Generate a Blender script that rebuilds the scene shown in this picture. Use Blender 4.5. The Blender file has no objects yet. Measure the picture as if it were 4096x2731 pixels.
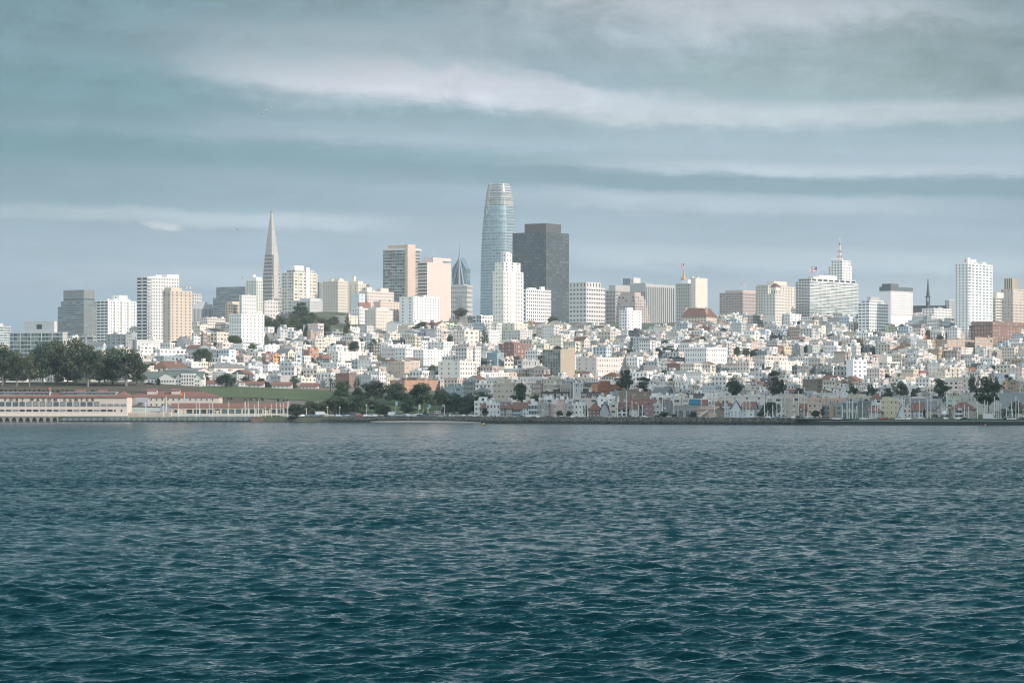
import bpy, math, random
import numpy as np
from mathutils import Vector, Matrix

# ------------------------------------------------------------------ camera, sky, sun, exposure
SC = bpy.context.scene
F, HC, YH, CX = 12000.0, 14.0, 1590.0, 2048.0      # focal length, eye height, horizon row and centre of a 4096 wide frame
cam_data = bpy.data.cameras.new("camera")
cam = bpy.data.objects.new("camera", cam_data)
SC.collection.objects.link(cam)
cam.location = (0, 0, HC)
cam.rotation_euler = (math.radians(90), 0, 0)
cam_data.sensor_width = 36.0
cam_data.lens = 36.0 * F / 4096.0
cam_data.shift_y = (YH - 1365.5) / 4096.0
cam_data.clip_start = 1.0
cam_data.clip_end = 30000.0
SC.camera = cam

SUN_EL, SUN_X, SUN_Y = math.radians(27), 0.955, -0.296
sun_dir = Vector((SUN_X * math.cos(SUN_EL), SUN_Y * math.cos(SUN_EL), math.sin(SUN_EL)))
sl = bpy.data.lights.new("sun", 'SUN')
sl.energy = 3.95
sl.angle = math.radians(1.2)
sl.color = (1.0, 0.885, 0.79)
so = bpy.data.objects.new("sun", sl)
SC.collection.objects.link(so)
so.rotation_euler = (-sun_dir).to_track_quat('-Z', 'Y').to_euler()

SC.view_settings.view_transform = 'Standard'
SC.view_settings.look = 'None'
SC.view_settings.exposure = 0.25
SC.view_settings.gamma = 1.0
SC.render.film_transparent = False
try:
    SC.cycles.volume_bounces = 1
    SC.cycles.max_bounces = 6
    SC.cycles.diffuse_bounces = 2
    SC.cycles.glossy_bounces = 2
    SC.cycles.transmission_bounces = 2
    SC.cycles.transparent_max_bounces = 4
    SC.cycles.use_denoising = True
    SC.cycles.filter_width = 1.1
except Exception:
    pass


class NT:
    """small helper to write node graphs as expressions"""
    def __init__(s, tree):
        s.t = tree; s.n = tree.nodes; s.l = tree.links
    def node(s, typ, **kw):
        n = s.n.new(typ)
        for k, v in kw.items(): setattr(n, k, v)
        return n
    def put(s, sock, v):
        if isinstance(v, bpy.types.NodeSocket): s.l.new(v, sock)
        elif v is not None:
            if isinstance(v, (tuple, list)) and len(v) == 3 and sock.type == 'RGBA': v = tuple(v) + (1,)
            sock.default_value = v
    def m(s, op, a, b=None, c=None, clamp=False):
        n = s.node('ShaderNodeMath', operation=op, use_clamp=clamp)
        s.put(n.inputs[0], a)
        if b is not None: s.put(n.inputs[1], b)
        if c is not None: s.put(n.inputs[2], c)
        return n.outputs[0]
    def mix(s, f, a, b, blend='MIX'):
        n = s.node('ShaderNodeMix', data_type='RGBA', blend_type=blend)
        s.put(n.inputs[0], f); s.put(n.inputs[6], a); s.put(n.inputs[7], b)
        return n.outputs[2]
    def xyz(s, v):
        n = s.node('ShaderNodeSeparateXYZ'); s.put(n.inputs[0], v); return n.outputs
    def comb(s, x=0.0, y=0.0, z=0.0):
        n = s.node('ShaderNodeCombineXYZ')
        s.put(n.inputs[0], x); s.put(n.inputs[1], y); s.put(n.inputs[2], z); return n.outputs[0]
    def noise(s, vec, scale=1.0, detail=3.0, rough=0.5, dist=0.0):
        n = s.node('ShaderNodeTexNoise')
        s.put(n.inputs['Vector'], vec); n.inputs['Scale'].default_value = scale
        n.inputs['Detail'].default_value = detail; n.inputs['Roughness'].default_value = rough
        n.inputs['Distortion'].default_value = dist
        return n.outputs[0]
    def ss(s, v, a, b):
        n = s.node('ShaderNodeMapRange', interpolation_type='SMOOTHSTEP')
        s.put(n.inputs[0], v); n.inputs[1].default_value = a; n.inputs[2].default_value = b
        return n.outputs[0]
    def ramp1(s, v):
        return s.m('ADD', 0.45, s.m('MULTIPLY', s.ss(v, 0.38, 0.62), 1.1))
    def ramp(s, v, stops):
        n = s.node('ShaderNodeValToRGB'); s.put(n.inputs[0], v)
        e = n.color_ramp.elements
        while len(e) < len(stops): e.new(0.5)
        for el, (p, c) in zip(e, stops): el.position = p; el.color = tuple(c) + (1,)
        return n.outputs[0]


def lin(r, g, b):
    f = lambda c: (c / 255.0 / 12.92) if c <= 10 else ((c / 255.0 + 0.055) / 1.055) ** 2.4
    return (f(r), f(g), f(b))

# overcast evening sky: layered stratus described by azimuth and elevation, over a Nishita sky
world = bpy.data.worlds.new("World"); SC.world = world; world.use_nodes = True
w = NT(world.node_tree); w.n.clear()
tc = w.node('ShaderNodeTexCoord')
dx, dy, dz = w.xyz(tc.outputs['Generated'])[:3]
az = w.m('ARCTAN2', dx, dy)
el = w.m('ARCSINE', dz)
U = w.m('MULTIPLY', az, 12.0)                    # about -2 .. 2 over the skyline
V = w.m('MULTIPLY', el, 12.0)                    # 0 at the horizon, 1.59 at 7.5 degrees up
wv = w.comb(w.m('MULTIPLY', U, 0.8), w.m('MULTIPLY', V, 1.6), 3.7)
warp = w.m('SUBTRACT', w.noise(wv, 1.0, 4, 0.55), 0.5)
fv = w.comb(w.m('MULTIPLY', U, 1.5), w.m('MULTIPLY', V, 5.0), 8.1)
fine = w.m('SUBTRACT', w.noise(fv, 1.6, 8, 0.68, 0.8), 0.5)
wisp = w.m('SUBTRACT', w.noise(w.comb(w.m('MULTIPLY', U, 3.2), w.m('MULTIPLY', V, 15.0), 2.2), 1.3, 7, 0.66, 0.9), 0.5)
bil = w.m('SUBTRACT', w.noise(w.comb(w.m('MULTIPLY', U, 2.0), w.m('MULTIPLY', V, 3.5), 1.3), 1.8, 9, 0.68, 0.5), 0.5)
Vw = w.m('ADD', V, w.m('ADD', w.m('MULTIPLY', warp, 0.10), w.m('ADD', w.m('MULTIPLY', fine, 0.06), w.m('MULTIPLY', wisp, 0.035))))
# stripe coordinates sag a little to the right like the banks in the sky
Vs = w.m('ADD', Vw, w.m('MULTIPLY', U, 0.035))
base = w.ramp(w.m('DIVIDE', Vs, 1.8), [
    (0.00, lin(120, 141, 162)), (0.20, lin(140, 160, 178)), (0.36, lin(153, 172, 187)), (0.45, lin(144, 166, 180)),
    (0.56, lin(160, 178, 190)), (0.64, lin(146, 171, 182)), (0.74, lin(152, 174, 184)), (0.84, lin(134, 158, 168)), (0.93, lin(124, 146, 156)), (1.0, lin(114, 136, 145))])
def band(v0, half, soft, u0=None, uw=None, slope=0.0, lumps=0.0):
    vv = w.m('ADD', Vw, w.m('MULTIPLY', U, slope))
    if lumps: vv = w.m('ADD', vv, w.m('MULTIPLY', bil, lumps))
    d = w.m('ABSOLUTE', w.m('SUBTRACT', vv, v0))
    k = w.m('SUBTRACT', 1.0, w.ss(d, half, half + soft))
    if u0 is not None:
        du = w.m('ABSOLUTE', w.m('SUBTRACT', w.m('ADD', U, w.m('MULTIPLY', warp, 1.5)), u0))
        k = w.m('MULTIPLY', k, w.m('SUBTRACT', 1.0, w.ss(du, uw * 0.35, uw)))
    return k
col = base
LIT, DRK, TEAL = lin(199, 204, 214), lin(133, 158, 168), lin(112, 148, 155)
def lay(k, c, amt):
    global col
    col = w.mix(w.m('MULTIPLY', k, amt), col, c)
lay(band(1.52, 0.10, 0.16, -1.1, 1.8, lumps=0.3), lin(128, 150, 158), 0.7)
lay(band(1.56, 0.05, 0.25, 0.9, 1.6, 0.06, lumps=0.35), lin(186, 190, 197), 0.75)
lay(band(1.50, 0.06, 0.2, 1.9, 0.8, 0.1, lumps=0.3), lin(133, 150, 152), 0.75)
lay(band(1.33, 0.04, 0.14, 0.45, 1.5, -0.02, lumps=0.25), lin(136, 158, 168), 0.6)
lay(band(1.205, 0.028, 0.065, -0.25, 1.55, 0.068, lumps=0.16), LIT, 0.9)
lay(band(1.215, 0.05, 0.085, -0.85, 0.75, 0.05, lumps=0.2), lin(203, 206, 215), 0.9)
lay(band(1.36, 0.03, 0.12, -0.95, 0.95, 0.02, lumps=0.3), lin(170, 182, 190), 0.6)
lay(band(1.29, 0.05, 0.10, 1.35, 0.9, 0.0, lumps=0.35), lin(146, 168, 172), 0.8)
lay(band(1.13, 0.012, 0.06, 1.2, 1.6, 0.0, lumps=0.04), lin(190, 199, 206), 0.8)
lay(band(1.10, 0.05, 0.12, -1.9, 0.9, 0.05), TEAL, 0.6)
lay(band(1.08, 0.03, 0.07, -0.6, 1.4, 0.08), lin(126, 155, 165), 0.7)
lay(band(1.42, 0.05, 0.12, 0.0, 0.9, 0.0, lumps=0.3), lin(140, 158, 168), 0.6)
lay(band(0.99, 0.02, 0.12, 0.2, 2.6, 0.02), lin(155, 177, 189), 0.7)
lay(band(0.935, 0.008, 0.045, 0.6, 1.9, 0.025), lin(184, 196, 207), 0.8)
lay(band(0.93, 0.02, 0.07, -1.2, 2.4, 0.035), lin(112, 148, 158), 0.85)
lay(band(0.885, 0.022, 0.035, 1.0, 2.6, 0.03), lin(120, 150, 162), 0.9)
lay(band(0.80, 0.01, 0.05, 0.8, 1.2, 0.03), lin(174, 189, 201), 0.7)
lay(band(0.775, 0.05, 0.09, -1.3, 1.8, 0.0), lin(139, 163, 177), 0.8)
lay(band(0.695, 0.010, 0.04, -1.2, 1.3, 0.02), lin(184, 198, 208), 0.85)
lay(band(0.683, 0.003, 0.016, -1.38, 0.16, 0.0, lumps=0.03), lin(212, 216, 220), 0.7)
lay(band(0.58, 0.01, 0.06, 1.2, 1.7, 0.03), lin(178, 193, 203), 0.7)
lay(band(0.45, 0.01, 0.06, -0.6, 1.7, 0.02), lin(174, 190, 202), 0.6)
lay(band(0.40, 0.02, 0.10, 1.6, 1.1, 0.0, lumps=0.06), lin(174, 184, 192), 0.6)
lay(band(0.27, 0.02, 0.1, 0.3, 1.5, 0.0), lin(144, 163, 180), 0.4)
lay(w.m('MULTIPLY', w.ss(w.m('MULTIPLY', w.m('ADD', U, w.m('MULTIPLY', warp, 1.0)), -1.0), 0.2, 2.1), w.ss(V, 0.45, 1.0)), lin(88, 126, 138), 0.62)
lay(w.m('MULTIPLY', w.ss(U, 1.2, 2.2), w.ss(V, 0.9, 1.4)), lin(105, 130, 135), 0.5)
streak = w.m('SUBTRACT', w.noise(w.comb(w.m('MULTIPLY', U, 0.7), w.m('MULTIPLY', Vs, 11.0), 5.5), 1.0, 4, 0.5), 0.5)
curd = w.m('MULTIPLY', bil, w.m('ADD', 0.20, w.m('MULTIPLY', w.ss(V, 0.95, 1.35), 0.55)))
mod = w.m('ADD', 1.0, w.m('ADD', w.m('MULTIPLY', streak, 0.26), w.m('ADD', curd, w.m('ADD', w.m('MULTIPLY', fine, 0.16), w.m('MULTIPLY', wisp, 0.16)))))
col = w.mix(1.0, col, w.comb(mod, mod, mod), 'MULTIPLY')
# above view: lumpy deck set dark ahead for the water, brightened behind as fill; below the horizon it falls dark
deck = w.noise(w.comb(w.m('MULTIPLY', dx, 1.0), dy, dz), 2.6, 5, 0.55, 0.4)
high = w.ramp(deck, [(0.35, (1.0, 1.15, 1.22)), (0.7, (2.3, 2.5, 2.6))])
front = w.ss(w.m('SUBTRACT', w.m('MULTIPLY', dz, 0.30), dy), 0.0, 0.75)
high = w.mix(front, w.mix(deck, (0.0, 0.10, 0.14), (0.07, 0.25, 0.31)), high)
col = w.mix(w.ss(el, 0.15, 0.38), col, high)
sky = w.node('ShaderNodeTexSky', sky_type='NISHITA', sun_disc=False, sun_elevation=SUN_EL,
             sun_rotation=math.atan2(SUN_X, SUN_Y))
nish = w.mix(1.0, sky.outputs[0], (0.10, 0.10, 0.10), 'MULTIPLY')
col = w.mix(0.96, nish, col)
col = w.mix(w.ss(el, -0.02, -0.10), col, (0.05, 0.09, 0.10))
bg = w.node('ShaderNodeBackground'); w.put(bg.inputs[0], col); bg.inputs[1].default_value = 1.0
wo = w.node('ShaderNodeOutputWorld'); w.l.new(bg.outputs[0], wo.inputs[0])

# ------------------------------------------------------------------ helpers
RNG = random.Random(7)
NR = np.random.default_rng(11)
def PX(px, Y): return (px - CX) / F * Y
def PZ(py, Y): return HC + (YH - py) / F * Y
def toPX(x, Y): return CX + F * x / Y
def toPY(z, Y): return YH - F * (z - HC) / Y

ORD = ("first second third fourth fifth sixth seventh eighth ninth tenth eleventh twelfth thirteenth fourteenth fifteenth sixteenth seventeenth "
       "eighteenth nineteenth twentieth").split()
def ordn(i):
    if i < 20: return ORD[i]
    tens = {2: 'twenty', 3: 'thirty', 4: 'forty', 5: 'fifty'}
    t, u = divmod(i + 1, 10)
    if u == 0: return tens[t][:-1] + 'ieth'
    return tens[t] + '-' + ORD[u - 1]

def link(o, parent=None):
    SC.collection.objects.link(o)
    if parent is not None: o.parent = parent
    return o
def empty(name, loc, rz=0.0, label=None, cat=None, group=None):
    o = bpy.data.objects.new(name, None); link(o)
    o.location = loc; o.rotation_euler = (0, 0, rz); o.empty_display_size = 1.0
    tag(o, label, cat, group)
    return o
def tag(o, label=None, cat=None, group=None, kind=None):
    if label: o['label'] = label
    if cat: o['category'] = cat
    if group: o['group'] = group
    if kind: o['kind'] = kind
    return o

def principled(name, col, rough=0.8, metal=0.0, vary=0.0, scale=0.5, spec=None, noise_obj=True):
    m = bpy.data.materials.new(name); m.use_nodes = True
    t = NT(m.node_tree); b = t.n['Principled BSDF']
    b.inputs['Roughness'].default_value = rough; b.inputs['Metallic'].default_value = metal
    if spec is not None: b.inputs['Specular IOR Level'].default_value = spec
    if vary:
        c = t.node('ShaderNodeTexCoord')
        n = t.noise(c.outputs['Object'], scale, 4, 0.6)
        k = t.m('ADD', 1.0 - vary, t.m('MULTIPLY', n, 2 * vary))
        t.put(b.inputs['Base Color'], t.mix(1.0, tuple(col), t.comb(k, k, k), 'MULTIPLY'))
    else:
        b.inputs['Base Color'].default_value = tuple(col) + (1,)
    return m

def facade_material():
    """wall colour, window size and glass tone come from face attributes; the UV unit is one bay by one floor"""
    m = bpy.data.materials.new("facade"); m.use_nodes = True
    t = NT(m.node_tree); b = t.n['Principled BSDF']
    wall = t.node('ShaderNodeAttribute', attribute_name='wall').outputs['Color']
    par = t.node('ShaderNodeAttribute', attribute_name='par').outputs['Vector']
    ww, wh, tone = t.xyz(par)[:3]
    uv = t.node('ShaderNodeUVMap').outputs[0]
    u, v, _ = t.xyz(uv)[:3]
    fu = t.m('ABSOLUTE', t.m('SUBTRACT', t.m('FRACT', u), 0.5))
    fvv = t.m('ABSOLUTE', t.m('SUBTRACT', t.m('FRACT', v), 0.52))
    mask = t.m('MULTIPLY', t.m('LESS_THAN', fu, t.m('MULTIPLY', ww, 0.5)), t.m('LESS_THAN', fvv, t.m('MULTIPLY', wh, 0.5)))
    ob = t.node('ShaderNodeObjectInfo').outputs['Random']
    wn = t.node('ShaderNodeTexWhiteNoise', noise_dimensions='3D')
    t.put(wn.inputs['Vector'], t.comb(t.m('FLOOR', u), t.m('FLOOR', v), t.m('MULTIPLY', ob, 37.0)))
    r = wn.outputs[0]
    dark = t.mix(tone, (0.035, 0.042, 0.048), (0.10, 0.17, 0.19))
    pale = t.mix(tone, (0.36, 0.36, 0.34), (0.30, 0.42, 0.44))
    glass = t.mix(t.m('MULTIPLY', t.m('POWER', r, 1.8), t.m('ADD', 0.16, t.m('MULTIPLY', tone, 1.0)), clamp=True), dark, pale)
    co = t.node('ShaderNodeTexCoord')
    n1 = t.noise(co.outputs['Object'], 0.12, 4, 0.6)
    ox, oy, oz = t.xyz(co.outputs['Object'])[:3]
    n2 = t.noise(t.comb(t.m('MULTIPLY', ox, 0.9), t.m('MULTIPLY', oy, 0.9), t.m('MULTIPLY', oz, 0.08)), 1.0, 3, 0.6)
    k = t.m('ADD', 0.84, t.m('ADD', t.m('MULTIPLY', n1, 0.20), t.m('MULTIPLY', n2, 0.12)))
    wallc = t.mix(1.0, wall, t.comb(k, k, k), 'MULTIPLY')
    t.put(b.inputs['Base Color'], t.mix(mask, wallc, glass))
    t.put(b.inputs['Roughness'], t.m('SUBTRACT', 0.85, t.m('MULTIPLY', mask, 0.6)))
    return m

M = {}
M['facade'] = facade_material()
M['glass_dark'] = principled('window_glass_dark', (0.045, 0.055, 0.062), 0.2, vary=0.3, scale=1.0)
M['glass_blue'] = principled('window_glass_blue', (0.10, 0.16, 0.18), 0.15, vary=0.3, scale=1.0)
M['glass_pale'] = principled('window_glass_pale', (0.32, 0.34, 0.34), 0.3, vary=0.3, scale=1.0)
M['frame_white'] = principled('window_frame_white', (0.68, 0.67, 0.64), 0.6)
M['frame_dark'] = principled('window_frame_dark', (0.10, 0.10, 0.10), 0.6)
M['roof_red'] = principled('roof_red_tile', (0.20, 0.10, 0.08), 0.85, vary=0.3, scale=0.8)
M['roof_pink'] = principled('roof_pink', (0.45, 0.30, 0.25), 0.85, vary=0.2, scale=0.6)
M['roof_grey'] = principled('roof_grey', (0.17, 0.175, 0.18), 0.9, vary=0.25, scale=0.5)
M['roof_brown'] = principled('roof_brown', (0.16, 0.09, 0.07), 0.9, vary=0.3, scale=0.5)
M['roof_green'] = principled('roof_green', (0.115, 0.15, 0.135), 0.9, vary=0.2, scale=0.5)
M['roof_blue'] = principled('roof_blue', (0.03, 0.13, 0.22), 0.8, vary=0.2, scale=0.5)
M['white'] = principled('white_paint', (0.74, 0.74, 0.72), 0.55, vary=0.08)
M['cream'] = principled('cream_render', (0.66, 0.58, 0.47), 0.8, vary=0.1)
M['orange'] = principled('orange_render', (0.58, 0.16, 0.06), 0.8, vary=0.1)
M['grey'] = principled('grey_paint', (0.38, 0.39, 0.39), 0.7, vary=0.12)
M['dark'] = principled('dark_metal', (0.045, 0.05, 0.052), 0.6, vary=0.1)
M['mast'] = principled('mast_aluminium', (0.80, 0.80, 0.78), 0.5)
M['mast_wood'] = principled('mast_wood', (0.34, 0.22, 0.13), 0.6)
M['concrete'] = principled('concrete', (0.36, 0.36, 0.33), 0.9, vary=0.25, scale=0.3)
M['wall_green'] = principled('weathered_seawall', (0.20, 0.24, 0.22), 0.9, vary=0.3, scale=0.3)
M['wet'] = principled('wet_dark_concrete', (0.035, 0.042, 0.038), 0.6, vary=0.3, scale=0.3)
M['rust'] = principled('rusty_steel', (0.20, 0.15, 0.12), 0.9, vary=0.45, scale=0.5)
M['red'] = principled('red_paint', (0.50, 0.05, 0.04), 0.5)
M['yellow'] = principled('yellow_paint', (0.65, 0.40, 0.05), 0.6)
M['ink'] = principled('dark_lettering', (0.07, 0.07, 0.08), 0.7)
M['bark'] = principled('bark', (0.12, 0.10, 0.085), 0.95, vary=0.3, scale=2.0)
M['bark_pale'] = principled('bark_pale', (0.24, 0.22, 0.19), 0.95, vary=0.3, scale=2.0)
M['tyre'] = principled('tyre_rubber', (0.02, 0.02, 0.02), 0.8)
M['chrome'] = principled('wheel_alloy', (0.5, 0.5, 0.5), 0.35, 0.6)
M['skin'] = principled('skin', (0.45, 0.28, 0.2), 0.6)

class MB:
    def __init__(s): s.v = []; s.f = []; s.uv = []; s.c = []; s.p = []; s.mi = []
    def quad(s, a, b, c, d, col=(.5, .5, .5), par=(0, 0, 0), n=(1, 1), mi=0):
        i = len(s.v); s.v += [a, b, c, d]; s.f.append((i, i + 1, i + 2, i + 3))
        s.uv += [(0, 0), (n[0], 0), (n[0], n[1]), (0, n[1])]
        s.c.append(col); s.p.append(par); s.mi.append(mi)
    def poly(s, pts, col=(.5, .5, .5), mi=0):
        i = len(s.v); s.v += list(pts); s.f.append(tuple(range(i, i + len(pts))))
        s.uv += [(0, 0)] * len(pts); s.c.append(col); s.p.append((0, 0, 0)); s.mi.append(mi)
    def box(s, x0, x1, y0, y1, z0, z1, col=(.5, .5, .5), L=None, R=None, top=None, mi=0, bottom=True, Bk=None):
        L = L or (1, 1, 0, 0, 0); R = R or (1, 1, 0, 0, 0); Bk = Bk or L
        q = s.quad
        q((x0, y0, z0), (x1, y0, z0), (x1, y0, z1), (x0, y0, z1), col, L[2:5], L[:2], mi)
        q((x1, y0, z0), (x1, y1, z0), (x1, y1, z1), (x1, y0, z1), col, R[2:5], R[:2], mi)
        q((x1, y1, z0), (x0, y1, z0), (x0, y1, z1), (x1, y1, z1), col, Bk[2:5], Bk[:2], mi)
        q((x0, y1, z0), (x0, y0, z0), (x0, y0, z1), (x0, y1, z1), col, R[2:5], R[:2], mi)
        q((x0, y0, z1), (x1, y0, z1), (x1, y1, z1), (x0, y1, z1), top or col, mi=mi)
        if bottom: q((x0, y1, z0), (x1, y1, z0), (x1, y0, z0), (x0, y0, z0), col, mi=mi)
    def tube(s, a, b, r0, r1=None, n=6, col=(.5, .5, .5), mi=0, cap=True):
        r1 = r0 if r1 is None else r1
        a = Vector(a); b = Vector(b); d = (b - a).normalized()
        h = Vector((0, 0, 1)) if abs(d.z) < 0.9 else Vector((1, 0, 0))
        e1 = d.cross(h).normalized(); e2 = d.cross(e1)
        ra = [a + (e1 * math.cos(2 * math.pi * k / n) + e2 * math.sin(2 * math.pi * k / n)) * r0 for k in range(n)]
        rb = [b + (e1 * math.cos(2 * math.pi * k / n) + e2 * math.sin(2 * math.pi * k / n)) * r1 for k in range(n)]
        for k in range(n):
            j = (k + 1) % n
            s.quad(tuple(ra[j]), tuple(ra[k]), tuple(rb[k]), tuple(rb[j]), col, mi=mi)
        if cap:
            s.poly([tuple(p) for p in rb[::-1]], col, mi); s.poly([tuple(p) for p in ra], col, mi)
    def rings(s, rs, n=16, col=(.5, .5, .5), mi=0, par=(0, 0, 0), un=1, vn=1, cap=True):
        """rs: list of (z, rx, ry[, cx, cy]) rounded sections"""
        R = []
        for r in rs:
            z, rx, ry = r[:3]; cx, cy = (r[3], r[4]) if len(r) > 3 else (0, 0)
            R.append([(cx + rx * math.cos(2 * math.pi * k / n), cy + ry * math.sin(2 * math.pi * k / n), z) for k in range(n)])
        for a, b in zip(R, R[1:]):
            for k in range(n):
                j = (k + 1) % n
                s.quad(a[k], a[j], b[j], b[k], col, par, (un, vn), mi)
        if cap: s.poly(R[-1], col, mi); s.poly(R[0][::-1], col, mi)
    def mesh(s, name, mats, smooth=False):
        me = bpy.data.meshes.new(name); me.from_pydata(s.v, [], s.f)
        uvl = me.uv_layers.new(name='uv'); uvl.data.foreach_set('uv', np.array(s.uv, dtype=np.float32).ravel())
        ca = me.attributes.new('wall', 'FLOAT_COLOR', 'FACE')
        cc = np.ones((len(s.f), 4), dtype=np.float32); cc[:, :3] = np.array([c[:3] for c in s.c]); ca.data.foreach_set('color', cc.ravel())
        pa = me.attributes.new('par', 'FLOAT_VECTOR', 'FACE')
        pa.data.foreach_set('vector', np.array(s.p, dtype=np.float32).ravel())
        for m in (mats if isinstance(mats, (list, tuple)) else [mats]): me.materials.append(m)
        me.polygons.foreach_set('material_index', np.array(s.mi, dtype=np.int32))
        if smooth: me.polygons.foreach_set('use_smooth', np.ones(len(s.f), dtype=bool))
        me.update()
        return me
    def build(s, name, mats, parent=None, smooth=False):
        return link(bpy.data.objects.new(name, s.mesh(name, mats, smooth)), parent)

def np_mesh(name, verts, faces, mat, smooth=False):
    me = bpy.data.meshes.new(name)
    faces = np.asarray(faces, dtype=np.int32); k = faces.shape[1]
    me.vertices.add(len(verts)); me.vertices.foreach_set('co', np.asarray(verts, dtype=np.float32).ravel())
    me.loops.add(faces.size); me.loops.foreach_set('vertex_index', faces.ravel())
    me.polygons.add(len(faces)); me.polygons.foreach_set('loop_start', np.arange(0, faces.size, k, dtype=np.int32))
    if smooth: me.polygons.foreach_set('use_smooth', np.ones(len(faces), dtype=bool))
    me.materials.append(mat); me.update(calc_edges=True)
    return me

# ------------------------------------------------------------------ the lie of the land
KY = [1760, 1850, 1900, 2000, 2100, 2200, 2300, 2400, 2500, 2700, 2900, 3100, 3300, 3600, 4200, 9500]
KX = [-2500, 0, 500, 900, 1300, 1700, 2100, 2600, 3100, 3600, 4096, 6500]
KZ = [
    [5, 14, 19, 23, 24, 25, 27, 30, 33, 40, 44, 40, 30, 20, 10, 4],
    [5, 15, 20, 24, 25, 26, 28, 34, 40, 52, 56, 50, 36, 20, 10, 4],
    [5, 14, 19, 24, 26, 31, 38, 45, 52, 62, 70, 70, 60, 40, 12, 4],
    [4, 11, 15, 20.5, 24, 33, 40, 47, 54, 66, 80, 84, 76, 50, 12, 4],
    [3.2, 9, 13, 18.5, 22, 28, 36, 44, 53, 70, 97, 99, 86, 50, 12, 4],
    [3, 5, 9, 15, 20, 27, 34, 42, 50, 65, 82, 93, 98, 70, 12, 4],
    [3, 4.5, 6, 10, 17, 23, 30, 37, 44, 60, 75, 90, 97, 80, 12, 4],
    [3, 4, 6, 8.5, 11.5, 17, 24, 32, 40, 55, 72, 86, 96, 96, 20, 4],
    [3, 4, 5.5, 7.5, 10, 15, 22, 28, 35, 52, 70, 89, 103, 111, 30, 4],
    [3, 4, 5.5, 7, 9, 13, 20, 26, 33, 49, 67, 87, 102, 109, 40, 4],
    [3, 4, 5, 6.5, 8, 12, 18, 24, 30, 44, 60, 78, 94, 102, 40, 4],
    [3, 4, 5, 6.5, 8, 12, 18, 24, 30, 44, 60, 78, 94, 102, 40, 4]]
KZ = np.array(KZ, dtype=float)
def ground_z(px, Y):
    px = np.asarray(px, dtype=float); Y = np.asarray(Y, dtype=float)
    cols = np.stack([np.interp(Y, KY, KZ[i], left=2.8) for i in range(len(KX))], 0)
    p = np.interp(px, KX, np.arange(len(KX)))
    i = np.clip(p.astype(int), 0, len(KX) - 2); t = p - i
    t = t * t * (3 - 2 * t)
    a = np.take_along_axis(cols, i[None], 0)[0]; b = np.take_along_axis(cols, (i + 1)[None], 0)[0]
    z = a * (1 - t) + b * t
    near = np.clip((Y - 1690) / 70.0, 0, 1)
    return 2.6 * (1 - near) + z * near
def gz(x, Y): return float(ground_z(np.array([toPX(x, Y)]), np.array([Y]))[0])
SX = [-2500, 0, 1000, 1300, 1600, 2000, 2400, 3000, 4096, 6500]
SY = [1740, 1740, 1740, 1722, 1695, 1640, 1600, 1562, 1525, 1500]
def shore(px): return float(np.interp(px, SX, SY))
def depth_for(px, py):
    """distance at which the ground meets this row of the view"""
    for Y in range(1700, 3620, 4):
        if toPY(float(ground_z(np.array([px]), np.array([float(Y)]))[0]), Y) <= py: return float(Y)
    return 3600.0

def ground_material():
    m = bpy.data.materials.new('ground'); m.use_nodes = True
    t = NT(m.node_tree); b = t.n['Principled BSDF']
    geo = t.node('ShaderNodeNewGeometry').outputs['Position']
    n = t.noise(geo, 0.02, 6, 0.65); n2 = t.noise(geo, 0.3, 4, 0.6)
    c = t.ramp(n, [(0.35, (0.055, 0.075, 0.035)), (0.5, (0.10, 0.105, 0.07)), (0.62, (0.13, 0.125, 0.115))])
    k = t.m('ADD', 0.7, t.m('MULTIPLY', n2, 0.6))
    t.put(b.inputs['Base Color'], t.mix(1.0, c, t.comb(k, k, k), 'MULTIPLY')); b.inputs['Roughness'].default_value = 0.95
    return m
us = np.concatenate([np.linspace(-9000, -200, 22), np.linspace(-100, 4200, 216), np.linspace(4400, 13000, 22)])
ts = np.concatenate([np.linspace(0, 1, 110)[:-1] ** 1.25 * 0.28, np.linspace(0.28, 1, 30)])
vv = []
for u_ in us:
    y0 = shore(u_) + 4.0 + (13.5 if 1462 < u_ < 1945 else 0.0)
    Ys = y0 + ts * (9500 - y0)
    z = ground_z(np.full(len(ts), u_), Ys)
    x = PX(u_, Ys)
    vv.append(np.concatenate([[[x[0], y0, -4.0]], np.stack([x, Ys, z], 1)]))
vv = np.array(vv); nu, nt = vv.shape[:2]
idx = np.arange(nu * nt).reshape(nu, nt)
fc = np.stack([idx[:-1, :-1], idx[1:, :-1], idx[1:, 1:], idx[:-1, 1:]], -1).reshape(-1, 4)
M['ground'] = ground_material()
g = link(bpy.data.objects.new('ground', np_mesh('ground', vv.reshape(-1, 3), fc, M['ground'], True)))
tag(g, 'hilly city ground rising from the shore behind the water', kind='structure')

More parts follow.
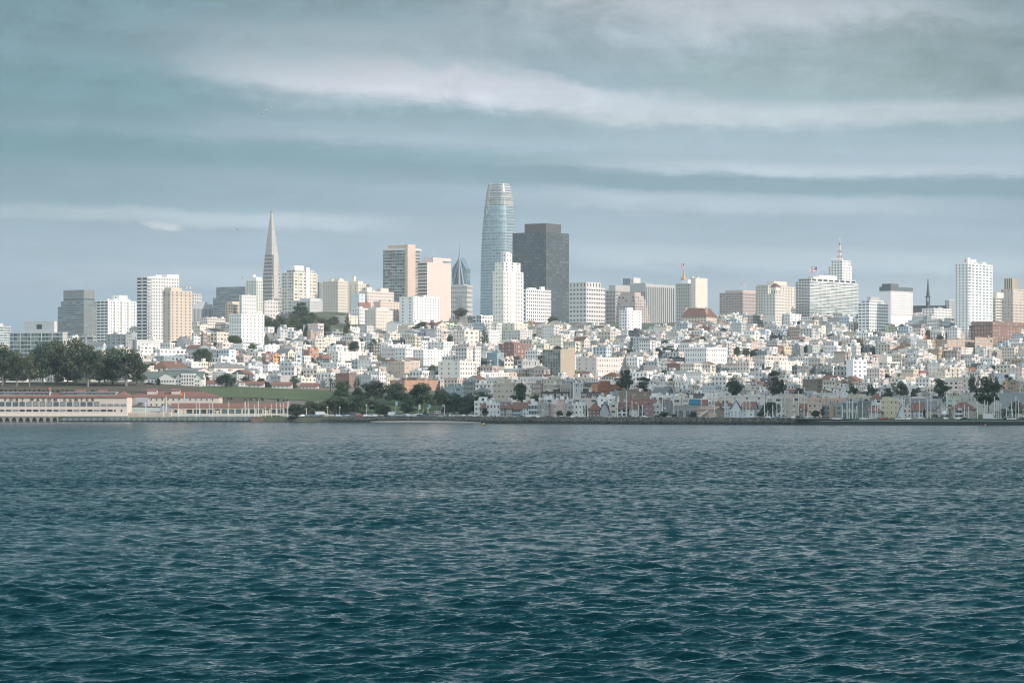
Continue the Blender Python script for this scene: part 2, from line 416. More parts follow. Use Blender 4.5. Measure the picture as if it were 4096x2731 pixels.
# ------------------------------------------------------------------ water
def water_material():
    m = bpy.data.materials.new('water'); m.use_nodes = True
    t = NT(m.node_tree); b = t.n['Principled BSDF']
    b.inputs['Base Color'].default_value = (0.0, 0.024, 0.032, 1)
    b.inputs['Roughness'].default_value = 0.06; b.inputs['IOR'].default_value = 1.333
    geo = t.node('ShaderNodeNewGeometry').outputs['Position']
    x, y, z = t.xyz(geo)[:3]
    v = t.comb(t.m('MULTIPLY', x, 1.0), t.m('MULTIPLY', y, 0.8), 0.0)
    far = t.m('ADD', t.ss(y, 150.0, 480.0), t.m('MULTIPLY', t.ss(y, 700.0, 1500.0), -0.35))
    swell = t.noise(v, 0.75, 6, 0.66, 0.5)
    n = t.noise(v, 2.2, 5, 0.6, 0.5)
    gust = t.noise(v, 0.055, 4, 0.6, 0.4)
    far = t.m('MULTIPLY', far, t.ramp1(gust))
    h = t.m('ADD', t.m('MULTIPLY', swell, t.m('MULTIPLY', far, 0.30)), t.m('MULTIPLY', n, 0.03))
    t.put(b.inputs['Roughness'], t.m('ADD', 0.06, t.m('MULTIPLY', t.ss(y, 250.0, 1500.0), 0.10)))
    bp = t.node('ShaderNodeBump'); bp.inputs['Strength'].default_value = 1.0; bp.inputs['Distance'].default_value = 1.0
    t.put(bp.inputs['Height'], h); t.l.new(bp.outputs[0], b.inputs['Normal'])
    return m
M['water'] = water_material()
def make_water():
    rows = np.concatenate([np.arange(2800, 2100, -1.15), np.arange(2100, 1950, -0.7), np.arange(1950, 1679, -0.32)])
    Yr = HC * F / (rows - YH)
    uu = np.arange(-340, 4440, 4.4)
    Xg = ((uu[None, :] - CX) / F) * Yr[:, None]
    Yg = np.repeat(Yr[:, None], len(uu), 1)
    pitch = np.abs(np.gradient(Yr))[:, None]
    Z = np.zeros_like(Xg); DX = np.zeros_like(Xg); DY = np.zeros_like(Xg)
    r = np.random.default_rng(5)
    N = 96
    lam = np.exp(np.linspace(math.log(0.24), math.log(7.0), N)) * r.uniform(0.93, 1.07, N)
    for i in range(N):
        th = math.radians(-90 + 28) + r.normal(0, 0.75)
        k = 2 * math.pi / lam[i]; kx, ky = k * math.cos(th), k * math.sin(th)
        slope = float(np.interp(lam[i], [0.24, 0.6, 1.3, 3.0, 5.0, 7.0], [0.026, 0.043, 0.052, 0.046, 0.036, 0.022])) * r.uniform(0.5, 1.5)
        a = slope / k
        lamy = 2 * math.pi / max(abs(ky), 1e-3)
        fade = np.clip((lamy / pitch - 0.9) / 1.2, 0, 1)
        if fade.max() <= 0: continue
        nr = int((fade[:, 0] > 0).sum())       # fade falls with distance: rows are near to far
        nr = len(Yr) if fade[-1, 0] > 0 else nr
        ph = kx * Xg[:nr] + ky * Yg[:nr] + r.uniform(0, 6.28)
        # slow patchiness keeps wave groups from looking combed
        s, c = np.sin(ph), np.cos(ph)
        f = fade[:nr]
        Z[:nr] += a * c * f; DX[:nr] -= 0.82 * a * (kx / k) * s * f; DY[:nr] -= 0.82 * a * (ky / k) * s * f
    grp = 0.96 + 0.20 * np.sin(Xg * 0.11 + Yg * 0.035 + 1.0) * np.sin(Xg * 0.043 - Yg * 0.06) + 0.06 * np.sin(Yg * 0.02 + Xg * 0.015)
    Z *= grp * np.interp(Yg, [160, 350, 900, 1600], [1.0, 0.80, 0.58, 0.36])       # the chop eases towards the sheltered shore
    V3 = np.stack([Xg + DX, Yg + DY, Z], -1)
    nr, nc = Xg.shape; ix = np.arange(nr * nc).reshape(nr, nc)
    fc = np.stack([ix[:-1, :-1], ix[:-1, 1:], ix[1:, 1:], ix[1:, :-1]], -1).reshape(-1, 4)
    o = link(bpy.data.objects.new('water', np_mesh('water', V3.reshape(-1, 3), fc, M['water'], True)))
    tag(o, 'choppy dark teal bay water filling the lower half', kind='structure')
    mb = MB(); z = -0.9
    mb.quad((-9000, -3000, z), (9000, -3000, z), (9000, 1790, z), (-9000, 1790, z))
    o = mb.build('open_water', M['water']); tag(o, 'open bay water around the choppy stretch', kind='structure')
make_water()

# ------------------------------------------------------------------ building kit
def window_mesh(glass, frame, mull):
    mb = MB(); o, i, y0, y1 = 0.5, 0.42, -0.14, -0.06
    mb.quad((-i, y1, -i), (i, y1, -i), (i, y1, i), (-i, y1, i), mi=0)
    P = [(-o, -o), (o, -o), (o, o), (-o, o)]; Q = [(-i, -i), (i, -i), (i, i), (-i, i)]
    for k in range(4):
        j = (k + 1) % 4
        mb.quad((P[k][0], y0, P[k][1]), (P[j][0], y0, P[j][1]), (Q[j][0], y0, Q[j][1]), (Q[k][0], y0, Q[k][1]), mi=1)
        mb.quad((Q[k][0], y0, Q[k][1]), (Q[j][0], y0, Q[j][1]), (Q[j][0], y1, Q[j][1]), (Q[k][0], y1, Q[k][1]), mi=1)
        mb.quad((P[j][0], y0, P[j][1]), (P[k][0], y0, P[k][1]), (P[k][0], 0.05, P[k][1]), (P[j][0], 0.05, P[j][1]), mi=1)
    for q in range(1, mull):
        xm = -i + 2 * i * q / mull
        mb.box(xm - .018, xm + .018, -0.10, -0.061, -i, i, mi=1)
    return mb.mesh('window', [M[glass], M[frame]])
WIN = {}
def win(kind):
    if kind not in WIN:
        g_, f_, m_ = {'d': ('glass_dark', 'frame_white', 1), 'D': ('glass_dark', 'frame_dark', 1), 'b': ('glass_blue', 'frame_white', 2),
                      'p': ('glass_pale', 'frame_white', 1), 'B': ('glass_blue', 'frame_dark', 3), 'P': ('glass_pale', 'frame_dark', 3)}[kind]
        WIN[kind] = window_mesh(g_, f_, m_)
    return WIN[kind]
N_WIN = [0]
def add_window(parent, kind, side, a, z, w_, h_, off=0.0, name='window'):
    """side 'L': front face at y=off, a along x; side 'R': face at x=off, a along y"""
    o = bpy.data.objects.new(name, win(kind)); link(o, parent)
    if side == 'L': o.location = (a, off, z)
    else: o.location = (off, a, z); o.rotation_euler = (0, 0, math.pi / 2)
    o.scale = (w_, 1, h_); N_WIN[0] += 1
    return o

# facade styles: bay width m, floor height m, window width share, window height share, glass tone
STY = {'p': (3.3, 3.1, .42, .50, 0.1), 'w': (4.6, 3.2, .66, .48, 0.35), 'b': (8.0, 3.4, 1.01, .50, 0.5), 'g': (3.0, 3.3, .86, .72, 0.75),
       'r': (2.6, 60, .5, 1.01, 0.2), 's': (7.0, 3.2, .18, .40, 0.1), '0': (5, 5, 0, 0, 0), 'v': (2.9, 3.2, .5, .70, 0.3), 'o': (3.4, 4.4, .55, .55, 0.15),
       'd': (2.4, 3.1, .36, .5, 0.0), 'B': (6.0, 3.0, .94, .60, 0.7)}
def facade(style, length, height):
    if isinstance(style, tuple):      # explicit bays, floors, width share, height share, tone
        return style
    bw, fh, a, b_, t_ = STY[style]
    return (max(1, round(length / bw)), max(1, round(height / fh)), a, b_, t_)

def roof_clutter(mb_parent, x0, x1, y0, y1, z, r, col, n, hmax=2.6):
    for k in range(n):
        a = r.uniform(1.2, max(1.4, min(4.0, (x1 - x0) * .35))); b_ = r.uniform(1.2, max(1.4, min(4.0, (y1 - y0) * .35)))
        cx_ = r.uniform(x0 + a / 2 + .4, max(x0 + a / 2 + .5, x1 - a / 2 - .4)); cy_ = r.uniform(y0 + b_ / 2 + .4, max(y0 + b_ / 2 + .5, y1 - b_ / 2 - .4))
        h_ = r.uniform(0.9, hmax)
        mb = MB(); kc = r.uniform(.8, 1.15); c_ = tuple(min(.8, c * kc) for c in col)
        if r.random() < .25:
            mb.rings([(z - .2, a * .3, a * .3), (z + h_, a * .3, a * .3), (z + h_ + .1, a * .36, a * .36)], 10, c_)
            nm = 'vent'
        else:
            mb.box(cx_ - a / 2, cx_ + a / 2, cy_ - b_ / 2, cy_ + b_ / 2, z - .2, z + h_, c_)
            mb.box(cx_ - a / 2 - .12, cx_ + a / 2 + .12, cy_ - b_ / 2 - .12, cy_ + b_ / 2 + .12, z + h_, z + h_ + .15, (.4, .4, .4))
            nm = 'chimney' if a < 1.7 else 'rooftop_unit'
        if nm == 'vent':
            mb.v = [(x + cx_, y + cy_, zz) for x, y, zz in mb.v]
        mb.build(nm, M['facade'], mb_parent)

def pitched(mb, x0, x1, y0, y1, z, h, kind, over=0.5, mi=0, wallc=None):
    X0, X1, Y0, Y1 = x0 - over, x1 + over, y0 - over, y1 + over
    t_ = 0.18
    if kind == 'gx':                       # ridge along x
        ym = (y0 + y1) / 2
        a, b_, c, d = (X0, Y0, z), (X1, Y0, z), (X1, ym, z + h), (X0, ym, z + h)
        mb.quad(a, b_, c, d, mi=mi); mb.quad((X1, Y1, z), (X0, Y1, z), d, c, mi=mi)
        mb.quad((X0, Y0, z - t_), (X1, Y0, z - t_), b_, a, mi=mi); mb.quad((X1, Y1, z - t_), (X0, Y1, z - t_), (X0, Y1, z), (X1, Y1, z), mi=mi)
    elif kind == 'gy':                     # ridge along y, gable to the front
        xm = (x0 + x1) / 2
        mb.quad((X0, Y1, z), (X0, Y0, z), (xm, Y0, z + h), (xm, Y1, z + h), mi=mi)
        mb.quad((X1, Y0, z), (X1, Y1, z), (xm, Y1, z + h), (xm, Y0, z + h), mi=mi)
        mb.quad((X1, Y0, z - t_), (X1, Y1, z - t_), (X1, Y1, z), (X1, Y0, z), mi=mi)
    else:                                  # hip
        w_, d_ = X1 - X0, Y1 - Y0; k = min(w_, d_) / 2 * (0.98 if kind == 'hip' else 0.45)
        if kind == 'man': pts = [(X0 + k, Y0 + k), (X1 - k, Y0 + k), (X1 - k, Y1 - k), (X0 + k, Y1 - k)]
        else: pts = [(X0 + k, Y0 + k), (X1 - k, Y0 + k), (X1 - k, Y1 - k), (X0 + k, Y1 - k)]
        P = [(X0, Y0), (X1, Y0), (X1, Y1), (X0, Y1)]
        for q in range(4):
            j = (q + 1) % 4
            mb.quad(P[q] + (z,), P[j] + (z,), pts[j] + (z + h,), pts[q] + (z + h,), mi=mi)
            mb.quad(P[q] + (z - t_,), P[j] + (z - t_,), P[j] + (z,), P[q] + (z,), mi=mi)
        mb.poly([p + (z + h,) for p in pts], mi=mi)

BUILT = []      # (x0, x1, ytop, ybase, Y, cx, cy, radius, short label)
def solve(x0, xc, x1, Y, a, d=None):
    s, c = math.sin(a), math.cos(a); X_ = PX(xc, Y)
    u0, u1 = (x0 - CX) / F, (x1 - CX) / F
    Ll = (X_ - u0 * Y) / (c + u0 * s) if xc > x0 else (d or 12)
    Lr = (u1 * Y - X_) / (s - u1 * c) if x1 > xc and (s - u1 * c) > 0.05 else (d or 12)
    return Ll, max(2.0, Lr)

PAL = {'W': (.80, .79, .77), 'w': (.70, .70, .69), 'C': (.74, .66, .54), 'c': (.66, .60, .50), 'K': (.72, .60, .53), 'k': (.62, .50, .45), 'G': (.42, .43, .43), 'g': (.54, .55, .55),
       'T': (.50, .42, .32), 't': (.58, .50, .39), 'Y': (.68, .56, .38), 'R': (.33, .13, .09), 'r': (.42, .18, .11), 'O': (.50, .20, .09), 'o': (.62, .33, .13), 'B': (.24, .36, .42),
       'b': (.55, .64, .68), 'E': (.48, .58, .42), 'e': (.62, .66, .56), 'D': (.10, .10, .10), 'd': (.20, .20, .20), 'N': (.24, .18, .14), 'P': (.68, .50, .47), 'S': (.30, .33, .34), 'L': (.30, .14, .14),
       'H': (.33, .37, .39), 'M': (.66, .50, .42), 'V': (.052, .065, .076), 'Z': (.60, .57, .55)}

def mute(c, k=.22):
    L = .3 * c[0] + .59 * c[1] + .11 * c[2]
    return tuple(min(.84, v * (1 - k) + t * L * k) for v, t in zip(c, (1.05, .99, 1.0)))
def tower(name, label, cat, x0, xc, x1, yt, yb, Y, col, Ls='p', Rs=None, a=35, d=None, roof='flat', roofm='roof_red', roofh=None, tiers=(), pent=(),
          clutter=2, parapet=True, wk='d', bands=None, group=None, basez=None, seed=None, fins=None, balc=None, ret=False, minpx=6.0, cornice=False, cap=None):
    r = random.Random(seed if seed is not None else int(x0 * 7 + yt))
    if Y is None: Y = depth_for(xc, yb)
    al = math.radians(a); Ll, Lr = solve(x0, xc, x1, Y, al, d)
    Rs = Rs if Rs is not None else Ls
    z1 = PZ(yt, Y); zb = basez if basez is not None else min(PZ(yb, Y), gz(PX(xc, Y), Y)) - 1.5
    ce, se = math.cos(al), math.sin(al)
    corners = [(0, 0), (-Ll, 0), (0, Lr), (-Ll, Lr)]
    for cx_, cy_ in corners:
        wx, wy = PX(xc, Y) + cx_ * ce + cy_ * se, Y - cx_ * se + cy_ * ce
        if basez is None: zb = min(zb, gz(wx, wy) - 1.0)
    c = mute(PAL[col] if isinstance(col, str) else col)
    e = empty(name, (PX(xc, Y), Y, zb), -al, label, cat, group)
    H = z1 - zb
    roofh = roofh or 3.0
    Hw = H if roof == 'flat' else H - roofh
    vis = PZ(yb, Y) - zb                    # part of the wall hidden below the visible base
    def put(x0_, x1_, y0_, y1_, z0_, z1_, col_, Ls_, Rs_, nm, top=(.42, .42, .40)):
        L_ = facade(Ls_, x1_ - x0_, z1_ - z0_); R_ = facade(Rs_, y1_ - y0_, z1_ - z0_)
        if nm == 'wall' and Hw - vis > 3:       # explicit floor counts mean the floors in view
            kf = Hw / (Hw - vis)
            if isinstance(Ls_, tuple) and L_[1] > 1: L_ = (L_[0], max(1, round(L_[1] * kf))) + tuple(L_[2:])
            if isinstance(Rs_, tuple) and R_[1] > 1: R_ = (R_[0], max(1, round(R_[1] * kf))) + tuple(R_[2:])
        mb = MB(); l, rr = L_, R_
        for side, f in (('L', L_), ('R', R_)):
            nx, ny, ww, wh, tn = f
            if ww <= 0 or ww > 1 or wh > 1: continue
            ln = (x1_ - x0_) if side == 'L' else (y1_ - y0_)
            pw = ln / nx * ww * F / Y * ((x_l if side == 'L' else x_r)); ph = (z1_ - z0_) / ny * wh * F / Y
            nyv = ny * ((Hw - vis) / Hw if nm == 'wall' else 1)
            if pw >= minpx * 0.55 and ph >= minpx and nx * nyv <= 90 and (z1_ - z0_) / ny * wh < 9:
                if side == 'L': l = (1, 1, 0, 0, 0)
                else: rr = (1, 1, 0, 0, 0)
                for iy in range(ny):
                    zz = z0_ + (iy + .52) * (z1_ - z0_) / ny
                    if nm == 'wall' and zz < vis - 1.0: continue
                    for ix in range(nx):
                        if side == 'L': add_window(e, r.choice(wk), 'L', x0_ + (ix + .5) * ln / nx, zz, ln / nx * ww, (z1_ - z0_) / ny * wh, y0_)
                        else: add_window(e, r.choice(wk), 'R', y0_ + (ix + .5) * ln / nx, zz, ln / nx * ww, (z1_ - z0_) / ny * wh, x1_)
        mb.box(x0_, x1_, y0_, y1_, z0_, z1_, col_, l, rr, top)
        return mb.build(nm, M['facade'], e)
    x_l, x_r = ce, se
    wall = put(-Ll, 0, 0, Lr, 0, Hw, c, Ls, Rs, 'wall')
    if roof == 'flat':
        if parapet:
            mb = MB(); t_ = 0.35; h_ = 0.9; cc = tuple(min(.85, q * 1.04) for q in c)
            for (a0, a1, b0, b1) in ((-Ll - .12, .12, -.12, t_), (-Ll - .12, .12, Lr - t_, Lr + .12), (-Ll - .12, -Ll + t_, t_, Lr - t_), (-t_, .12, t_, Lr - t_)):
                mb.box(a0, a1, b0, b1, Hw - .5, Hw + h_ - .5, cc)
            mb.build('parapet', M['facade'], e)
    else:
        mb = MB(); pitched(mb, -Ll, 0, 0, Lr, Hw, roofh, roof, mi=0)
        ro = mb.build('roof', M[roofm], e)
        g2 = MB()
        if roof == 'gx':
            for xx in (-Ll + .01, -.01): g2.poly([(xx, 0, Hw), (xx, Lr, Hw), (xx, Lr / 2, Hw + roofh - .05)], c)
        elif roof == 'gy':
            for yy in (.01, Lr - .01): g2.poly([(-Ll, yy, Hw), (0, yy, Hw), (-Ll / 2, yy, Hw + roofh - .05)], c)
        if g2.f: g2.build('gable', M['facade'], e)
    if cornice:
        mb = MB(); zz = Hw - (cornice if cornice is not True else 3.4)
        mb.box(-Ll - .4, .4, -.4, Lr + .4, zz, zz + .5, tuple(q * .75 for q in c)); mb.build('cornice', M['facade'], e)
    if bands:                               # projecting floor slabs or balcony lines
        bc, step, out, thick = bands
        zz = max(step, vis - vis % step); k = 0
        while zz < Hw - .3 and k < 60:
            mb = MB(); mb.box(-Ll - out, out, -out, Lr + out, zz, zz + thick, PAL.get(bc, c)); mb.build('floor_slab', M['facade'], e)
            zz += step; k += 1
    if fins:
        fc_, step, out, thick, sides = fins
        for side in sides:
            ln = Ll if side == 'L' else Lr; n_ = max(2, round(ln / step))
            for k in range(n_ + 1):
                q = -Ll + ln * k / n_ if side == 'L' else ln * k / n_
                mb = MB()
                if side == 'L': mb.box(q - thick / 2, q + thick / 2, -out, -.005, 0, Hw - .1, PAL[fc_])
                else: mb.box(.005, out, q - thick / 2, q + thick / 2, 0, Hw - .1, PAL[fc_])
                mb.build('fin', M['facade'], e)
    if balc:                                # balcony stacks: (side, position share, width m, colour)
        side, q, bw_, bc, step = balc
        zz = max(step, vis - vis % step)
        while zz < Hw - 2:
            mb = MB()
            if side == 'L':
                x_ = -Ll + Ll * q; mb.box(x_ - bw_ / 2, x_ + bw_ / 2, -1.4, -.01, zz, zz + .25, PAL[bc]); mb.box(x_ - bw_ / 2, x_ + bw_ / 2, -1.4, -1.3, zz + .25, zz + 1.2, PAL[bc])
            else:
                y_ = Lr * q; mb.box(.01, 1.4, y_ - bw_ / 2, y_ + bw_ / 2, zz, zz + .25, PAL[bc]); mb.box(1.3, 1.4, y_ - bw_ / 2, y_ + bw_ / 2, zz + .25, zz + 1.2, PAL[bc])
            mb.build('balcony', M['facade'], e); zz += step
    ztop = Hw
    for t in tiers:                         # (fx0, fx1, fy0, fy1, ytop, [style, colour, name])
        fx0, fx1, fy0, fy1, yt2 = t[:5]
        st = t[5] if len(t) > 5 else Ls; cc = t[6] if len(t) > 6 and t[6] else c; nm = t[7] if len(t) > 7 else 'upper_tier'
        if isinstance(cc, str): cc = PAL[cc]
        z0 = t[8] if len(t) > 8 else ztop - .01
        zt = PZ(yt2, Y) - zb
        put(-Ll * (1 - fx0), -Ll * (1 - fx1), Lr * fy0, Lr * fy1, z0, zt, cc, st, st, nm)
        if not (len(t) > 8): ztop = zt if nm == 'upper_tier' else ztop
    for p in pent:                          # (fx0, fx1, fy0, fy1, height m, colour)
        cc = PAL[p[5]] if len(p) > 5 else c
        mb = MB(); z_ = ztop
        mb.box(-Ll * (1 - p[0]), -Ll * (1 - p[1]), Lr * p[2], Lr * p[3], z_ - .1, z_ + p[4], cc, facade('s', 6, 3) if p[4] > 3 else None)
        mb.build('penthouse', M['facade'], e)
    if clutter and roof == 'flat' and not tiers: roof_clutter(e, -Ll, 0, 0, Lr, Hw, r, c, clutter)
    elif clutter and roof in ('gx', 'gy', 'hip'):
        mb = MB(); xx = r.uniform(-Ll * .8, -Ll * .2); mb.box(xx, xx + .9, Lr * .55, Lr * .55 + .8, Hw, Hw + roofh + .9, c)
        mb.build('chimney', M['facade'], e)
    wx = PX(xc, Y) + (-Ll / 2) * ce + (Lr / 2) * se; wy = Y + (Ll / 2) * se + (Lr / 2) * ce
    BUILT.append((x0, x1, min([yt] + [t[4] for t in tiers]), yb, Y, wx, wy, math.hypot(Ll, Lr) / 2, label))
    e['_d'] = 0; del e['_d']
    return (e, Ll, Lr, Hw, Y, zb)

def flagpole(x, y_top, y_bot, Y, label, kind='us', fw=24, fh=18, pole='mast', flag=True):
    """flag flying to the left of its pole"""
    z0, z1 = PZ(y_bot, Y), PZ(y_top, Y)
    e = empty('flagpole', (PX(x, Y), Y, z0), 0, label, 'flag')
    mb = MB(); mb.tube((0, 0, 0), (0, 0, z1 - z0), .22, .12, 6); mb.build('pole', M[pole], e)
    W_, H_ = fw / F * Y, fh / F * Y
    mb = MB(); n = 10; H0 = z1 - z0
    def pt(s, t): return (-.15 - W_ * s, .25 * math.sin(s * 9), H0 - H_ * t - .18 * W_ * s * s - .04 * W_ * math.sin(s * 7))
    cols = {'us': None, 'red': [(.55, .05, .04)] * 4, 'rain': [(.45, .08, .35), (.7, .08, .05), (.75, .3, .04), (.75, .6, .05)], 'white': [(.7, .7, .7)] * 4}[kind]
    nr = 7 if kind == 'us' else 4
    for i in range(n):
        for j in range(nr):
            s0, s1, t0, t1 = i / n, (i + 1) / n, j / nr, (j + 1) / nr
            if kind == 'us': c_ = (.14, .18, .32) if (s0 < .4 and t0 < .5) else ((.55, .22, .23) if j % 2 == 0 else (.78, .76, .76))
            elif kind == 'rain': c_ = cols[min(3, int(s0 * 4))]
            else: c_ = cols[j]
            mb.quad(pt(s1, t1), pt(s0, t1), pt(s0, t0), pt(s1, t0), c_)
    if flag: mb.build('flag', M['facade'], e)
    return e

# ------------------------------------------------------------------ downtown and hilltop towers (skyline)
B = 'building'
A_ = 'apartment block'
# far left
tower('office_tower', 'stepped grey office tower with dark ribbon windows at the far end of the skyline', 'office tower', 231, 335, 387, 1226, 1362, 4300, (.20, .21, .215),
      'b', 'w', clutter=0, basez=5, tiers=[(.12, 1, 0, 1, 1204, 'b'), (.22, 1, 0, .85, 1190, 'b'), (.22, 1, 0, .85, 1159, '0')])
tower('apartment_tower', 'white apartment tower with stepped bays beside the stepped grey office tower', A_, 387, 432, 541, 1203, 1375, 3000, 'W', 'B', 'p', clutter=3,
      fins=('W', 9.0, .9, 1.6, 'R'), pent=[(.3, .9, .45, .75, 6, 'W'), (.4, .8, .3, .9, 2.5, 'W')])
tower('apartment_tower', 'tall white apartment tower with glass corner balconies and a blank lift block on top', A_, 547, 590, 716, 1108, 1362, 2760, 'w', 'B', 'p', a=38, clutter=4,
      bands=('g', 3.1, .0, .3), balc=('R', .06, 6, 'G', 3.1), tiers=[(.0, 1, .62, 1, 1094, '0', 'W', 'penthouse')], pent=[(.1, .6, .4, .6, 2.5, 'W')])
tower('apartment_tower', 'slim yellow-cream tower with crown-like battlements standing in front of the white balcony tower', A_, 651, 682, 768, 1163, 1380, 2680, (.60, .50, .39), (2, 17, .3, .5, 0), (5, 17, .3, .45, .1),
      clutter=0, cornice=3.2, tiers=[(.1, .95, .05, .55, 1150, '0')], wk='dp', pent=[(.15, .2, .1, .15, 1.5), (.3, .35, .6, .64, 1.2), (.8, .95, .9, .97, 1.4), (.8, .95, .75, .8, 1.4)])
tower('parking_podium', 'plain grey concrete podium under the white balcony tower', B, 525, 547, 640, 1360, 1424, 2560, 'g', '0', '0', clutter=0)
tower('office_building', 'pale office building with dark square windows behind the yellow-cream tower', 'office', 768, 770, 807, 1176, 1290, 4400, 'Z', 'o', (5, 9, .6, .7, .1), clutter=0, basez=5)
tower('office_building', 'low grey office with vertical slit windows behind the yellow-cream tower', 'office', 762, 764, 851, 1226, 1310, 4200, 'H', 'r', (16, 1, .5, .92, .1), clutter=0, basez=5,
      tiers=[(0, 1, .1, .98, 1214, '0'), (0, 1, .3, .75, 1206, '0')])
tower('office_building', 'blue-grey office block with long dark window bands left of the pyramid tower', 'office', 852, 980, 1000, 1190, 1290, 4200, (.24, .26, .27), 'b', 'b', clutter=0, basez=5,
      tiers=[(.1, 1, 0, 1, 1146, 'b')])
tower('apartment_block', 'tan apartment block with a curved gable top above the white hotel', A_, 902, 932, 968, 1216, 1272, 3000, (.60, .47, .33), 'p', 'w', clutter=1, tiers=[(.2, .9, 0, .9, 1205, '0')])
tower('apartment_block', 'pale stepped apartment tower with green-tinted fire escape bays left of the pyramid tower', A_, 984, 1026, 1051, 1122, 1240, 3100, (.66, .68, .60), 'p', 'v', clutter=1,
      tiers=[(.1, .98, .02, .9, 1108, '0', 'W'), (.35, .6, .2, .5, 1097, '0', 'W')])
tower('apartment_block', 'grey-white apartment block with a row of arched top windows below the pale stepped tower', A_, 957, 968, 1024, 1181, 1258, 2980, 'w', 'p', (6, 5, .4, .5, .2), clutter=2)
tower('apartment_block', 'low pinkish apartment block at the foot of the pyramid tower', A_, 1053, 1058, 1112, 1203, 1266, 2960, 'Z', 'p', (5, 4, .45, .5, .2), clutter=2)

# the pyramid
def pyramid_tower():
    Y = 4300.0; zb = 5.0; k = Y / F
    e = empty('pyramid_tower', (PX(1086, Y), Y, zb), -math.radians(38), 'slender concrete pyramid tower with two wings and a plain pointed spire', 'skyscraper')
    zt, zs, zw = PZ(843, Y) - zb, PZ(1017, Y) - zb, PZ(1262, Y) - zb
    def half(z):         # half diagonal in metres at a height, straight taper
        return float(np.interp(-toPY(z + zb, Y), [-1640, -1250, -1017, -843], [70, 45, 25.5, 3.0])) * k
    c = (.42, .39, .365)
    def ring(z): s = half(z) / 1.38; return [(-s, -s), (s, -s), (s, s), (-s, s)]
    mb = MB(); za, zc = 0, zs
    nf = 38; zm_ = PZ(1250, Y) - zb
    for z0_, z1_, n_ in ((za, zm_, 24), (zm_, zc, 16)):
        P, Q = ring(z0_), ring(z1_)
        for i in range(4):
            j = (i + 1) % 4
            mb.quad(P[i] + (z0_,), P[j] + (z0_,), Q[j] + (z1_,), Q[i] + (z1_,), c, (.74, .50, .1), (7, n_))
    mb.build('shaft', M['facade'], e)
    mb = MB(); P, Q = ring(zs), ring(zt - 2)
    n = 16
    for i in range(4):
        j = (i + 1) % 4
        for q in range(n):
            t0, t1 = q / n, (q + .9) / n
            L = lambda a, b, t: tuple(a[m_] * (1 - t) + b[m_] * t for m_ in range(2)) + (zs + (zt - 2 - zs) * t,)
            sh = .97 if q % 2 else 1.03
            mb.quad(L(P[i], Q[i], t0), L(P[j], Q[j], t0), L(P[j], Q[j], q / n + 1 / n), L(P[i], Q[i], q / n + 1 / n), tuple(v * sh for v in (.40, .385, .37)))
    mb.poly([q + (zt - 2,) for q in Q], (.5, .5, .5))
    sp = mb.build('spire', M['facade'], e)
    mb = MB(); s = 1.5
    for (ax, ay), (bx, by) in zip([(-s, -s), (s, -s), (s, s), (-s, s)], [(s, -s), (s, s), (-s, s), (-s, -s)]):
        mb.poly([(ax, ay, zt - 2), (bx, by, zt - 2), (0, 0, zt)], (.2, .2, .2))
    mb.build('tip', M['facade'], sp)
    # wings on two opposite faces
    for sy in (1,):
        mb = MB(); s1 = 14 * k
        z0 = 0; z1 = PZ(1020, Y) - zb
        hb = half(zw) / 1.38
        mb.box(half(z1) / 1.38 - 1.5, half(z1) / 1.38 + 10.5 * k * 1.0, -hb * .55, hb * .28, z0, z1, (.47, .43, .40), (3, nf, .0, .0, 0), (1, 1, 0, 0, 0))
        mb.build('wing', M['facade'], e)
        mb = MB()
        mb.box(-half(z1) / 1.38 - 7 * k, -half(z1) / 1.38 + 1.5, -hb * .35, hb * .35, z0, z1, (.47, .43, .40), (2, nf, .6, .5, 0), (1, 1, 0, 0, 0))
        mb.build('wing', M['facade'], e)
    BUILT.append((1043, 1130, 843, 1262, Y, PX(1086, Y), Y, 30, 'pyramid tower'))
pyramid_tower()

tower('apartment_tower', 'cream tower with blue glass bays and a tall white slab right of the pyramid', A_, 1129, 1175, 1267, 1090, 1262, 3150, (.76, .66, .54), 'g', (5, 13, .66, .62, .75), clutter=4, wk='bp',
      fins=('C', 8, .6, .8, 'LR'), tiers=[(.2, .95, .1, .95, 1079, 'g'), (.6, .95, .06, .45, 1061, '0', 'W', 'penthouse'), (1.0, 1.06, .52, .66, 1068, '0', 'W', 'chimney_slab', 0)])
tower('apartment_block', 'pale grey block with curved window bays in front of the cream blue-glass tower', A_, 1174, 1240, 1291, 1203, 1272, 2990, 'g', 'p', 'p', clutter=3, tiers=[(.3, .95, .1, .9, 1192, '0')])
tower('office_tower', 'dark blue ribbed office tower squeezed between the cream towers', 'office tower', 1262, 1276, 1300, 1128, 1250, 4200, 'S', 'r', 'r', basez=5, clutter=0)
tower('apartment_tower', 'beige apartment tower with a balcony line near its top and fire escapes', A_, 1291, 1352, 1393, 1125, 1272, 3050, 'c', 'p', 'p', clutter=5, cornice=5.5, wk='dp', pent=[(.7, 1, .1, .5, 3)])
tower('apartment_tower', 'cream stepped building with a small round turret right of the beige apartment tower', A_, 1393, 1432, 1476, 1136, 1255, 3150, 'C', 's', 'p', clutter=3, tiers=[(0, 1, .0, .45, 1124, '0'), (.2, .5, .1, .25, 1104, '0')])
tower('apartment_block', 'bluish white plain block below the cream stepped building', A_, 1404, 1437, 1460, 1176, 1250, 2990, 'b', '0', 's', clutter=1)
tower('apartment_block', 'pale pink block with a small brown tiled pavilion on its roof', A_, 1434, 1470, 1575, 1166, 1245, 3010, 'K', 'p', 'p', clutter=4, pent=[(.2, .8, .05, .25, 4.5, 'K'), (0.6, 1, .5, .8, 4, 'K')])
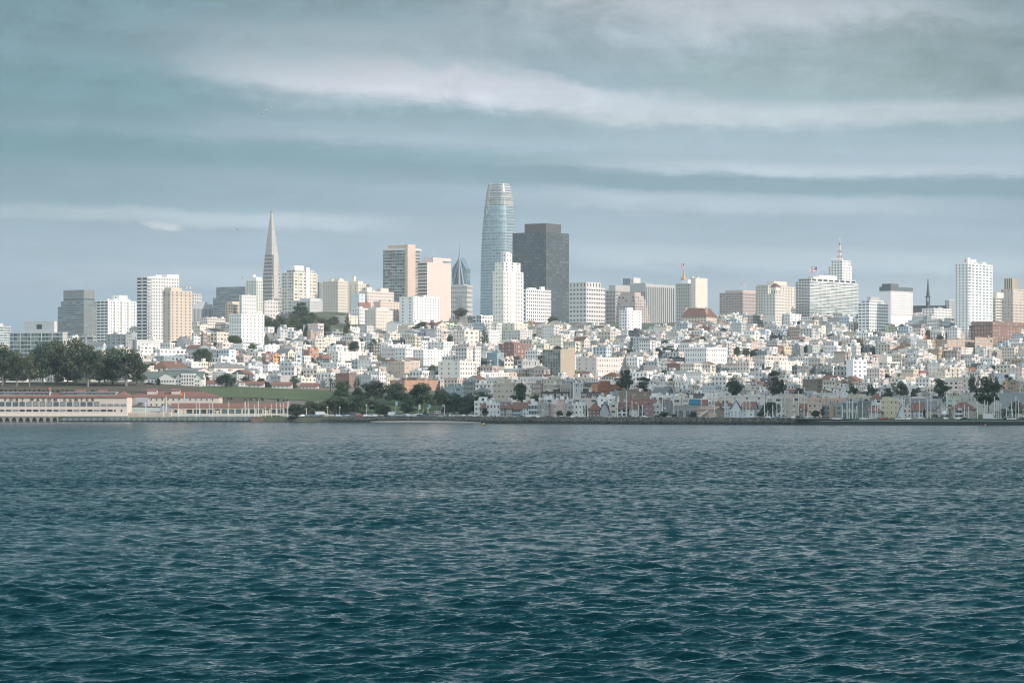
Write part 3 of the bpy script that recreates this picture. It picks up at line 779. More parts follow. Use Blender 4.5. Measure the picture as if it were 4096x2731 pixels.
tower('house', 'dark red brick house front below the small tiled pavilion', 'house', 1433, 1436, 1482, 1211, 1238, 2880, 'R', 'p', 'p', clutter=1)
tower('apartment_block', 'white block with bay windows and a scalloped roof edge below the dark red house', A_, 1398, 1438, 1472, 1234, 1300, 2820, 'w', 'p', 'p', clutter=3)
tower('apartment_tower', 'tan penthouse-topped apartment block with bay windows standing left of the peach block', A_, 1459, 1503, 1573, 1240, 1338, 2760, 'c', 'p', 'p', clutter=3, wk='dp', pent=[(.2, .9, .1, .8, 2.6, 'g')])
tower('apartment_tower', 'peach apartment block with fire escapes on the hill crest below the tan glass tower', A_, 1494, 1522, 1630, 1207, 1300, 2900, (.72, .56, .46), 'p', (9, 8, .34, .48, .1), clutter=4, wk='dp')
tower('house', 'narrow red brick block with bay windows beside the white scalloped-roof block', A_, 1630, 1636, 1655, 1213, 1280, 2910, 'R', 'p', 'w', clutter=1)
tower('apartment_block', 'white apartment block with a scalloped gothic roofline right of the peach block', A_, 1597, 1654, 1759, 1188, 1290, 2880, 'W', 's', (10, 9, .34, .48, .2), clutter=2, wk='dpb',
      pent=[(.0, .04, .1, .12, .8)] + [(1.0 - .012, 1.0, .45 + .1 * q, .49 + .1 * q, 1.3, 'W') for q in range(6)])

tower('apartment_tower', 'tan concrete and dark glass tower with a flat overhanging top slab', A_, 1532, 1627, 1680, 1000, 1215, 3150, (.50, .38, .28), 'g', 'b', a=33, clutter=0, bands=('g', 3.3, .7, .35),
      tiers=[(-.02, 1.03, -.03, 1.05, 993, '0', (.7, .68, .64), 'top_slab'), (.15, .95, .1, .7, 979, '0', (.55, .42, .32), 'penthouse'), (.96, 1.06, -.04, .55, 977, '0', (.56, .45, .38), 'shaft', 0)])
tower('apartment_tower', 'blank peach-walled tower with a glass-banded edge beside the tan glass tower', A_, 1671, 1708, 1804, 1050, 1295, 3080, (.66, .52, .455), 'b', (9, 19, .0, .0, 0), clutter=1, bands=None,
      tiers=[(0, 1, .25, .66, 1028, '0'), (0, 1, .66, 1, 1041, '0')])

# glass gable tower with a needle
def needle_tower():
    Y = 4500.0; zb = 5; k = Y / F
    e = empty('needle_tower', (PX(1850, Y), Y, zb), -math.radians(20), 'blue glass tower with a pointed crystal top and a thin needle', 'skyscraper')
    H = lambda p: PZ(p, Y) - zb
    c = (.13, .20, .26); gl = (.9, .75, .5)
    hw = 24 * k; sh, pk = H(1075), H(1030)
    mb = MB()
    x0, x1, y0, y1 = -hw * 1.45, hw, -hw, hw
    mb.quad((x0, y0, 0), (0, y0 - 4, 0), (0, y0 - 4, pk), (x0, y0, sh), c, gl, (6, 24))
    mb.quad((0, y0 - 4, 0), (x1, y0, 0), (x1, y0, sh), (0, y0 - 4, pk), c, gl, (5, 24))
    mb.quad((x1, y0, 0), (x1, y1, 0), (x1, y1, sh), (x1, y0, sh), c, gl, (8, 24))
    mb.quad((x1, y1, 0), (x0, y1, 0), (x0, y1, sh), (x1, y1, sh), c, gl, (10, 24))
    mb.quad((x0, y1, 0), (x0, y0, 0), (x0, y0, sh), (x0, y1, sh), c, gl, (8, 24))
    mb.poly([(x0, y0, sh), (0, y0 - 4, pk), (0, y1, pk), (x0, y1, sh)], c); mb.poly([(0, y0 - 4, pk), (x1, y0, sh), (x1, y1, sh), (0, y1, pk)], c)
    mb.build('glass_body', M['facade'], e)
    mb = MB(); g_ = (.28, .33, .36)
    mb.tube((0, y0 - 4.5, 0), (0, y0 - 4.5, pk), 2.2, 1.8, 4, g_); mb.build('rib', M['facade'], e)
    for xx in (x0 * .95, x1 * .8):
        mb = MB(); mb.tube((xx, y0 - 2, H(1160)), (0, y0 - 5, pk), 1.5, 1.2, 4, g_); mb.build('rib', M['facade'], e)
    mb = MB(); mb.tube((0, y0 - 3, pk - 1), (0, y0 - 3, H(1008)), 2.0, .8, 5, g_); mb.tube((0, y0 - 3, H(1008)), (0, y0 - 3, H(970)), .7, .15, 5, g_); mb.build('needle', M['facade'], e)
    BUILT.append((1805, 1874, 970, 1145, Y, PX(1850, Y), Y, 16, 'needle tower'))
needle_tower()
tower('office_tower', 'pale stone office tower with stepped shoulders and dark vertical strips below the glass needle tower', 'office tower', 1795, 1868, 1890, 1142, 1275, 4000, (.50, .48, .46), (9, 7, .5, .45, .1), (5, 7, .5, .5, .1), a=22,
      clutter=0, basez=5, tiers=[(.1, .8, .1, .9, 1137, '0'), (.42, .75, -.06, .5, 1180, 'v', None, 'glass_bay', 0)])

# the rounded giant
def rounded_tower():
    Y = 4700.0; zb = 4.0; k = Y / F
    e = empty('rounded_glass_tower', (PX(1997, Y), Y, zb), -math.radians(30), 'tallest tower, a rounded glass obelisk with a pale open lattice crown', 'skyscraper')
    prof = [(1300, 79), (1250, 79), (1100, 77.5), (1000, 74.5), (930, 70.5), (880, 66), (826, 60.5)]
    crown = [(826, 60.5), (800, 56.5), (770, 52.5), (737, 44.5)]
    n = 64; p_ = 3.6
    def sec(r):
        out = []
        for q in range(n):
            t = 2 * math.pi * q / n; c_, s_ = math.cos(t), math.sin(t)
            rr = (abs(c_) ** p_ + abs(s_) ** p_) ** (-1 / p_)
            out.append((c_ * rr * r, s_ * rr * r))
        return out
    R0 = .84 * k
    def band(mb, pts, col_, par, un, vn):
        for (pa, ra), (pb, rb) in zip(pts, pts[1:]):
            A, Bq = sec(ra * R0), sec(rb * R0); za, zb_ = PZ(pa, Y) - zb, PZ(pb, Y) - zb
            for q in range(n):
                j = (q + 1) % n
                mb.quad(A[q] + (za,), A[j] + (za,), Bq[j] + (zb_,), Bq[q] + (zb_,), col_, par, (un, max(1, round((zb_ - za) / vn))))
    mb = MB(); band(mb, [(1560, 79)] + prof, (.26, .31, .33), (.88, .74, 1.0), 1, 4.4)
    body = mb.build('glass_body', M['tower_glass'], e)
    for z in np.arange(PZ(1250, Y) - zb, PZ(745, Y) - zb, 8.8):       # sunshade rings
        py = toPY(z + zb, Y); r_ = np.interp(-py, [-1300, -1250, -1100, -1000, -930, -880, -826, -800, -770, -737], [79, 79, 77.5, 74.5, 70.5, 66, 60.5, 56.5, 52.5, 44.5])
        mb = MB(); A, Bq = sec(r_ * R0 + .55), sec(r_ * R0 + .05)
        for q in range(n):
            j = (q + 1) % n
            mb.quad(A[q] + (z,), A[j] + (z,), A[j] + (z + .3,), A[q] + (z + .3,), (.36, .40, .41))
            mb.quad(A[j] + (z,), A[q] + (z,), Bq[q] + (z,), Bq[j] + (z,), (.4, .4, .4)); mb.quad(A[q] + (z + .3,), A[j] + (z + .3,), Bq[j] + (z + .3,), Bq[q] + (z + .3,), (.4, .4, .4))
        mb.build('sunshade_ring', M['facade'], e)
    mb = MB(); band(mb, crown, (.46, .47, .46), (.62, .66, .25), 1, 4.0)
    A = sec(43 * R0); mb.poly([p + (PZ(738, Y) - zb,) for p in A], (.3, .3, .3))
    mb.build('crown', M['facade'], e)
    mb = MB()
    for (pa, ra), (pb, rb) in zip([(860, 64)] + crown, crown + [(735, 44)]):
        za, z2 = PZ(pa, Y) - zb, PZ(pb, Y) - zb
        t = math.radians(-115)
        for dt in (-.05, .05):
            c_, s_ = math.cos(t + dt), math.sin(t + dt); rr = (abs(c_) ** p_ + abs(s_) ** p_) ** (-1 / p_)
            mb.tube((c_ * rr * ra * R0 * 1.02, s_ * rr * ra * R0 * 1.02, za), (c_ * rr * rb * R0 * 1.02, s_ * rr * rb * R0 * 1.02, z2), .7, .7, 4, (.55, .55, .53))
    mb.build('crown_ladder', M['facade'], e)
    BUILT.append((1917, 2072, 737, 1270, Y, PX(1997, Y), Y, 35, 'rounded tower'))
def tower_glass_material():
    m = bpy.data.materials.new('tower_glass'); m.use_nodes = True
    t = NT(m.node_tree); b = t.n['Principled BSDF']
    uv = t.node('ShaderNodeUVMap').outputs[0]; u, v, _ = t.xyz(uv)[:3]
    fu = t.m('ABSOLUTE', t.m('SUBTRACT', t.m('FRACT', u), .5)); fv_ = t.m('ABSOLUTE', t.m('SUBTRACT', t.m('FRACT', v), .5))
    mask = t.m('MULTIPLY', t.m('LESS_THAN', fu, .44), t.m('LESS_THAN', fv_, .40))
    wn = t.node('ShaderNodeTexWhiteNoise', noise_dimensions='3D')
    geo = t.node('ShaderNodeTexCoord').outputs['Object']
    t.put(wn.inputs['Vector'], t.comb(t.m('FLOOR', t.m('MULTIPLY', t.xyz(geo)[0], .3)), t.m('FLOOR', v), t.m('FLOOR', t.m('MULTIPLY', t.xyz(geo)[1], .3))))
    gl = t.mix(wn.outputs[0], (.20, .30, .34), (.34, .46, .50))
    t.put(b.inputs['Base Color'], t.mix(mask, (.42, .45, .46), gl)); t.put(b.inputs['Metallic'], t.m('MULTIPLY', mask, .55))
    b.inputs['Roughness'].default_value = .22
    return m
M['tower_glass'] = tower_glass_material()
rounded_tower()

tower('office_tower', 'broad dark brown granite tower with bay windows and a lower plain top block', 'office tower', 2050, 2184, 2276, 928, 1300, 4000, 'V', (12, 27, .64, .50, .30), (7, 27, .68, .50, .25), a=34, clutter=0, parapet=False, basez=5,
      fins=None, tiers=[(.36, .995, .004, .66, 893, (8, 1, .0, .0, 0), (.095, .09, .09))])
tower('apartment_tower', 'white stepped art deco tower with a square lantern before the rounded glass tower', A_, 1971, 2014, 2092, 1086, 1288, 3000, (.80, .75, .68), (4, 13, .32, .45, .1), (7, 13, .34, .45, .3), a=33, clutter=0, wk='dp',
      fins=('W', 6.5, .35, .7, 'R'), tiers=[(.14, .98, .03, .88, 1048, (3, 3, .3, .5, .1)), (.45, .85, .2, .5, 1012, (2, 2, .25, .5, 0))], pent=[(.5, .8, .25, .45, 1.5), ])
tower('office_building', 'white gridded office block with tall top-floor slots right of the art deco tower', 'office', 2092, 2105, 2204, 1158, 1285, 3300, 'W', 'o', (12, 9, .58, .55, .1), clutter=3, basez=60, pent=[(.1, .9, .12, .42, 2.2, 'w'), (.2, .9, .62, .76, 4.0, 'w')],
      tiers=[(.0, 1.002, -.002, 1, 1157.5, '0')])
tower('office_tower', 'light grey office block with slanted roof skylights right of the dark granite tower', 'office tower', 2277, 2345, 2421, 1150, 1305, 3900, 'Z', (5, 9, .66, .45, .4), (8, 9, .7, .45, .5), clutter=0, basez=5,
      tiers=[(.0, 1, .0, .76, 1128, (5, 1, .35, .8, .6))])
tower('office_tower', 'grey concrete office block with small square windows behind the pink stepped tower', 'office tower', 2421, 2462, 2520, 1161, 1312, 3950, (.42, .40, .38), (7, 10, .5, .52, 0), 'o', clutter=0, basez=5, tiers=[(.36, 1, 0, 1, 1140, '0')])
tower('office_tower', 'wide office slab with close dark vertical ribs', 'office tower', 2490, 2583, 2698, 1137, 1312, 4200, (.44, .44, .43), (13, 1, .45, .84, 0), (14, 1, .52, .92, 0), a=37, clutter=2, basez=5, fins=None, pent=[(.1, .6, .3, .6, 3, 'S')])
def drum(label, x0, x1, yt, yb, Y, col, name='rooftop_drum', cat='building'):
    pass
tower('office_tower', 'blue glass block peeking over the ribbed slab with a pale lift core', 'office tower', 2492, 2520, 2548, 1114, 1160, 4600, (.20, .30, .36), 'r', 'r', clutter=0, basez=5, tiers=[(1.0, 1.2, .3, 1.3, 1110, '0', 'Z', 'lift_core', 0)])
tower('apartment_tower', 'pink brick tower stepping up like a ziggurat in front of the ribbed slab', A_, 2463, 2540, 2599, 1262, 1322, 3400, (.50, .38, .34), 'w', 'w', clutter=0, wk='dp',
      tiers=[(.0, .98, .04, .86, 1222, 'w'), (.03, .98, .05, .74, 1196, 'w'), (.08, .95, .05, .66, 1182, 'w'), (.2, .92, .08, .5, 1168, '0')])
tower('apartment_tower', 'slim white slab tower with side balconies in front of the pink ziggurat tower', A_, 2478, 2508, 2566, 1241, 1328, 2950, 'W', 'p', 's', clutter=0, balc=('R', .12, 4, 'W', 3.0), tiers=[(.7, 1, .02, .4, 1229, '0')])
tower('hotel_tower', 'stone hotel tower with a gridded front under a copper flag spire', 'hotel', 2704, 2768, 2790, 1134, 1300, 3600, (.48, .45, .41), (7, 12, .55, .55, .1), 'p', clutter=0, cornice=8, basez=20,
      tiers=[(.35, .7, .1, .6, 1118, '0', 'W')])
tower('hotel_tower', 'blank cream slab with one high balcony window beside the gridded hotel tower', 'hotel', 2762, 2782, 2830, 1112, 1296, 3500, (.64, .58, .50), '0', (1, 14, .0, .0, 0), clutter=2, basez=20)
sp = empty('rooftop_spire', (PX(2736, 3610), 3615, PZ(1120, 3610)), 0, 'small copper-coloured spire on the gridded hotel tower', 'spire')
mb = MB(); mb.rings([(0, 3.6, 3.6), (2.5, 3.6, 3.6), (3, 2.6, 2.6), (6, 1.2, 1.2), (13, .35, .35)], 8, (.50, .30, .17)); mb.build('spire_cone', M['facade'], sp)
flagpole(2736, 1054, 1100, 3612, 'pale flag on the copper-coloured spire', 'us', 13, 13)
e_, *_ = tower('mansion_block', 'long cream apartment building under a steep brown mansard roof with chimneys', A_, 2727, 2826, 2868, 1231, 1298, 3000, (.66, .55, .42), 'p', 'p', a=20, roof='man', roofm='roof_brown', roofh=8.5, clutter=0, wk='dp')
for q, (xx, hh) in enumerate([(-24, 11), (-13, 10.5), (-3, 10.5)]):
    mb = MB(); h0 = PZ(1231, 3000) - e_.location.z; mb.box(xx, xx + 1.8, 5, 7, h0 - 7, h0 + 1, (.64, .50, .40)); mb.build('chimney', M['facade'], e_)
tower('office_building', 'pinkish stone office block with a long dark window and a sloped roof cap', 'office', 2878, 2971, 3024, 1171, 1262, 3900, (.45, .33, .30), 'w', (9, 7, .6, .6, .4), clutter=0, basez=5, tiers=[(.25, 1, .0, 1, 1160, '0', (.5, .42, .40))])
flagpole(2966, 1135, 1160, 3890, 'small flag on a thin pole above the pinkish office block, the lower one', 'us', 7, 8)
flagpole(2982, 1124, 1158, 3895, 'small flag on a taller thin pole above the pinkish office block', 'us', 8, 8)
tower('apartment_tower', 'cream apartment tower with dark balconies behind the arcaded brown-capped hotel', A_, 3023, 3072, 3183, 1144, 1262, 3250, (.62, .57, .49), 'p', (10, 10, .34, .5, .2), clutter=4, tiers=[(.05, .95, .05, .95, 1139, 'g'), (.3, .9, .25, .72, 1122, '0', None, 'penthouse')])
e_, Ll_, Lr_, Hw_, Y_, zb_ = tower('hotel_building', 'stone hotel with an arcaded top floor and a small brown pyramid-capped turret', 'hotel', 3052, 3101, 3139, 1176, 1262, 3080, (.66, .62, .56), 'p', 'p', clutter=2, cornice=5.5, wk='d',
      tiers=[(.55, .95, .1, .6, 1146, (2, 1, .4, .6, 0), None, 'turret', 20)])
mb = MB(); h0 = PZ(1146, 3080) - zb_; pitched(mb, -Ll_ * .45, -Ll_ * .05, Lr_ * .1, Lr_ * .6, h0, 3.6, 'hip', .5); mb.build('turret_roof', M['roof_brown'], e_)
tower('apartment_slab', 'big glass and white apartment slab with stacked balconies and a scalloped roof edge', A_, 3182, 3240, 3431, 1124, 1262, 3120, (.70, .70, .67), (5, 12, .9, .7, .9), (12, 12, .9, .66, .85), a=38, clutter=0, parapet=False, bands=('W', 3.0, 1.0, .45),
      tiers=[(.1, .98, .03, .97, 1113, (8, 1, .9, .8, .8)), (.5, .9, .1, .3, 1104, '0', 'Z', 'penthouse'), (.2, .8, .25, .62, 1097, '0', 'W', 'penthouse')])
flagpole(3269, 1066, 1108, 3130, 'large stars and stripes flag flying over the glass and white apartment slab', 'us', 29, 21)
e_, Ll_, Lr_, Hw_, Y_, zb_ = tower('apartment_tower', 'white ornate tower with a red and white broadcast mast behind the glass apartment slab', A_, 3312, 3370, 3407, 1065, 1120, 3300, (.80, .79, .77), 'p', 'p', clutter=0, wk='db', basez=60,
      tiers=[(.18, .97, .04, .9, 1042, 'p')])
mb = MB(); z_ = PZ(1040, 3300) - zb_; hh = PZ(948, 3300) - zb_ - z_
cx_, cy_ = -Ll_ * .42, Lr_ * .35
for q in range(9):
    t0, t1 = q / 9, (q + 1) / 9; r0, r1 = 2.3 * (1 - t0) ** 1.7 + .22, 2.3 * (1 - t1) ** 1.7 + .22
    col_ = (.52, .22, .19) if q in (1, 3, 6) else (.72, .72, .70)
    for sx_, sy_ in ((-1, -1), (1, -1), (1, 1), (-1, 1)):
        mb.tube((cx_ + sx_ * r0, cy_ + sy_ * r0, z_ + hh * t0), (cx_ + sx_ * r1, cy_ + sy_ * r1, z_ + hh * t1), .28, .24, 4, col_)
        mb.tube((cx_ + sx_ * r0, cy_ + sy_ * r0, z_ + hh * t0), (cx_ - sy_ * r1, cy_ + sx_ * r1, z_ + hh * t1), .18, .18, 4, col_)
mb.build('broadcast_mast', M['facade'], e_)
for q in range(7):
    mb = MB(); xx = -Ll_ * (.8 - .12 * q); mb.rings([(0, .8, .8), (1.4, .8, .8), (2.4, .3, .3)], 6, (.8, .79, .77)); mb.v = [(x + xx, y + Lr_ * .06, zz + z_ - .3) for x, y, zz in mb.v]; mb.build('finial', M['facade'], e_)
tower('apartment_block', 'small white terraced block right of the glass apartment slab', A_, 3432, 3478, 3552, 1212, 1266, 2980, 'W', 'w', 'w', clutter=4, wk='db', tiers=[(.2, .95, .05, .8, 1200, 'w')])
tower('apartment_block', 'low grey block with a green roof light behind the dark-topped hotel', A_, 3470, 3482, 3520, 1189, 1230, 3300, 'G', '0', '0', clutter=0, basez=60)
tower('hotel_tower', 'white hotel with a blank shaded wall, gridded windows and a dark charcoal top storey', 'hotel', 3518, 3563, 3651, 1163, 1262, 3050, (.78, .77, .78), '0', (10, 9, .5, .55, .1), clutter=0, parapet=False,
      tiers=[(-.005, 1.005, -.005, 1.005, 1146, (1, 1, 0, 0, 0), (.13, .15, .16)), (.1, .9, .05, .4, 1134, '0', (.13, .14, .15), 'penthouse')])

def church():
    Y = 3400.0
    e = empty('cathedral', (PX(3712, Y), Y, 60), -math.radians(12), 'dark cathedral roof with a thin lattice spire topped by a cross', 'church')
    H = lambda p: PZ(p, Y) - 60
    k = Y / F
    mb = MB(); mb.box(-62 * k, 70 * k, -8, 14, 0, H(1250), (.30, .31, .31)); mb.build('nave', M['facade'], e)
    mb = MB(); pitched(mb, -62 * k, 70 * k, -8, 14, H(1250), H(1222) - H(1250), 'gx', .5); mb.build('roof', M['dark'], e)
    s_ = empty('spire', (0, 0, 0)); s_.parent = e
    mb = MB(); c_ = (.10, .13, .14)
    mb.rings([(H(1240), 2.6, 2.6), (H(1205), 2.4, 2.4)], 8, c_); mb.build('belfry_base', M['facade'], s_)
    mb = MB()
    for q in range(8):
        t = q * math.pi / 4; mb.tube((2.2 * math.cos(t), 2.2 * math.sin(t), H(1205)), (2.0 * math.cos(t), 2.0 * math.sin(t), H(1186)), .3, .3, 4, c_)
    mb.rings([(H(1189), 3.8, 3.8), (H(1187), 3.8, 3.8), (H(1186), 2.2, 2.2)], 8, c_)
    mb.build('belfry', M['facade'], s_)
    mb = MB(); mb.rings([(H(1186), 2.0, 2.0), (H(1150), 1.0, 1.0), (H(1114), .35, .35)], 8, c_)
    for q in range(9):
        z = H(1186) + (H(1114) - H(1186)) * q / 9; r_ = 2.1 * (1 - q / 9) + .55; mb.rings([(z, r_, r_), (z + .5, r_, r_)], 8, c_)
    mb.build('spire_needle', M['facade'], s_)
    mb = MB(); mb.box(-.12, .12, -.12, .12, H(1114), H(1097), (.5, .35, .28)); mb.box(-.9, .9, -.12, .12, H(1101), H(1100), (.5, .35, .28)); mb.build('cross', M['facade'], s_)
    BUILT.append((3651, 3780, 1097, 1255, Y, PX(3712, Y), Y, 20, 'cathedral'))
church()
tower('apartment_block', 'low white stone building in front of the dark cathedral', A_, 3688, 3738, 3806, 1234, 1272, 3080, 'w', 'p', 'p', clutter=3)
tower('office_tower', 'hazy pale tower with a pitched glass top between the cathedral and the white glass tower', 'office tower', 3780, 3796, 3822, 1200, 1275, 4500, 'g', 'r', 'r', clutter=1, basez=5)
tower('apartment_tower', 'white apartment tower with sea-green glass corners and cluttered roof', A_, 3819, 3872, 3970, 1055, 1290, 2965, (.79, .78, .78), (4, 20, .36, .5, .5), (7, 20, .62, .5, .75), a=36, clutter=7, parapet=True,
      balc=('R', .05, 6, 'b', 3.0), pent=[(.55, .95, .02, .12, 6, 'W'), (.2, .6, .35, .55, 5, 'W'), (.3, .8, .7, .85, 3, 'W')])
tower('apartment_tower', 'narrow cream block with yellowish balconies right of the white glass-cornered tower', A_, 3968, 3985, 4006, 1190, 1285, 3080, 'C', 'p', 'B', clutter=1, tiers=[(0, 1, .1, 1.4, 1170, '0')])
tower('hotel_tower', 'tan stepped deco hotel with a ribbed square lantern at the right end of the skyline', 'hotel', 3995, 4052, 4150, 1214, 1290, 3120, (.56, .47, .40), 'p', 'p', clutter=2, wk='dp', minpx=5,
      tiers=[(.15, 1, .0, .9, 1156, 'p'), (.3, .9, .04, .34, 1113, 'r', (.62, .52, .42), 'lantern')])
tower('hotel_building', 'large red brick building with a pale cornice below the tan deco hotel', A_, 3862, 3970, 4094, 1287, 1378, None, (.27, .14, .105), (9, 6, .32, .5, .1), (11, 7, .34, .5, .6), a=37, clutter=2, cornice=4.0, wk='pd')
tower('school_building', 'long low orange-tan school with wide window groups below the red brick building', 'school', 3730, 3788, 3905, 1358, 1395, None, (.46, .31, .22), (2, 2, .3, .6, .3), (6, 2, .55, .6, .7), clutter=2, wk='bp')
tower('school_building', 'taller orange-tan end wing of the long school', 'school', 3898, 3900, 3972, 1349, 1396, None, (.46, .31, .22), 'w', (4, 2, .6, .55, .7), clutter=1, wk='bp', d=16)

# ------------------------------------------------------------------ buildings on the slope one can tell apart
H_ = 'house'
def mid(x0, xc, x1, yt, yb, col, label, cat=A_, Ls='p', Rs=None, **k):
    nm = k.pop('name', 'apartment_block' if cat == A_ else 'house')
    k.setdefault('wk', 'dp'); k.setdefault('clutter', 3)
    Y_ = k.pop('Y', None)
    if Y_ and 2100 < Y_ < 2950 and toPY(gz(PX(xc, Y_), Y_), Y_) - yb > 12: Y_ = None
    return tower(nm, label, cat, x0, xc, x1, yt, yb, Y_, col, Ls, Rs, **k)
# left part, from the top down
mid(0, 0, 43, 1306, 1385, 'g', 'grey concrete apartment slab cut by the left edge of the view', Ls='B', a=30, Y=2330, pent=[(0, 1, .0, .3, 4)])
mid(40, 252, 270, 1330, 1480, (.44, .45, .43), 'wide grey concrete and glass apartment slab rising behind the grove of big trees', Ls='g', Rs='0', a=16, Y=2330, wk='bD', minpx=7, clutter=0,
    fins=('Z', 9, .8, .5, 'L'), bands=('Z', 3.1, .5, .25), pent=[(.25, .82, .2, .8, 9, 'g')])
mid(275, 290, 318, 1345, 1372, 'W', 'small white house between the concrete slab and the grove', H_, Y=2500)
mid(315, 375, 384, 1346, 1400, (.40, .42, .38), 'low olive-grey apartment block with balconies above the grove', Ls='B', a=14, Y=2420)
mid(362, 412, 425, 1366, 1410, 'b', 'bluish white house with a pitched roof above the grove', H_, roof='gx', roofm='roof_grey', Y=2350, a=15)
mid(425, 505, 530, 1338, 1400, 'S', 'grey-blue balconied apartment row above the grove', Ls='w', a=18, Y=2440, wk='bd')
mid(505, 525, 548, 1332, 1392, 'H', 'small grey tower block left of the parking podium', Y=2480)
mid(552, 560, 640, 1384, 1420, 'w', 'white terraced block with roof clutter below the podium', Y=2330, Rs='w', clutter=6)
mid(612, 640, 752, 1397, 1428, 'W', 'long white terraced building with arched windows below the podium', Y=2280, Rs='w', clutter=6)
mid(620, 655, 774, 1425, 1455, 'B', 'blue-green and white glassy house row above the tan hipped roof', Y=2230, Ls='w', Rs='w', wk='bd', clutter=5)
mid(707, 735, 768, 1345, 1398, 'G', 'grey gabled house with a pointed roof below the yellow-cream tower', H_, a=28, roof='gy', roofm='roof_grey', roofh=5, Y=2500, Rs='w')
mid(768, 775, 802, 1348, 1392, 'w', 'narrow white glass-fronted house below the yellow-cream tower', H_, Ls='w', Rs='w', Y=2490)
mid(800, 812, 845, 1340, 1388, 'N', 'brown brick house with a balcony beside the beige bay-fronted block', H_, Ls='w', Y=2480)
mid(843, 868, 920, 1331, 1372, 'c', 'beige bay-fronted apartment block with a set-back top floor left of the white hotel', Y=2500, Ls='w', Rs='w', tiers=[(.1, .8, .1, .7, 1326, 'w')])
mid(868, 890, 933, 1372, 1405, 'K', 'pinkish lower wing below the beige bay-fronted block', Y=2440, Rs='w')
mid(768, 790, 860, 1288, 1318, 'K', 'pale pink house cluster with red roof edges below the slit-windowed office', Y=2850, Rs='w', clutter=6)
mid(800, 830, 915, 1272, 1300, 'K', 'pale pink upper terrace house with red trim left of the white hotel', Y=2900, Rs='w', clutter=6)
mid(768, 800, 850, 1303, 1336, 'C', 'cream house below the pink cluster', H_, Y=2720, Rs='p')
mid(812, 850, 888, 1312, 1335, 'W', 'white gabled house with dark trim left of the white hotel', H_, roof='gy', roofm='dark', a=25, roofh=3, Y=2680)
mid(916, 966, 1057, 1256, 1384, 'W', 'tall plain white hotel block with rows of small windows on the hillside', 'hotel', (5, 9, .38, .4, .2), (6, 9, .32, .42, .5), Y=2560, cornice=6, name='hotel_block', clutter=4)
mid(1342, 1393, 1432, 1264, 1336, 'c', 'beige block with arched top windows behind the tall star-branched pine', Y=2800, Ls='s')
mid(1392, 1395, 1440, 1312, 1342, 'W', 'small white house with dark arches below the beige arched block', H_, Y=2700)
mid(1438, 1468, 1497, 1305, 1336, 'Z', 'white and beige house at the foot of the tan penthouse block', H_, Y=2700)
mid(1072, 1110, 1140, 1292, 1318, (.55, .42, .33), 'terracotta-roofed villa under the hilltop trees', H_, roof='hip', roofm='roof_brown', roofh=2.5, Y=2690)
mid(1057, 1075, 1115, 1332, 1372, 'N', 'dark shingled house with twin gables right of the white hotel', H_, a=25, roof='gy', roofm='roof_grey', roofh=5, Y=2540)
mid(1108, 1122, 1150, 1318, 1368, 'g', 'grey bay-windowed house right of the dark gabled house', H_, Ls='w', Rs='w', Y=2580)
mid(1150, 1178, 1180, 1325, 1370, 'W', 'narrow white house with a bay front, left one of the white pair', H_, Rs='w', Y=2560)
mid(1176, 1182, 1210, 1328, 1362, 'W', 'white house with big dark corner windows, right one of the white pair', H_, Rs=(2, 2, .6, .5, .2), Y=2530)
mid(1228, 1242, 1281, 1329, 1366, (.40, .27, .21), 'brown brick and grey house right of the white pair', H_, Rs='w', Y=2540)
mid(1290, 1330, 1372, 1328, 1352, 'S', 'long dark flat-roofed house among the hillside trees', H_, Ls='w', Rs='w', wk='D', Y=2620)
mid(1052, 1060, 1118, 1382, 1414, 'W', 'bright white house with a sloping parapet below the white hotel', H_, Ls='0', Rs='s', Y=2420)
mid(1023, 1030, 1062, 1384, 1412, 'W', 'small white house left of the sloping parapet house', H_, Y=2425)
mid(1214, 1238, 1276, 1400, 1432, 'O', 'orange house with a flat roof and stacked terraces on the left slope', H_, Rs='w', Y=2390)
mid(1250, 1262, 1300, 1356, 1400, 'c', 'beige house with a set-back glass top above the orange terrace house', H_, Rs='w', Y=2500)
mid(1280, 1295, 1340, 1352, 1385, 'C', 'cream house with awnings above the white stepped group', H_, Y=2540, Rs='p')
mid(1308, 1345, 1400, 1385, 1415, 'W', 'white stepped house with a square roof tower, upper left of the white group', H_, Rs='w', Y=2450, tiers=[(.5, .9, .1, .5, 1377, '0')])
mid(1328, 1352, 1436, 1406, 1448, (.74, .69, .62), 'large white apartment block with a plain lit flank, lowest of the white group', Y=2360, Ls='p', Rs='s')
mid(1405, 1420, 1480, 1410, 1430, 'K', 'pale pink flat-roofed house right of the white stepped group', H_, Y=2380, Rs='s')
mid(1047, 1062, 1092, 1415, 1460, 'L', 'dark maroon house left of the small yellow-orange house', H_, Ls='w', Y=2330)
mid(1090, 1093, 1120, 1424, 1463, (.68, .34, .09), 'small yellow-orange house with three rows of windows', H_, Rs=(2, 3, .35, .5, .1), Y=2320)
mid(1119, 1122, 1137, 1424, 1455, 'W', 'thin white house beside the yellow-orange house', H_, Y=2325)
mid(1180, 1184, 1206, 1418, 1452, (.50, .62, .68), 'light blue house with a stepped top', H_, Y=2330, Rs='w')
mid(1265, 1290, 1328, 1416, 1450, 'b', 'bluish house with a red hipped roof on the left slope', H_, roof='hip', roofm='roof_red', roofh=3.5, a=28, Y=2330, Rs='p')
mid(937, 975, 1012, 1424, 1455, 'k', 'taupe house with a glazed bay below the round cypress', H_, Y=2320, Rs='w')
mid(1005, 1012, 1045, 1424, 1456, 'M', 'peach house with a green pitched roof below the white hotel', H_, roof='hip', roofm='roof_green', roofh=3, Y=2310, a=25)
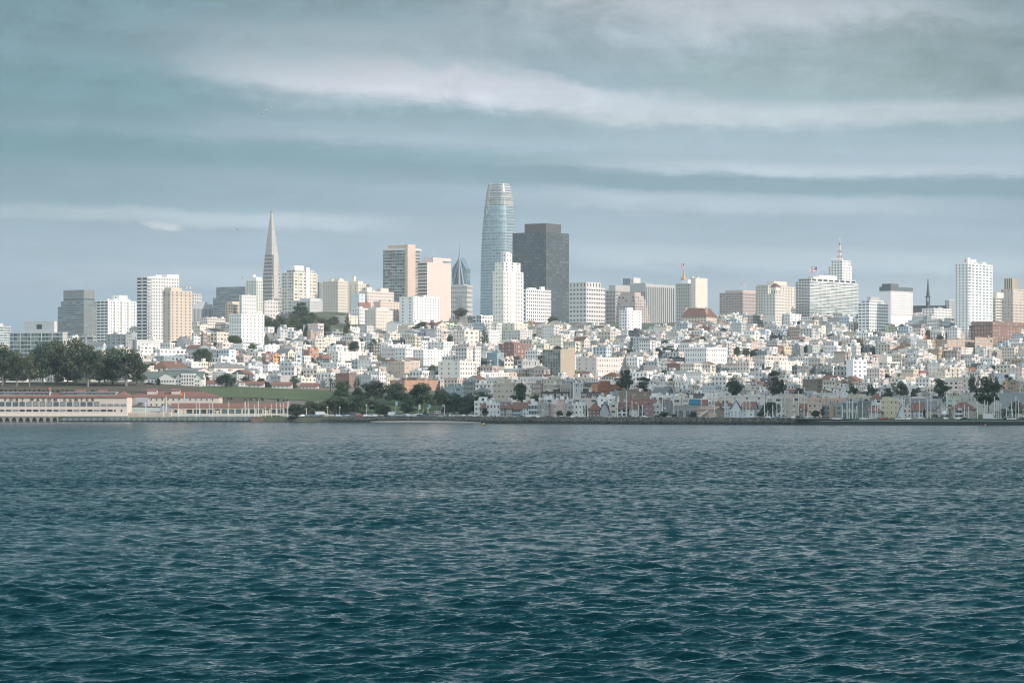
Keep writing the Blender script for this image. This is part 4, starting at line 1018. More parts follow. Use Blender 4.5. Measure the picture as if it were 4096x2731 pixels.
mid(848, 885, 938, 1432, 1455, 'W', 'white block with a louvred roof box above the blank white hall', H_, Y=2290, Rs='w')
mid(837, 857, 985, 1455, 1494, (.76, .70, .62), 'long blank white hall with low brown gates and a grey hipped roof', 'hall', '0', (9, 1, .0, .0, 0), Y=2180, name='hall', roof='hip', roofm='roof_grey', roofh=2.6, clutter=0)
mid(962, 985, 1048, 1472, 1500, 'C', 'cream house with a grey hipped roof right of the blank white hall', H_, roof='hip', roofm='roof_grey', roofh=3.5, Y=2130, Ls='s', Rs='s')
mid(985, 995, 1050, 1466, 1482, 'W', 'low white building behind the cream hipped house', H_, Y=2210, Rs='s')
mid(1050, 1072, 1117, 1459, 1490, 'W', 'white three-storey house with rows of small windows below the yellow-orange house', H_, Y=2190, Rs='p')
mid(800, 802, 840, 1472, 1492, 'W', 'white house with a grey hipped roof left of the blank white hall', H_, roof='hip', roofm='roof_grey', roofh=3, Y=2160)
mid(1018, 1022, 1082, 1500, 1522, 'W', 'bright white blank-fronted building above the first red-roofed villa', H_, Rs='s', Y=2100)
mid(1082, 1122, 1160, 1504, 1530, 'G', 'grey and white flat-roofed building above the middle villa', H_, Rs='s', Y=2090)
mid(1182, 1205, 1264, 1512, 1545, (.70, .64, .56), 'cream building with two hooded bay windows above the right villas', H_, Rs=(4, 2, .4, .55, .2), Y=2085)
mid(1264, 1266, 1300, 1514, 1548, 'H', 'blue-grey building with small windows beside the hooded bay building', H_, Y=2080, Rs='p')
mid(1280, 1348, 1410, 1452, 1478, 'w', 'long pale block with a scalloped cornice below the white stepped group', Y=2230, Rs='p', clutter=5)
mid(1345, 1400, 1470, 1478, 1495, 'Z', 'grey-beige row house block with a wavy roof edge', H_, Y=2180, Rs='p')
mid(1205, 1225, 1270, 1455, 1478, 'K', 'pale pink set-back house with balconies in the middle of the left slope', H_, Y=2230, Rs='w')
mid(1310, 1330, 1360, 1480, 1500, 'M', 'salmon house with an arched doorway on the left slope', H_, Y=2170)
# centre
mid(1525, 1552, 1645, 1378, 1435, 'W', 'white apartment block with a toothed roof edge, upper of the left white cluster', Y=2480, Ls='p', Rs=(9, 4, .35, .5, .4))
mid(1525, 1600, 1608, 1392, 1450, 'Z', 'grey-white apartment block with bay windows in the left white cluster', Y=2440, Ls='p')
mid(1580, 1622, 1680, 1392, 1445, 'w', 'pale stepped block between the toothed block and the tall lit white block', Y=2410)
mid(1652, 1694, 1797, 1400, 1492, (.80, .78, .74), 'tall lit white apartment block with grey flank in the left white cluster', Y=2350, Ls=(4, 7, .3, .45, 0), Rs=(8, 7, .22, .42, .2), cornice=7)
mid(1687, 1775, 1815, 1368, 1408, 'W', 'white flat-roofed apartment block behind the tall lit white block', Y=2520, Rs='p')
mid(1553, 1618, 1678, 1447, 1517, (.54, .44, .35), 'tan apartment block with a rusty downpipe and pinkish flank', Y=2190, Ls=(5, 4, .3, .45, .1), Rs='s')
mid(1753, 1839, 1901, 1446, 1522, (.76, .71, .65), 'white block with a dark-windowed lit face and a blank grey side', Y=2180, Ls='s', Rs=(6, 4, .42, .45, .2), wk='d')
mid(1814, 1858, 1915, 1322, 1382, (.74, .68, .59), 'cream apartment block with black corner windows left of the tall conifer', Y=2640, Ls='p', Rs=(3, 3, .5, .5, .2))
mid(1944, 1955, 1996, 1323, 1380, 'w', 'pale grey apartment block right of the tall conifer', Y=2640)
mid(2011, 2081, 2133, 1321, 1366, 'Z', 'grey and white four-storey apartment block left of centre', Y=2680, Rs=(7, 4, .34, .5, .2))
mid(1970, 2058, 2110, 1294, 1340, 'c', 'beige apartment block above the grey and white four-storey block', Y=2800, Ls='s')
mid(2012, 2040, 2070, 1265, 1296, 'N', 'brown timber-framed double-gabled house right of the art deco tower', H_, a=22, roof='gy', roofm='roof_brown', roofh=7, Y=2930)
mid(2104, 2120, 2145, 1282, 1312, 'C', 'cream half-timbered house with a steep gable near the white office', H_, a=22, roof='gy', roofm='roof_brown', roofh=5, Y=2880)
mid(1860, 1905, 1992, 1262, 1300, 'W', 'white angular modern house below the rounded glass tower', H_, Y=2860, Ls='w', Rs='w')
mid(1735, 1752, 1790, 1285, 1325, (.70, .58, .46), 'cream villa with a red pitched roof right of the dark cypress cluster', H_, roof='gx', roofm='roof_red', a=28, roofh=3.5, Y=2740)
mid(1784, 1800, 1850, 1298, 1316, 'E', 'pale green glassy roof house left of the cream corner-windowed block', H_, Y=2780, Rs='w')
mid(1535, 1560, 1600, 1334, 1368, 'c', 'small beige stucco house below the tan penthouse block', H_, Y=2620, Rs='w')
mid(1470, 1492, 1523, 1378, 1425, 'D', 'dark shingled house left of the white cluster', H_, Y=2460, wk='p')
mid(1995, 2055, 2123, 1377, 1462, (.27, .13, .10), 'red brick apartment building with recessed balconies', Y=2400, Ls='p', Rs=(5, 5, .5, .5, .6), wk='pd', tiers=[(.3, .9, .02, .5, 1367, '0')])
mid(1947, 1988, 2016, 1411, 1472, (.22, .33, .38), 'blue house with white-framed glass bays left of the red brick building', H_, Ls='s', Rs=(2, 4, .75, .5, .4), Y=2330, wk='bp')
mid(2016, 2018, 2054, 1434, 1474, 'C', 'small cream house with a red roof edge beside the blue house', H_, Y=2290, Rs='w')
mid(2068, 2090, 2158, 1441, 1482, 'G', 'grey apartment block with curved bay windows below the red brick building', Y=2280, Ls='w', Rs=(6, 2, .4, .7, .2))
mid(1902, 1960, 1982, 1440, 1470, 'S', 'low dark glass-walled building with a thin flat roof', H_, Ls='g', Rs='g', Y=2310, wk='bD', bands=('S', 3.2, 1.0, .3))
mid(1915, 1922, 2036, 1492, 1517, (.80, .76, .70), 'long white two-storey row house block with dark windows', Y=2140, Rs=(12, 2, .35, .5, .1), wk='d')
mid(2015, 2030, 2104, 1490, 1512, (.55, .42, .34), 'low pinkish-brown long building behind the white row block', Y=2170, Rs='s')
mid(1560, 1618, 1760, 1522, 1545, (.44, .24, .14), 'long low orange building half hidden by the park trees', B, Ls='s', Rs='s', Y=2050, name='long_building')
mid(1850, 1856, 1900, 1526, 1600, 'G', 'tall narrow grey house with bay windows behind the shore trees', H_, Ls='p', a=15, Y=1900)
mid(1780, 1850, 1852, 1548, 1592, 'B', 'pale blue house row with bay windows behind the shore trees', H_, Ls='w', a=12, Y=1900, wk='bp')
mid(1972, 2052, 2060, 1532, 1612, (.50, .45, .35), 'plain tan-grey apartment block with four rows of windows behind the shore trees', Ls=(5, 4, .36, .42, .4), Rs='s', a=10, Y=1850, wk='pd', cornice=False)
mid(2126, 2168, 2172, 1535, 1600, (.30, .20, .16), 'brown bay-windowed house behind the red-roofed shore houses', H_, Ls='w', a=12, Y=1900)
mid(2170, 2242, 2300, 1398, 1512, (.44, .36, .26), 'tan hotel tower with tall window strips and a white vertical sign', 'hotel', (7, 10, .80, .92, .55), '0', Y=2280, a=38, name='hotel_block', clutter=3, wk='Bb', minpx=50,
    tiers=[(.95, 1.0, .5, 1.0, 1388, '0')])
e_sign = bpy.context.scene.objects['hotel_block.001']
mid(2305, 2386, 2481, 1430, 1508, (.70, .60, .56), 'pink-white apartment block with fire escapes and a grey-brown blank flank', Y=2230, Ls='s', Rs=(10, 4, .38, .36, .2), wk='dp')
mid(2303, 2335, 2350, 1482, 1502, (.42, .52, .34), 'low pale green house at the foot of the tan hotel tower', H_, Y=2210, Rs='w')
mid(2480, 2520, 2560, 1462, 1494, 'C', 'cream house with a blue-grey mansard roof and round dormers, left one', H_, roof='man', roofm='roof_grey', roofh=4, a=25, Y=2240, Rs='v')
mid(2558, 2575, 2635, 1460, 1496, 'C', 'cream house with a blue-grey mansard roof and round dormers, right one', H_, roof='man', roofm='roof_grey', roofh=4, a=25, Y=2235, Rs='v')
mid(2630, 2640, 2741, 1430, 1452, (.07, .11, .12), 'dark teal flat-roofed row with bay windows', H_, Ls='w', Rs=(14, 1, .5, .7, .2), Y=2360, wk='p')
mid(2741, 2826, 2908, 1390, 1462, (.80, .79, .79), 'big white apartment block with arched top windows and a dark cornice', Y=2400, Ls=(9, 4, .28, .42, 0), Rs=(9, 4, .28, .42, .1), cornice=1.6, wk='d')
mid(2818, 2885, 3002, 1466, 1496, (.26, .26, .26), 'modern dark grey apartment row with white-framed glass bays', Ls='w', Rs=(10, 2, .72, .66, .6), Y=2250, wk='Bd')
mid(2870, 2886, 2994, 1492, 1510, 'W', 'white lower storey building in front of the dark modern row', H_, Rs=(8, 1, .5, .5, .2), Y=2200)
mid(3168, 3190, 3255, 1464, 1508, (.20, .21, .21), 'modern grey glass-fronted block with white panels, left of the dark glass block', Ls='g', Rs=(6, 3, .5, .66, .5), Y=2220, wk='Bd')
mid(3252, 3262, 3330, 1464, 1514, (.10, .13, .13), 'modern dark glass block in the middle of the right slope', Ls='g', Rs=(8, 4, .8, .7, .9), Y=2210, wk='BP')
mid(3328, 3332, 3390, 1463, 1516, (.72, .70, .68), 'modern white block with tall grouped windows beside the dark glass block', Rs=(4, 3, .5, .62, .4), Y=2210, wk='bd')
mid(3385, 3412, 3468, 1441, 1520, (.78, .78, .80), 'tall plain white block with ribbon windows and a grey flank', Ls='0', Rs=(3, 5, .5, .34, .4), Y=2190, wk='bp')
mid(3098, 3118, 3210, 1445, 1490, (.76, .70, .62), 'plain cream-white flank of an apartment house behind the small conifer', Rs='s', Y=2290)
mid(3010, 3060, 3170, 1425, 1455, 'K', 'wide pale pink terraced apartment house above the modern dark row', Y=2370, Rs='w', clutter=7)
mid(2910, 2930, 3010, 1428, 1450, 'M', 'salmon low building with a pitched roof right of the big white block', H_, Y=2370, Rs='s')
mid(3745, 3790, 3918, 1412, 1448, (.64, .57, .53), 'pale school hall with a gallery of windows and a pink hipped roof', 'school', 'w', (14, 1, .8, .35, .6), roof='hip', roofm='roof_pink', roofh=3.2, a=24, Y=2330, name='school_hall', clutter=0, minpx=5)
mid(3860, 3890, 4012, 1438, 1462, 'w', 'white low wing with a red tiled roof in front of the school hall', 'school', roof='gx', roofm='roof_red', a=22, roofh=2.0, Y=2290, Rs='s', name='school_hall', clutter=0)
mid(3918, 3935, 4000, 1398, 1432, 'g', 'grey apartment block with dark grouped windows right of the school hall', Rs=(6, 3, .5, .6, .1), Y=2400)
mid(3950, 3955, 4100, 1400, 1440, (.36, .31, .25), 'long brown-grey building with a balcony line at the right edge', Rs=(12, 2, .4, .5, .1), Y=2420)
mid(3672, 3682, 3712, 1480, 1520, (.70, .58, .52), 'church bell tower in pale pink stucco with a small hipped cap', 'church', roof='hip', roofm='roof_red', roofh=2, a=28, Y=2160, Ls='s', Rs='s', name='bell_tower', clutter=0)
mid(3700, 3720, 3955, 1500, 1520, (.72, .62, .56), 'long pale church nave with a salmon roof line right of the bell tower', 'church', Y=2165, Rs='s', name='church_nave', roof='gx', roofm='roof_pink', roofh=1.6, a=20, clutter=0)
mid(3515, 3550, 3600, 1448, 1482, (.72, .66, .62), 'pale school building with a square capped tower on the right slope', 'school', Ls='w', Rs='w', Y=2260, name='school_building', tiers=[(.3, .8, .1, .5, 1424, '0')])
mid(3400, 3415, 3445, 1296, 1332, (.70, .50, .48), 'pink four-storey house with paired windows on the right slope', H_, Rs=(3, 4, .4, .45, .3), Y=2740, wk='d')
mid(3497, 3510, 3545, 1286, 1334, (.60, .62, .44), 'pale yellow-green apartment house with bay windows', Ls='p', Rs='s', Y=2760)
mid(3540, 3552, 3590, 1306, 1340, (.62, .60, .42), 'pale yellow flat-roofed house right of the yellow-green apartment house', H_, Y=2720, Rs='s')
mid(3068, 3100, 3118, 1266, 1300, (.32, .27, .21), 'dark olive-brown apartment house in the upper right slope', H_, Y=2860)
mid(3113, 3120, 3136, 1258, 1302, (.16, .27, .36), 'narrow slate-blue house in the upper right slope', H_, Y=2880, Ls='w', Rs='w')
mid(3130, 3160, 3205, 1256, 1304, (.66, .67, .70), 'tall pale grey-white apartment house beside the slate-blue house', Y=2850, Rs='s')
mid(2990, 3010, 3072, 1262, 1302, (.58, .50, .45), 'taupe apartment house with bay windows in the upper right slope', Y=2850, Rs='w')
mid(3070, 3128, 3160, 1343, 1370, (.07, .075, .08), 'low black flat-roofed building in the middle of the right slope', B, Y=2600, Ls='s', Rs='w', name='black_building')
mid(2984, 3000, 3055, 1310, 1326, (.50, .38, .26), 'small ochre-orange house on the upper right slope', H_, Y=2760, Rs='s')
mid(3115, 3135, 3165, 1386, 1424, (.66, .52, .30), 'yellow apartment house with bay windows right of the dark round cypress', H_, Y=2480, Rs='p')
mid(3170, 3200, 3215, 1384, 1430, (.24, .27, .28), 'dark slate apartment house right of the yellow apartment house', H_, Y=2470)
mid(3230, 3250, 3282, 1382, 1428, (.42, .48, .45), 'grey-green apartment house with fire escapes on the right slope', H_, Y=2460)
mid(3450, 3480, 3512, 1390, 1424, (.11, .13, .14), 'dark charcoal house left of the pale yellow slope houses', H_, Y=2470)
mid(3595, 3635, 3642, 1372, 1404, (.34, .20, .16), 'dark brick and maroon house on the right slope', H_, Y=2500)
mid(3695, 3700, 3718, 1346, 1368, (.60, .25, .13), 'small red-orange house on the right slope', H_, Y=2560)
mid(4005, 4030, 4075, 1525, 1550, (.55, .35, .22), 'ochre house with a chimney above the big round cypress', H_, Y=2060, Rs='w')
mid(3872, 3882, 3905, 1470, 1494, (.36, .15, .10), 'small red-brown turreted house left of the right edge cypress', H_, Y=2210, roof='hip', roofm='roof_red', roofh=2.5, a=25)
mid(2368, 2390, 2490, 1538, 1572, (.56, .19, .08), 'long low orange-red building behind the leaning cypress', B, Ls='s', Rs='s', Y=2000, a=15, name='orange_building', tiers=[(.78, .98, .1, .5, 1522, '0')])
mid(2243, 2290, 2292, 1540, 1572, (.38, .32, .29), 'grey-brown bay-fronted house above the shore houses', H_, Ls=(7, 1, .4, .7, .3), a=12, Y=1960)
mid(2292, 2296, 2333, 1532, 1572, 'W', 'plain white blank-sided house above the shore houses', H_, Ls='0', Rs='s', a=30, Y=1960)
mid(2168, 2172, 2243, 1538, 1562, 'C', 'cream flat-sided house with a small porch above the shore houses', H_, Ls='s', Rs='s', a=25, Y=1990)
mid(2165, 2276, 2278, 1569, 1597, (.09, .07, .065), 'long dark brown flat-roofed building behind the shore houses', B, Ls='w', a=6, Y=1850, name='dark_building', wk='p')
mid(2325, 2400, 2402, 1570, 1592, (.11, .08, .08), 'dark brown apartment roof block right of the long dark building', B, Ls='w', a=6, Y=1840, name='dark_building')
mid(2600, 2660, 2700, 1550, 1585, (.26, .24, .23), 'grey steep-roofed brick church house with a terracotta gable', 'church', roof='gx', roofm='roof_grey', a=12, roofh=5, Y=1960, name='church_house')
mid(3995, 4096, 4160, 1574, 1640, (.30, .34, .37), 'large blank blue-grey hall with a low dark roof at the right edge', 'hall', '0', '0', a=10, Y=1820, name='hall')
mid(2477, 2600, 2602, 1568, 1590, (.27, .20, .14), 'long flat brown building with white roof vents above the pink row', B, Ls='s', a=5, Y=1850, name='brown_building', clutter=7)
# ------------------------------------------------------------------ second row behind the shore houses
def row(x0, x1, yt, yb, col, label, Ls='w', Y=1775, xr=None, **k):
    k.setdefault('a', RNG.uniform(5, 12)); k.setdefault('d', 11)
    return mid(x0, x1, xr or x1, yt, yb, col, label, H_, Ls, k.pop('Rs', 's'), Y=Y + RNG.uniform(-2, 2), **k)
row(2520, 2672, 1596, 1650, (.52, .34, .33), 'long dusty pink house with a red tiled roof behind the shore row', roof='gx', roofm='roof_red', roofh=2.6, Y=1770, Ls=(14, 2, .3, .4, .2))
row(2500, 2530, 1583, 1640, (.5, .34, .33), 'pink turret house with a red pyramid roof behind the shore row', roof='hip', roofm='roof_red', roofh=4, Y=1795)
row(2757, 2794, 1597, 1640, (.30, .42, .48), 'house with a bright blue pitched roof', roof='gx', roofm='roof_blue', roofh=3, Y=1765)
row(2792, 2828, 1598, 1640, (.62, .60, .58), 'white-grey house with a red pitched roof beside the blue-roofed house', roof='gx', roofm='roof_red', roofh=3, Y=1765, xr=2845)
row(2858, 2884, 1603, 1650, (.60, .47, .26), 'yellow house with a brown hipped roof behind the pink clubhouse', roof='hip', roofm='roof_brown', roofh=2.5, Y=1760)
row(2884, 2925, 1611, 1655, (.64, .47, .27), 'yellow-orange gabled house beside the brown-roofed yellow house', roof='gx', roofm='roof_brown', roofh=3, Y=1745)
row(2915, 3060, 1583, 1640, 'Z', 'long plain grey-white building behind the blue gabled shore house', Ls='s', Y=1850)
row(3063, 3130, 1590, 1640, 'Z', 'grey and cream flat-roofed house with roof terraces', Y=1820, clutter=6)
row(3135, 3232, 1588, 1640, (.54, .48, .38), 'tan flat-roofed house with chimneys behind the tan bay house', Y=1800, clutter=6)
row(3232, 3385, 1594, 1650, (.56, .40, .30), 'long peach building with a grey-green cornice', Ls=(11, 2, .32, .42, 0), Y=1790)
row(3385, 3480, 1590, 1640, (.50, .44, .36), 'tan building with a pale roof lantern behind the modern grey house', Y=1800, clutter=6)
row(3480, 3525, 1570, 1640, 'w', 'white house with a red pyramid roof behind the yellow house', roof='hip', roofm='roof_red', roofh=4, Y=1900)
row(3625, 3700, 1594, 1640, 'S', 'dark grey roofed house behind the red-roofed grey shore house', roof='gx', roofm='roof_grey', roofh=3, Y=1800)
row(3785, 3845, 1594, 1640, 'E', 'grey-green flat-roofed house with big windows behind the brown red-roofed house', Y=1790)
row(3812, 4030, 1586, 1650, (.46, .48, .44), 'long grey-green building with hooded bays and roof lights', Ls=(15, 2, .3, .45, .3), Y=1830, clutter=7, xr=4036)
row(2390, 2460, 1590, 1640, 'W', 'white flat building behind the slate-gabled shore house', Y=1790, Ls='s')
row(2210, 2292, 1600, 1640, (.66, .66, .66), 'long plain white rendered wall house behind the pink shore house', Y=1780, Ls='0')
row(2290, 2392, 1594, 1640, (.56, .50, .44), 'beige house with dark dormers behind the white shore house', Y=1800)
row(2155, 2212, 1594, 1640, 'w', 'pale house with white dormers behind the window-walled shore house', Y=1790, clutter=5)
row(2690, 2760, 1594, 1640, (.60, .55, .47), 'cream house with a dark awning behind the clubhouse', Y=1790)
row(2600, 2690, 1584, 1620, 'w', 'white flat-roofed house with black chimneys behind the pink row', Y=1815, clutter=7)
# shore row on the boulevard
SH = 'house'
def shore_house(x0, x1, yt, col, label, Ls=(3, 2, .5, .5, .3), xr=None, Y=1692, **k):
    k.setdefault('a', 7 if xr is None else 14); k.setdefault('minpx', 4.2); k.setdefault('d', 12); k.setdefault('name', 'shore_house')
    return mid(x0, x1, xr or x1, yt, 1667, col, label, H_, Ls, k.pop('Rs', (3, 2, .3, .4, .2)), Y=Y + RNG.uniform(-1.5, 1.5), group='houses along the shore boulevard', **k)
for a_ in [
    (1918, 1946, 1612, 'G', 'grey shore house with a red hipped roof, first of the row beside dark trees', dict(roof='hip', roofm='roof_red', roofh=3)),
    (1945, 2000, 1615, (.66, .67, .68), 'white shore house with arches and corner bays', dict(Ls=(4, 2, .45, .5, .2))),
    (2000, 2016, 1618, 'H', 'tiny grey shore house with a red roof edge between two larger ones', dict(Ls=(1, 2, .6, .5, .3), roof='hip', roofm='roof_red', roofh=2)),
    (2017, 2048, 1612, (.40, .42, .43), 'grey shore house with a red roof and side stair', dict(roof='hip', roofm='roof_red', roofh=3)),
    (2050, 2083, 1608, (.38, .48, .50), 'sea-green shore house with deep balconies under a red roof', dict(Ls=(1, 2, .9, .45, .5), roof='gx', roofm='roof_red', roofh=4, wk='B')),
    (2083, 2115, 1608, (.55, .61, .64), 'pale blue-white shore house with a balcony and a red roof', dict(roof='gx', roofm='roof_red', roofh=3)),
    (2115, 2151, 1618, (.56, .64, .68), 'pale blue shore house with two full rows of windows', dict(Ls=(6, 2, .7, .62, .3), wk='D')),
    (2151, 2196, 1614, (.34, .34, .32), 'dim grey shore house half covered in ivy', dict(Ls=(6, 2, .5, .4, .4))),
    (2195, 2261, 1616, (.58, .43, .37), 'salmon pink shore house with arched ground-floor windows', dict(Ls=(4, 2, .4, .5, .4))),
    (2262, 2284, 1620, 'G', 'narrow grey shore house left of the white two-storey one', dict(Ls=(2, 2, .5, .5, .3))),
    (2284, 2342, 1617, (.68, .66, .66), 'white two-storey shore house with a flat roof and wide left window', dict(Ls=(4, 2, .45, .45, .4))),
    (2355, 2398, 1611, (.22, .11, .10), 'dark red brick shore house with a hipped red roof', dict(Ls=(3, 2, .4, .45, .7), roof='hip', roofm='roof_red', roofh=4, wk='p')),
    (2399, 2436, 1606, (.36, .42, .44), 'slate-blue gabled shore house with a bay window', dict(Ls=(2, 2, .5, .5, .4), roof='gy', roofm='roof_grey', roofh=5.5, wk='p')),
    (2436, 2470, 1612, (.58, .53, .46), 'cream shore house with a square garage front', dict(Ls=(1, 2, .5, .4, .2))),
    (2469, 2506, 1610, (.64, .64, .63), 'white shore house with a dark balcony and brown pitched roof', dict(xr=2528, roof='gx', roofm='roof_brown', roofh=3.5, Ls=(2, 2, .6, .6, .1), wk='D')),
    (2517, 2550, 1614, (.66, .66, .65), 'white shore house with a small oval window and brown roof', dict(xr=2562, roof='gx', roofm='roof_brown', roofh=3, Ls=(2, 2, .5, .5, .1))),
    (2556, 2612, 1612, 'B', 'grey-blue shore house with a red roof and glazed lower wing', dict(Ls=(4, 2, .6, .5, .5), roof='gx', roofm='roof_red', roofh=2.5, Y=1702)),
    (2578, 2611, 1624, (.30, .16, .18), 'plum flat-fronted shore house', dict(Ls=(2, 2, .35, .4, .4))),
    (2611, 2650, 1616, (.48, .49, .47), 'pale grey shore house with rows of wide windows', dict(Ls=(3, 2, .75, .4, .5))),
    (2650, 2690, 1602, (.52, .45, .35), 'tan shore house under a steep dark mansard roof', dict(Ls=(2, 2, .4, .4, .6), roof='man', roofm='roof_grey', roofh=7)),
    (2890, 2921, 1628, (.46, .54, .60), 'low pale blue shore house right of the pink clubhouse', dict(Ls=(3, 2, .4, .45, .4), Y=1700)),
    (2920, 2966, 1600, (.58, .66, .72), 'pale blue gabled shore house with iron balconies', dict(Ls=(3, 3, .4, .42, .3), roof='gy', roofm='roof_red', roofh=6)),
    (2966, 3018, 1606, (.64, .67, .72), 'bluish white shore house with a red roof beside the blue gable', dict(Ls=(2, 2, .3, .45, .3), roof='gx', roofm='roof_red', roofh=4, xr=3030)),
    (3136, 3190, 1613, (.50, .43, .35), 'tan shore house with a corner bay right of the round dark tree', dict(Ls=(2, 2, .5, .45, .5))),
    (3178, 3230, 1613, (.50, .44, .38), 'beige gabled shore house with a red roof', dict(Ls=(3, 2, .35, .4, .4), roof='gx', roofm='roof_red', roofh=4, Y=1704)),
    (3230, 3288, 1612, (.57, .44, .35), 'peach shore house with a bay left of the stone tower', dict(Ls=(3, 2, .4, .45, .3))),
    (3284, 3366, 1622, (.30, .35, .36), 'grey-blue glazed shore house behind the stone tower', dict(Ls=(4, 2, .6, .4, .5), wk='B', Y=1700)),
    (3366, 3432, 1606, (.36, .39, .38), 'modern grey shore house with tall glass panes right of the stone tower', dict(Ls=(3, 2, .6, .66, .6), wk='B', xr=3482, Rs='0', a=16)),
    (3476, 3526, 1617, (.40, .41, .41), 'grey shore house with a brown-red roof left of the yellow one', dict(Ls=(3, 2, .3, .4, .3), roof='hip', roofm='roof_red', roofh=4)),
    (3524, 3592, 1599, (.60, .56, .36), 'tall yellow shore house with small roof turrets', dict(Ls=(4, 3, .32, .42, .3), clutter=6)),
    (3586, 3626, 1617, (.58, .66, .72), 'white and blue A-frame shore house', dict(Ls=(3, 2, .6, .5, .6), roof='gy', roofm='dark', roofh=8, Y=1686, wk='b')),
    (3641, 3692, 1610, (.46, .49, .50), 'grey-white shore house with a sloping red roof', dict(Ls=(3, 2, .4, .45, .6), roof='gx', roofm='roof_red', roofh=4.5, xr=3702)),
    (3702, 3746, 1604, (.46, .41, .32), 'tan shore house with a slate roof and turquoise trim', dict(Ls=(3, 2, .35, .45, .2), roof='gx', roofm='roof_grey', roofh=5)),
    (3746, 3796, 1604, (.38, .36, .33), 'grey-brown shore house with a slate gable', dict(Ls=(3, 2, .35, .45, .2), roof='gy', roofm='roof_grey', roofh=5)),
    (3798, 3906, 1608, (.37, .31, .26), 'wide brown shore house with a long red hipped roof', dict(Ls=(6, 2, .3, .45, .4), roof='hip', roofm='roof_red', roofh=4)),
]:
    shore_house(*a_[:5], **a_[5])
tower('clubhouse', 'long grey clubhouse wing with a band of tall windows behind the rocks', 'clubhouse', 2690, 2792, 2792, 1624, 1674, 1640, (.30, .32, .29), (17, 1, .7, .36, .4), 's', a=4, d=10, clutter=0, wk='Bp', minpx=3)
e_, *_ = tower('clubhouse', 'salmon pink clubhouse end with a sloping roof, outside stair and round window', 'clubhouse', 2789, 2860, 2896, 1626, 1676, 1634, (.60, .44, .34), (4, 2, .35, .4, .4), (2, 2, .3, .4, .2), a=12, clutter=0, wk='p', parapet=False, minpx=3,
      roof='gx', roofm='roof_pink', roofh=1.6)
mb = MB(); mb.box(1.2, 2.0, -3.3, -.3, 4.2, 4.4, (.66, .66, .64))
for q in range(9): mb.box(-1.5 - q * .6 - 3, -.9 - q * .6 - 3, -1.8, -.6, 5.6 - q * .42, 5.85 - q * .42, (.68, .68, .66))
mb.quad((-9.6, -1.85, 1.9), (-3.6, -1.85, 6.1), (-3.6, -1.85, 7.0), (-9.6, -1.85, 2.8), (.7, .7, .68)); mb.build('stair', M['facade'], e_)
tower('annex', 'small pink annex with one white window below the pink clubhouse', B, 2835, 2866, 2868, 1656, 1680, 1626, (.58, .42, .33), (1, 1, .35, .4, .6), 's', a=6, d=5, clutter=0, wk='p', minpx=3)
# stone tower by the harbour
Yt = 1590.0; e_ = empty('stone_tower', (PX(3328, Yt), Yt, 2.2), 0, 'rough stone round tower standing by the harbour', 'tower')
mb = MB(); zt = PZ(1614, Yt) - 2.2; r_ = random.Random(3); rr = []
for q in range(14):
    rr.append((zt * q / 13, (12 if q < 11 else 12 - 3 * (q - 10)) / F * Yt * r_.uniform(.93, 1.06), 11.5 / F * Yt * r_.uniform(.93, 1.06)))
mb.rings(rr, 14, (.36, .30, .24)); mb.build('stone_shaft', principled('rough_stone', (.36, .29, .22), .95, vary=.6, scale=1.6), e_)

# ------------------------------------------------------------------ the pier sheds and military buildings on the left
def text_mesh(ch, h):
    cu = bpy.data.curves.new('glyph', 'FONT'); cu.body = ch; cu.size = h / 0.69; cu.extrude = 0.06; cu.align_x = 'CENTER'; cu.resolution_u = 3
    o = bpy.data.objects.new('glyph', cu); SC.collection.objects.link(o)
    dg = bpy.context.evaluated_depsgraph_get(); dg.update()
    me = bpy.data.meshes.new_from_object(o.evaluated_get(dg))
    vs = [tuple(v.co) for v in me.vertices]; fs = [tuple(p.vertices) for p in me.polygons]
    bpy.data.objects.remove(o); bpy.data.curves.remove(cu); bpy.data.meshes.remove(me)
    return vs, fs
def lettering(items, parent, mat, name='lettering', side='L', off=-0.2, bold=0.0):
    """items: (char, a, z, height); text stands on the front face of the parent"""
    V_, F_ = [], []
    for ch, a, z, h in items:
        for dxb in ([0] if not bold else [-bold, 0, bold]):
            vs, fs = text_mesh(ch, h); i = len(V_)
            for x, y, zz in vs:
                p = (a + x + dxb, off - zz - abs(dxb) * .1, z + y)
                V_.append(p if side == 'L' else (-p[1], p[0], p[2]))
            F_ += [tuple(k + i for k in f) for f in fs]
    me = bpy.data.meshes.new(name); me.from_pydata(V_, [], F_); me.materials.append(mat); me.update()
    return link(bpy.data.objects.new(name, me), parent)

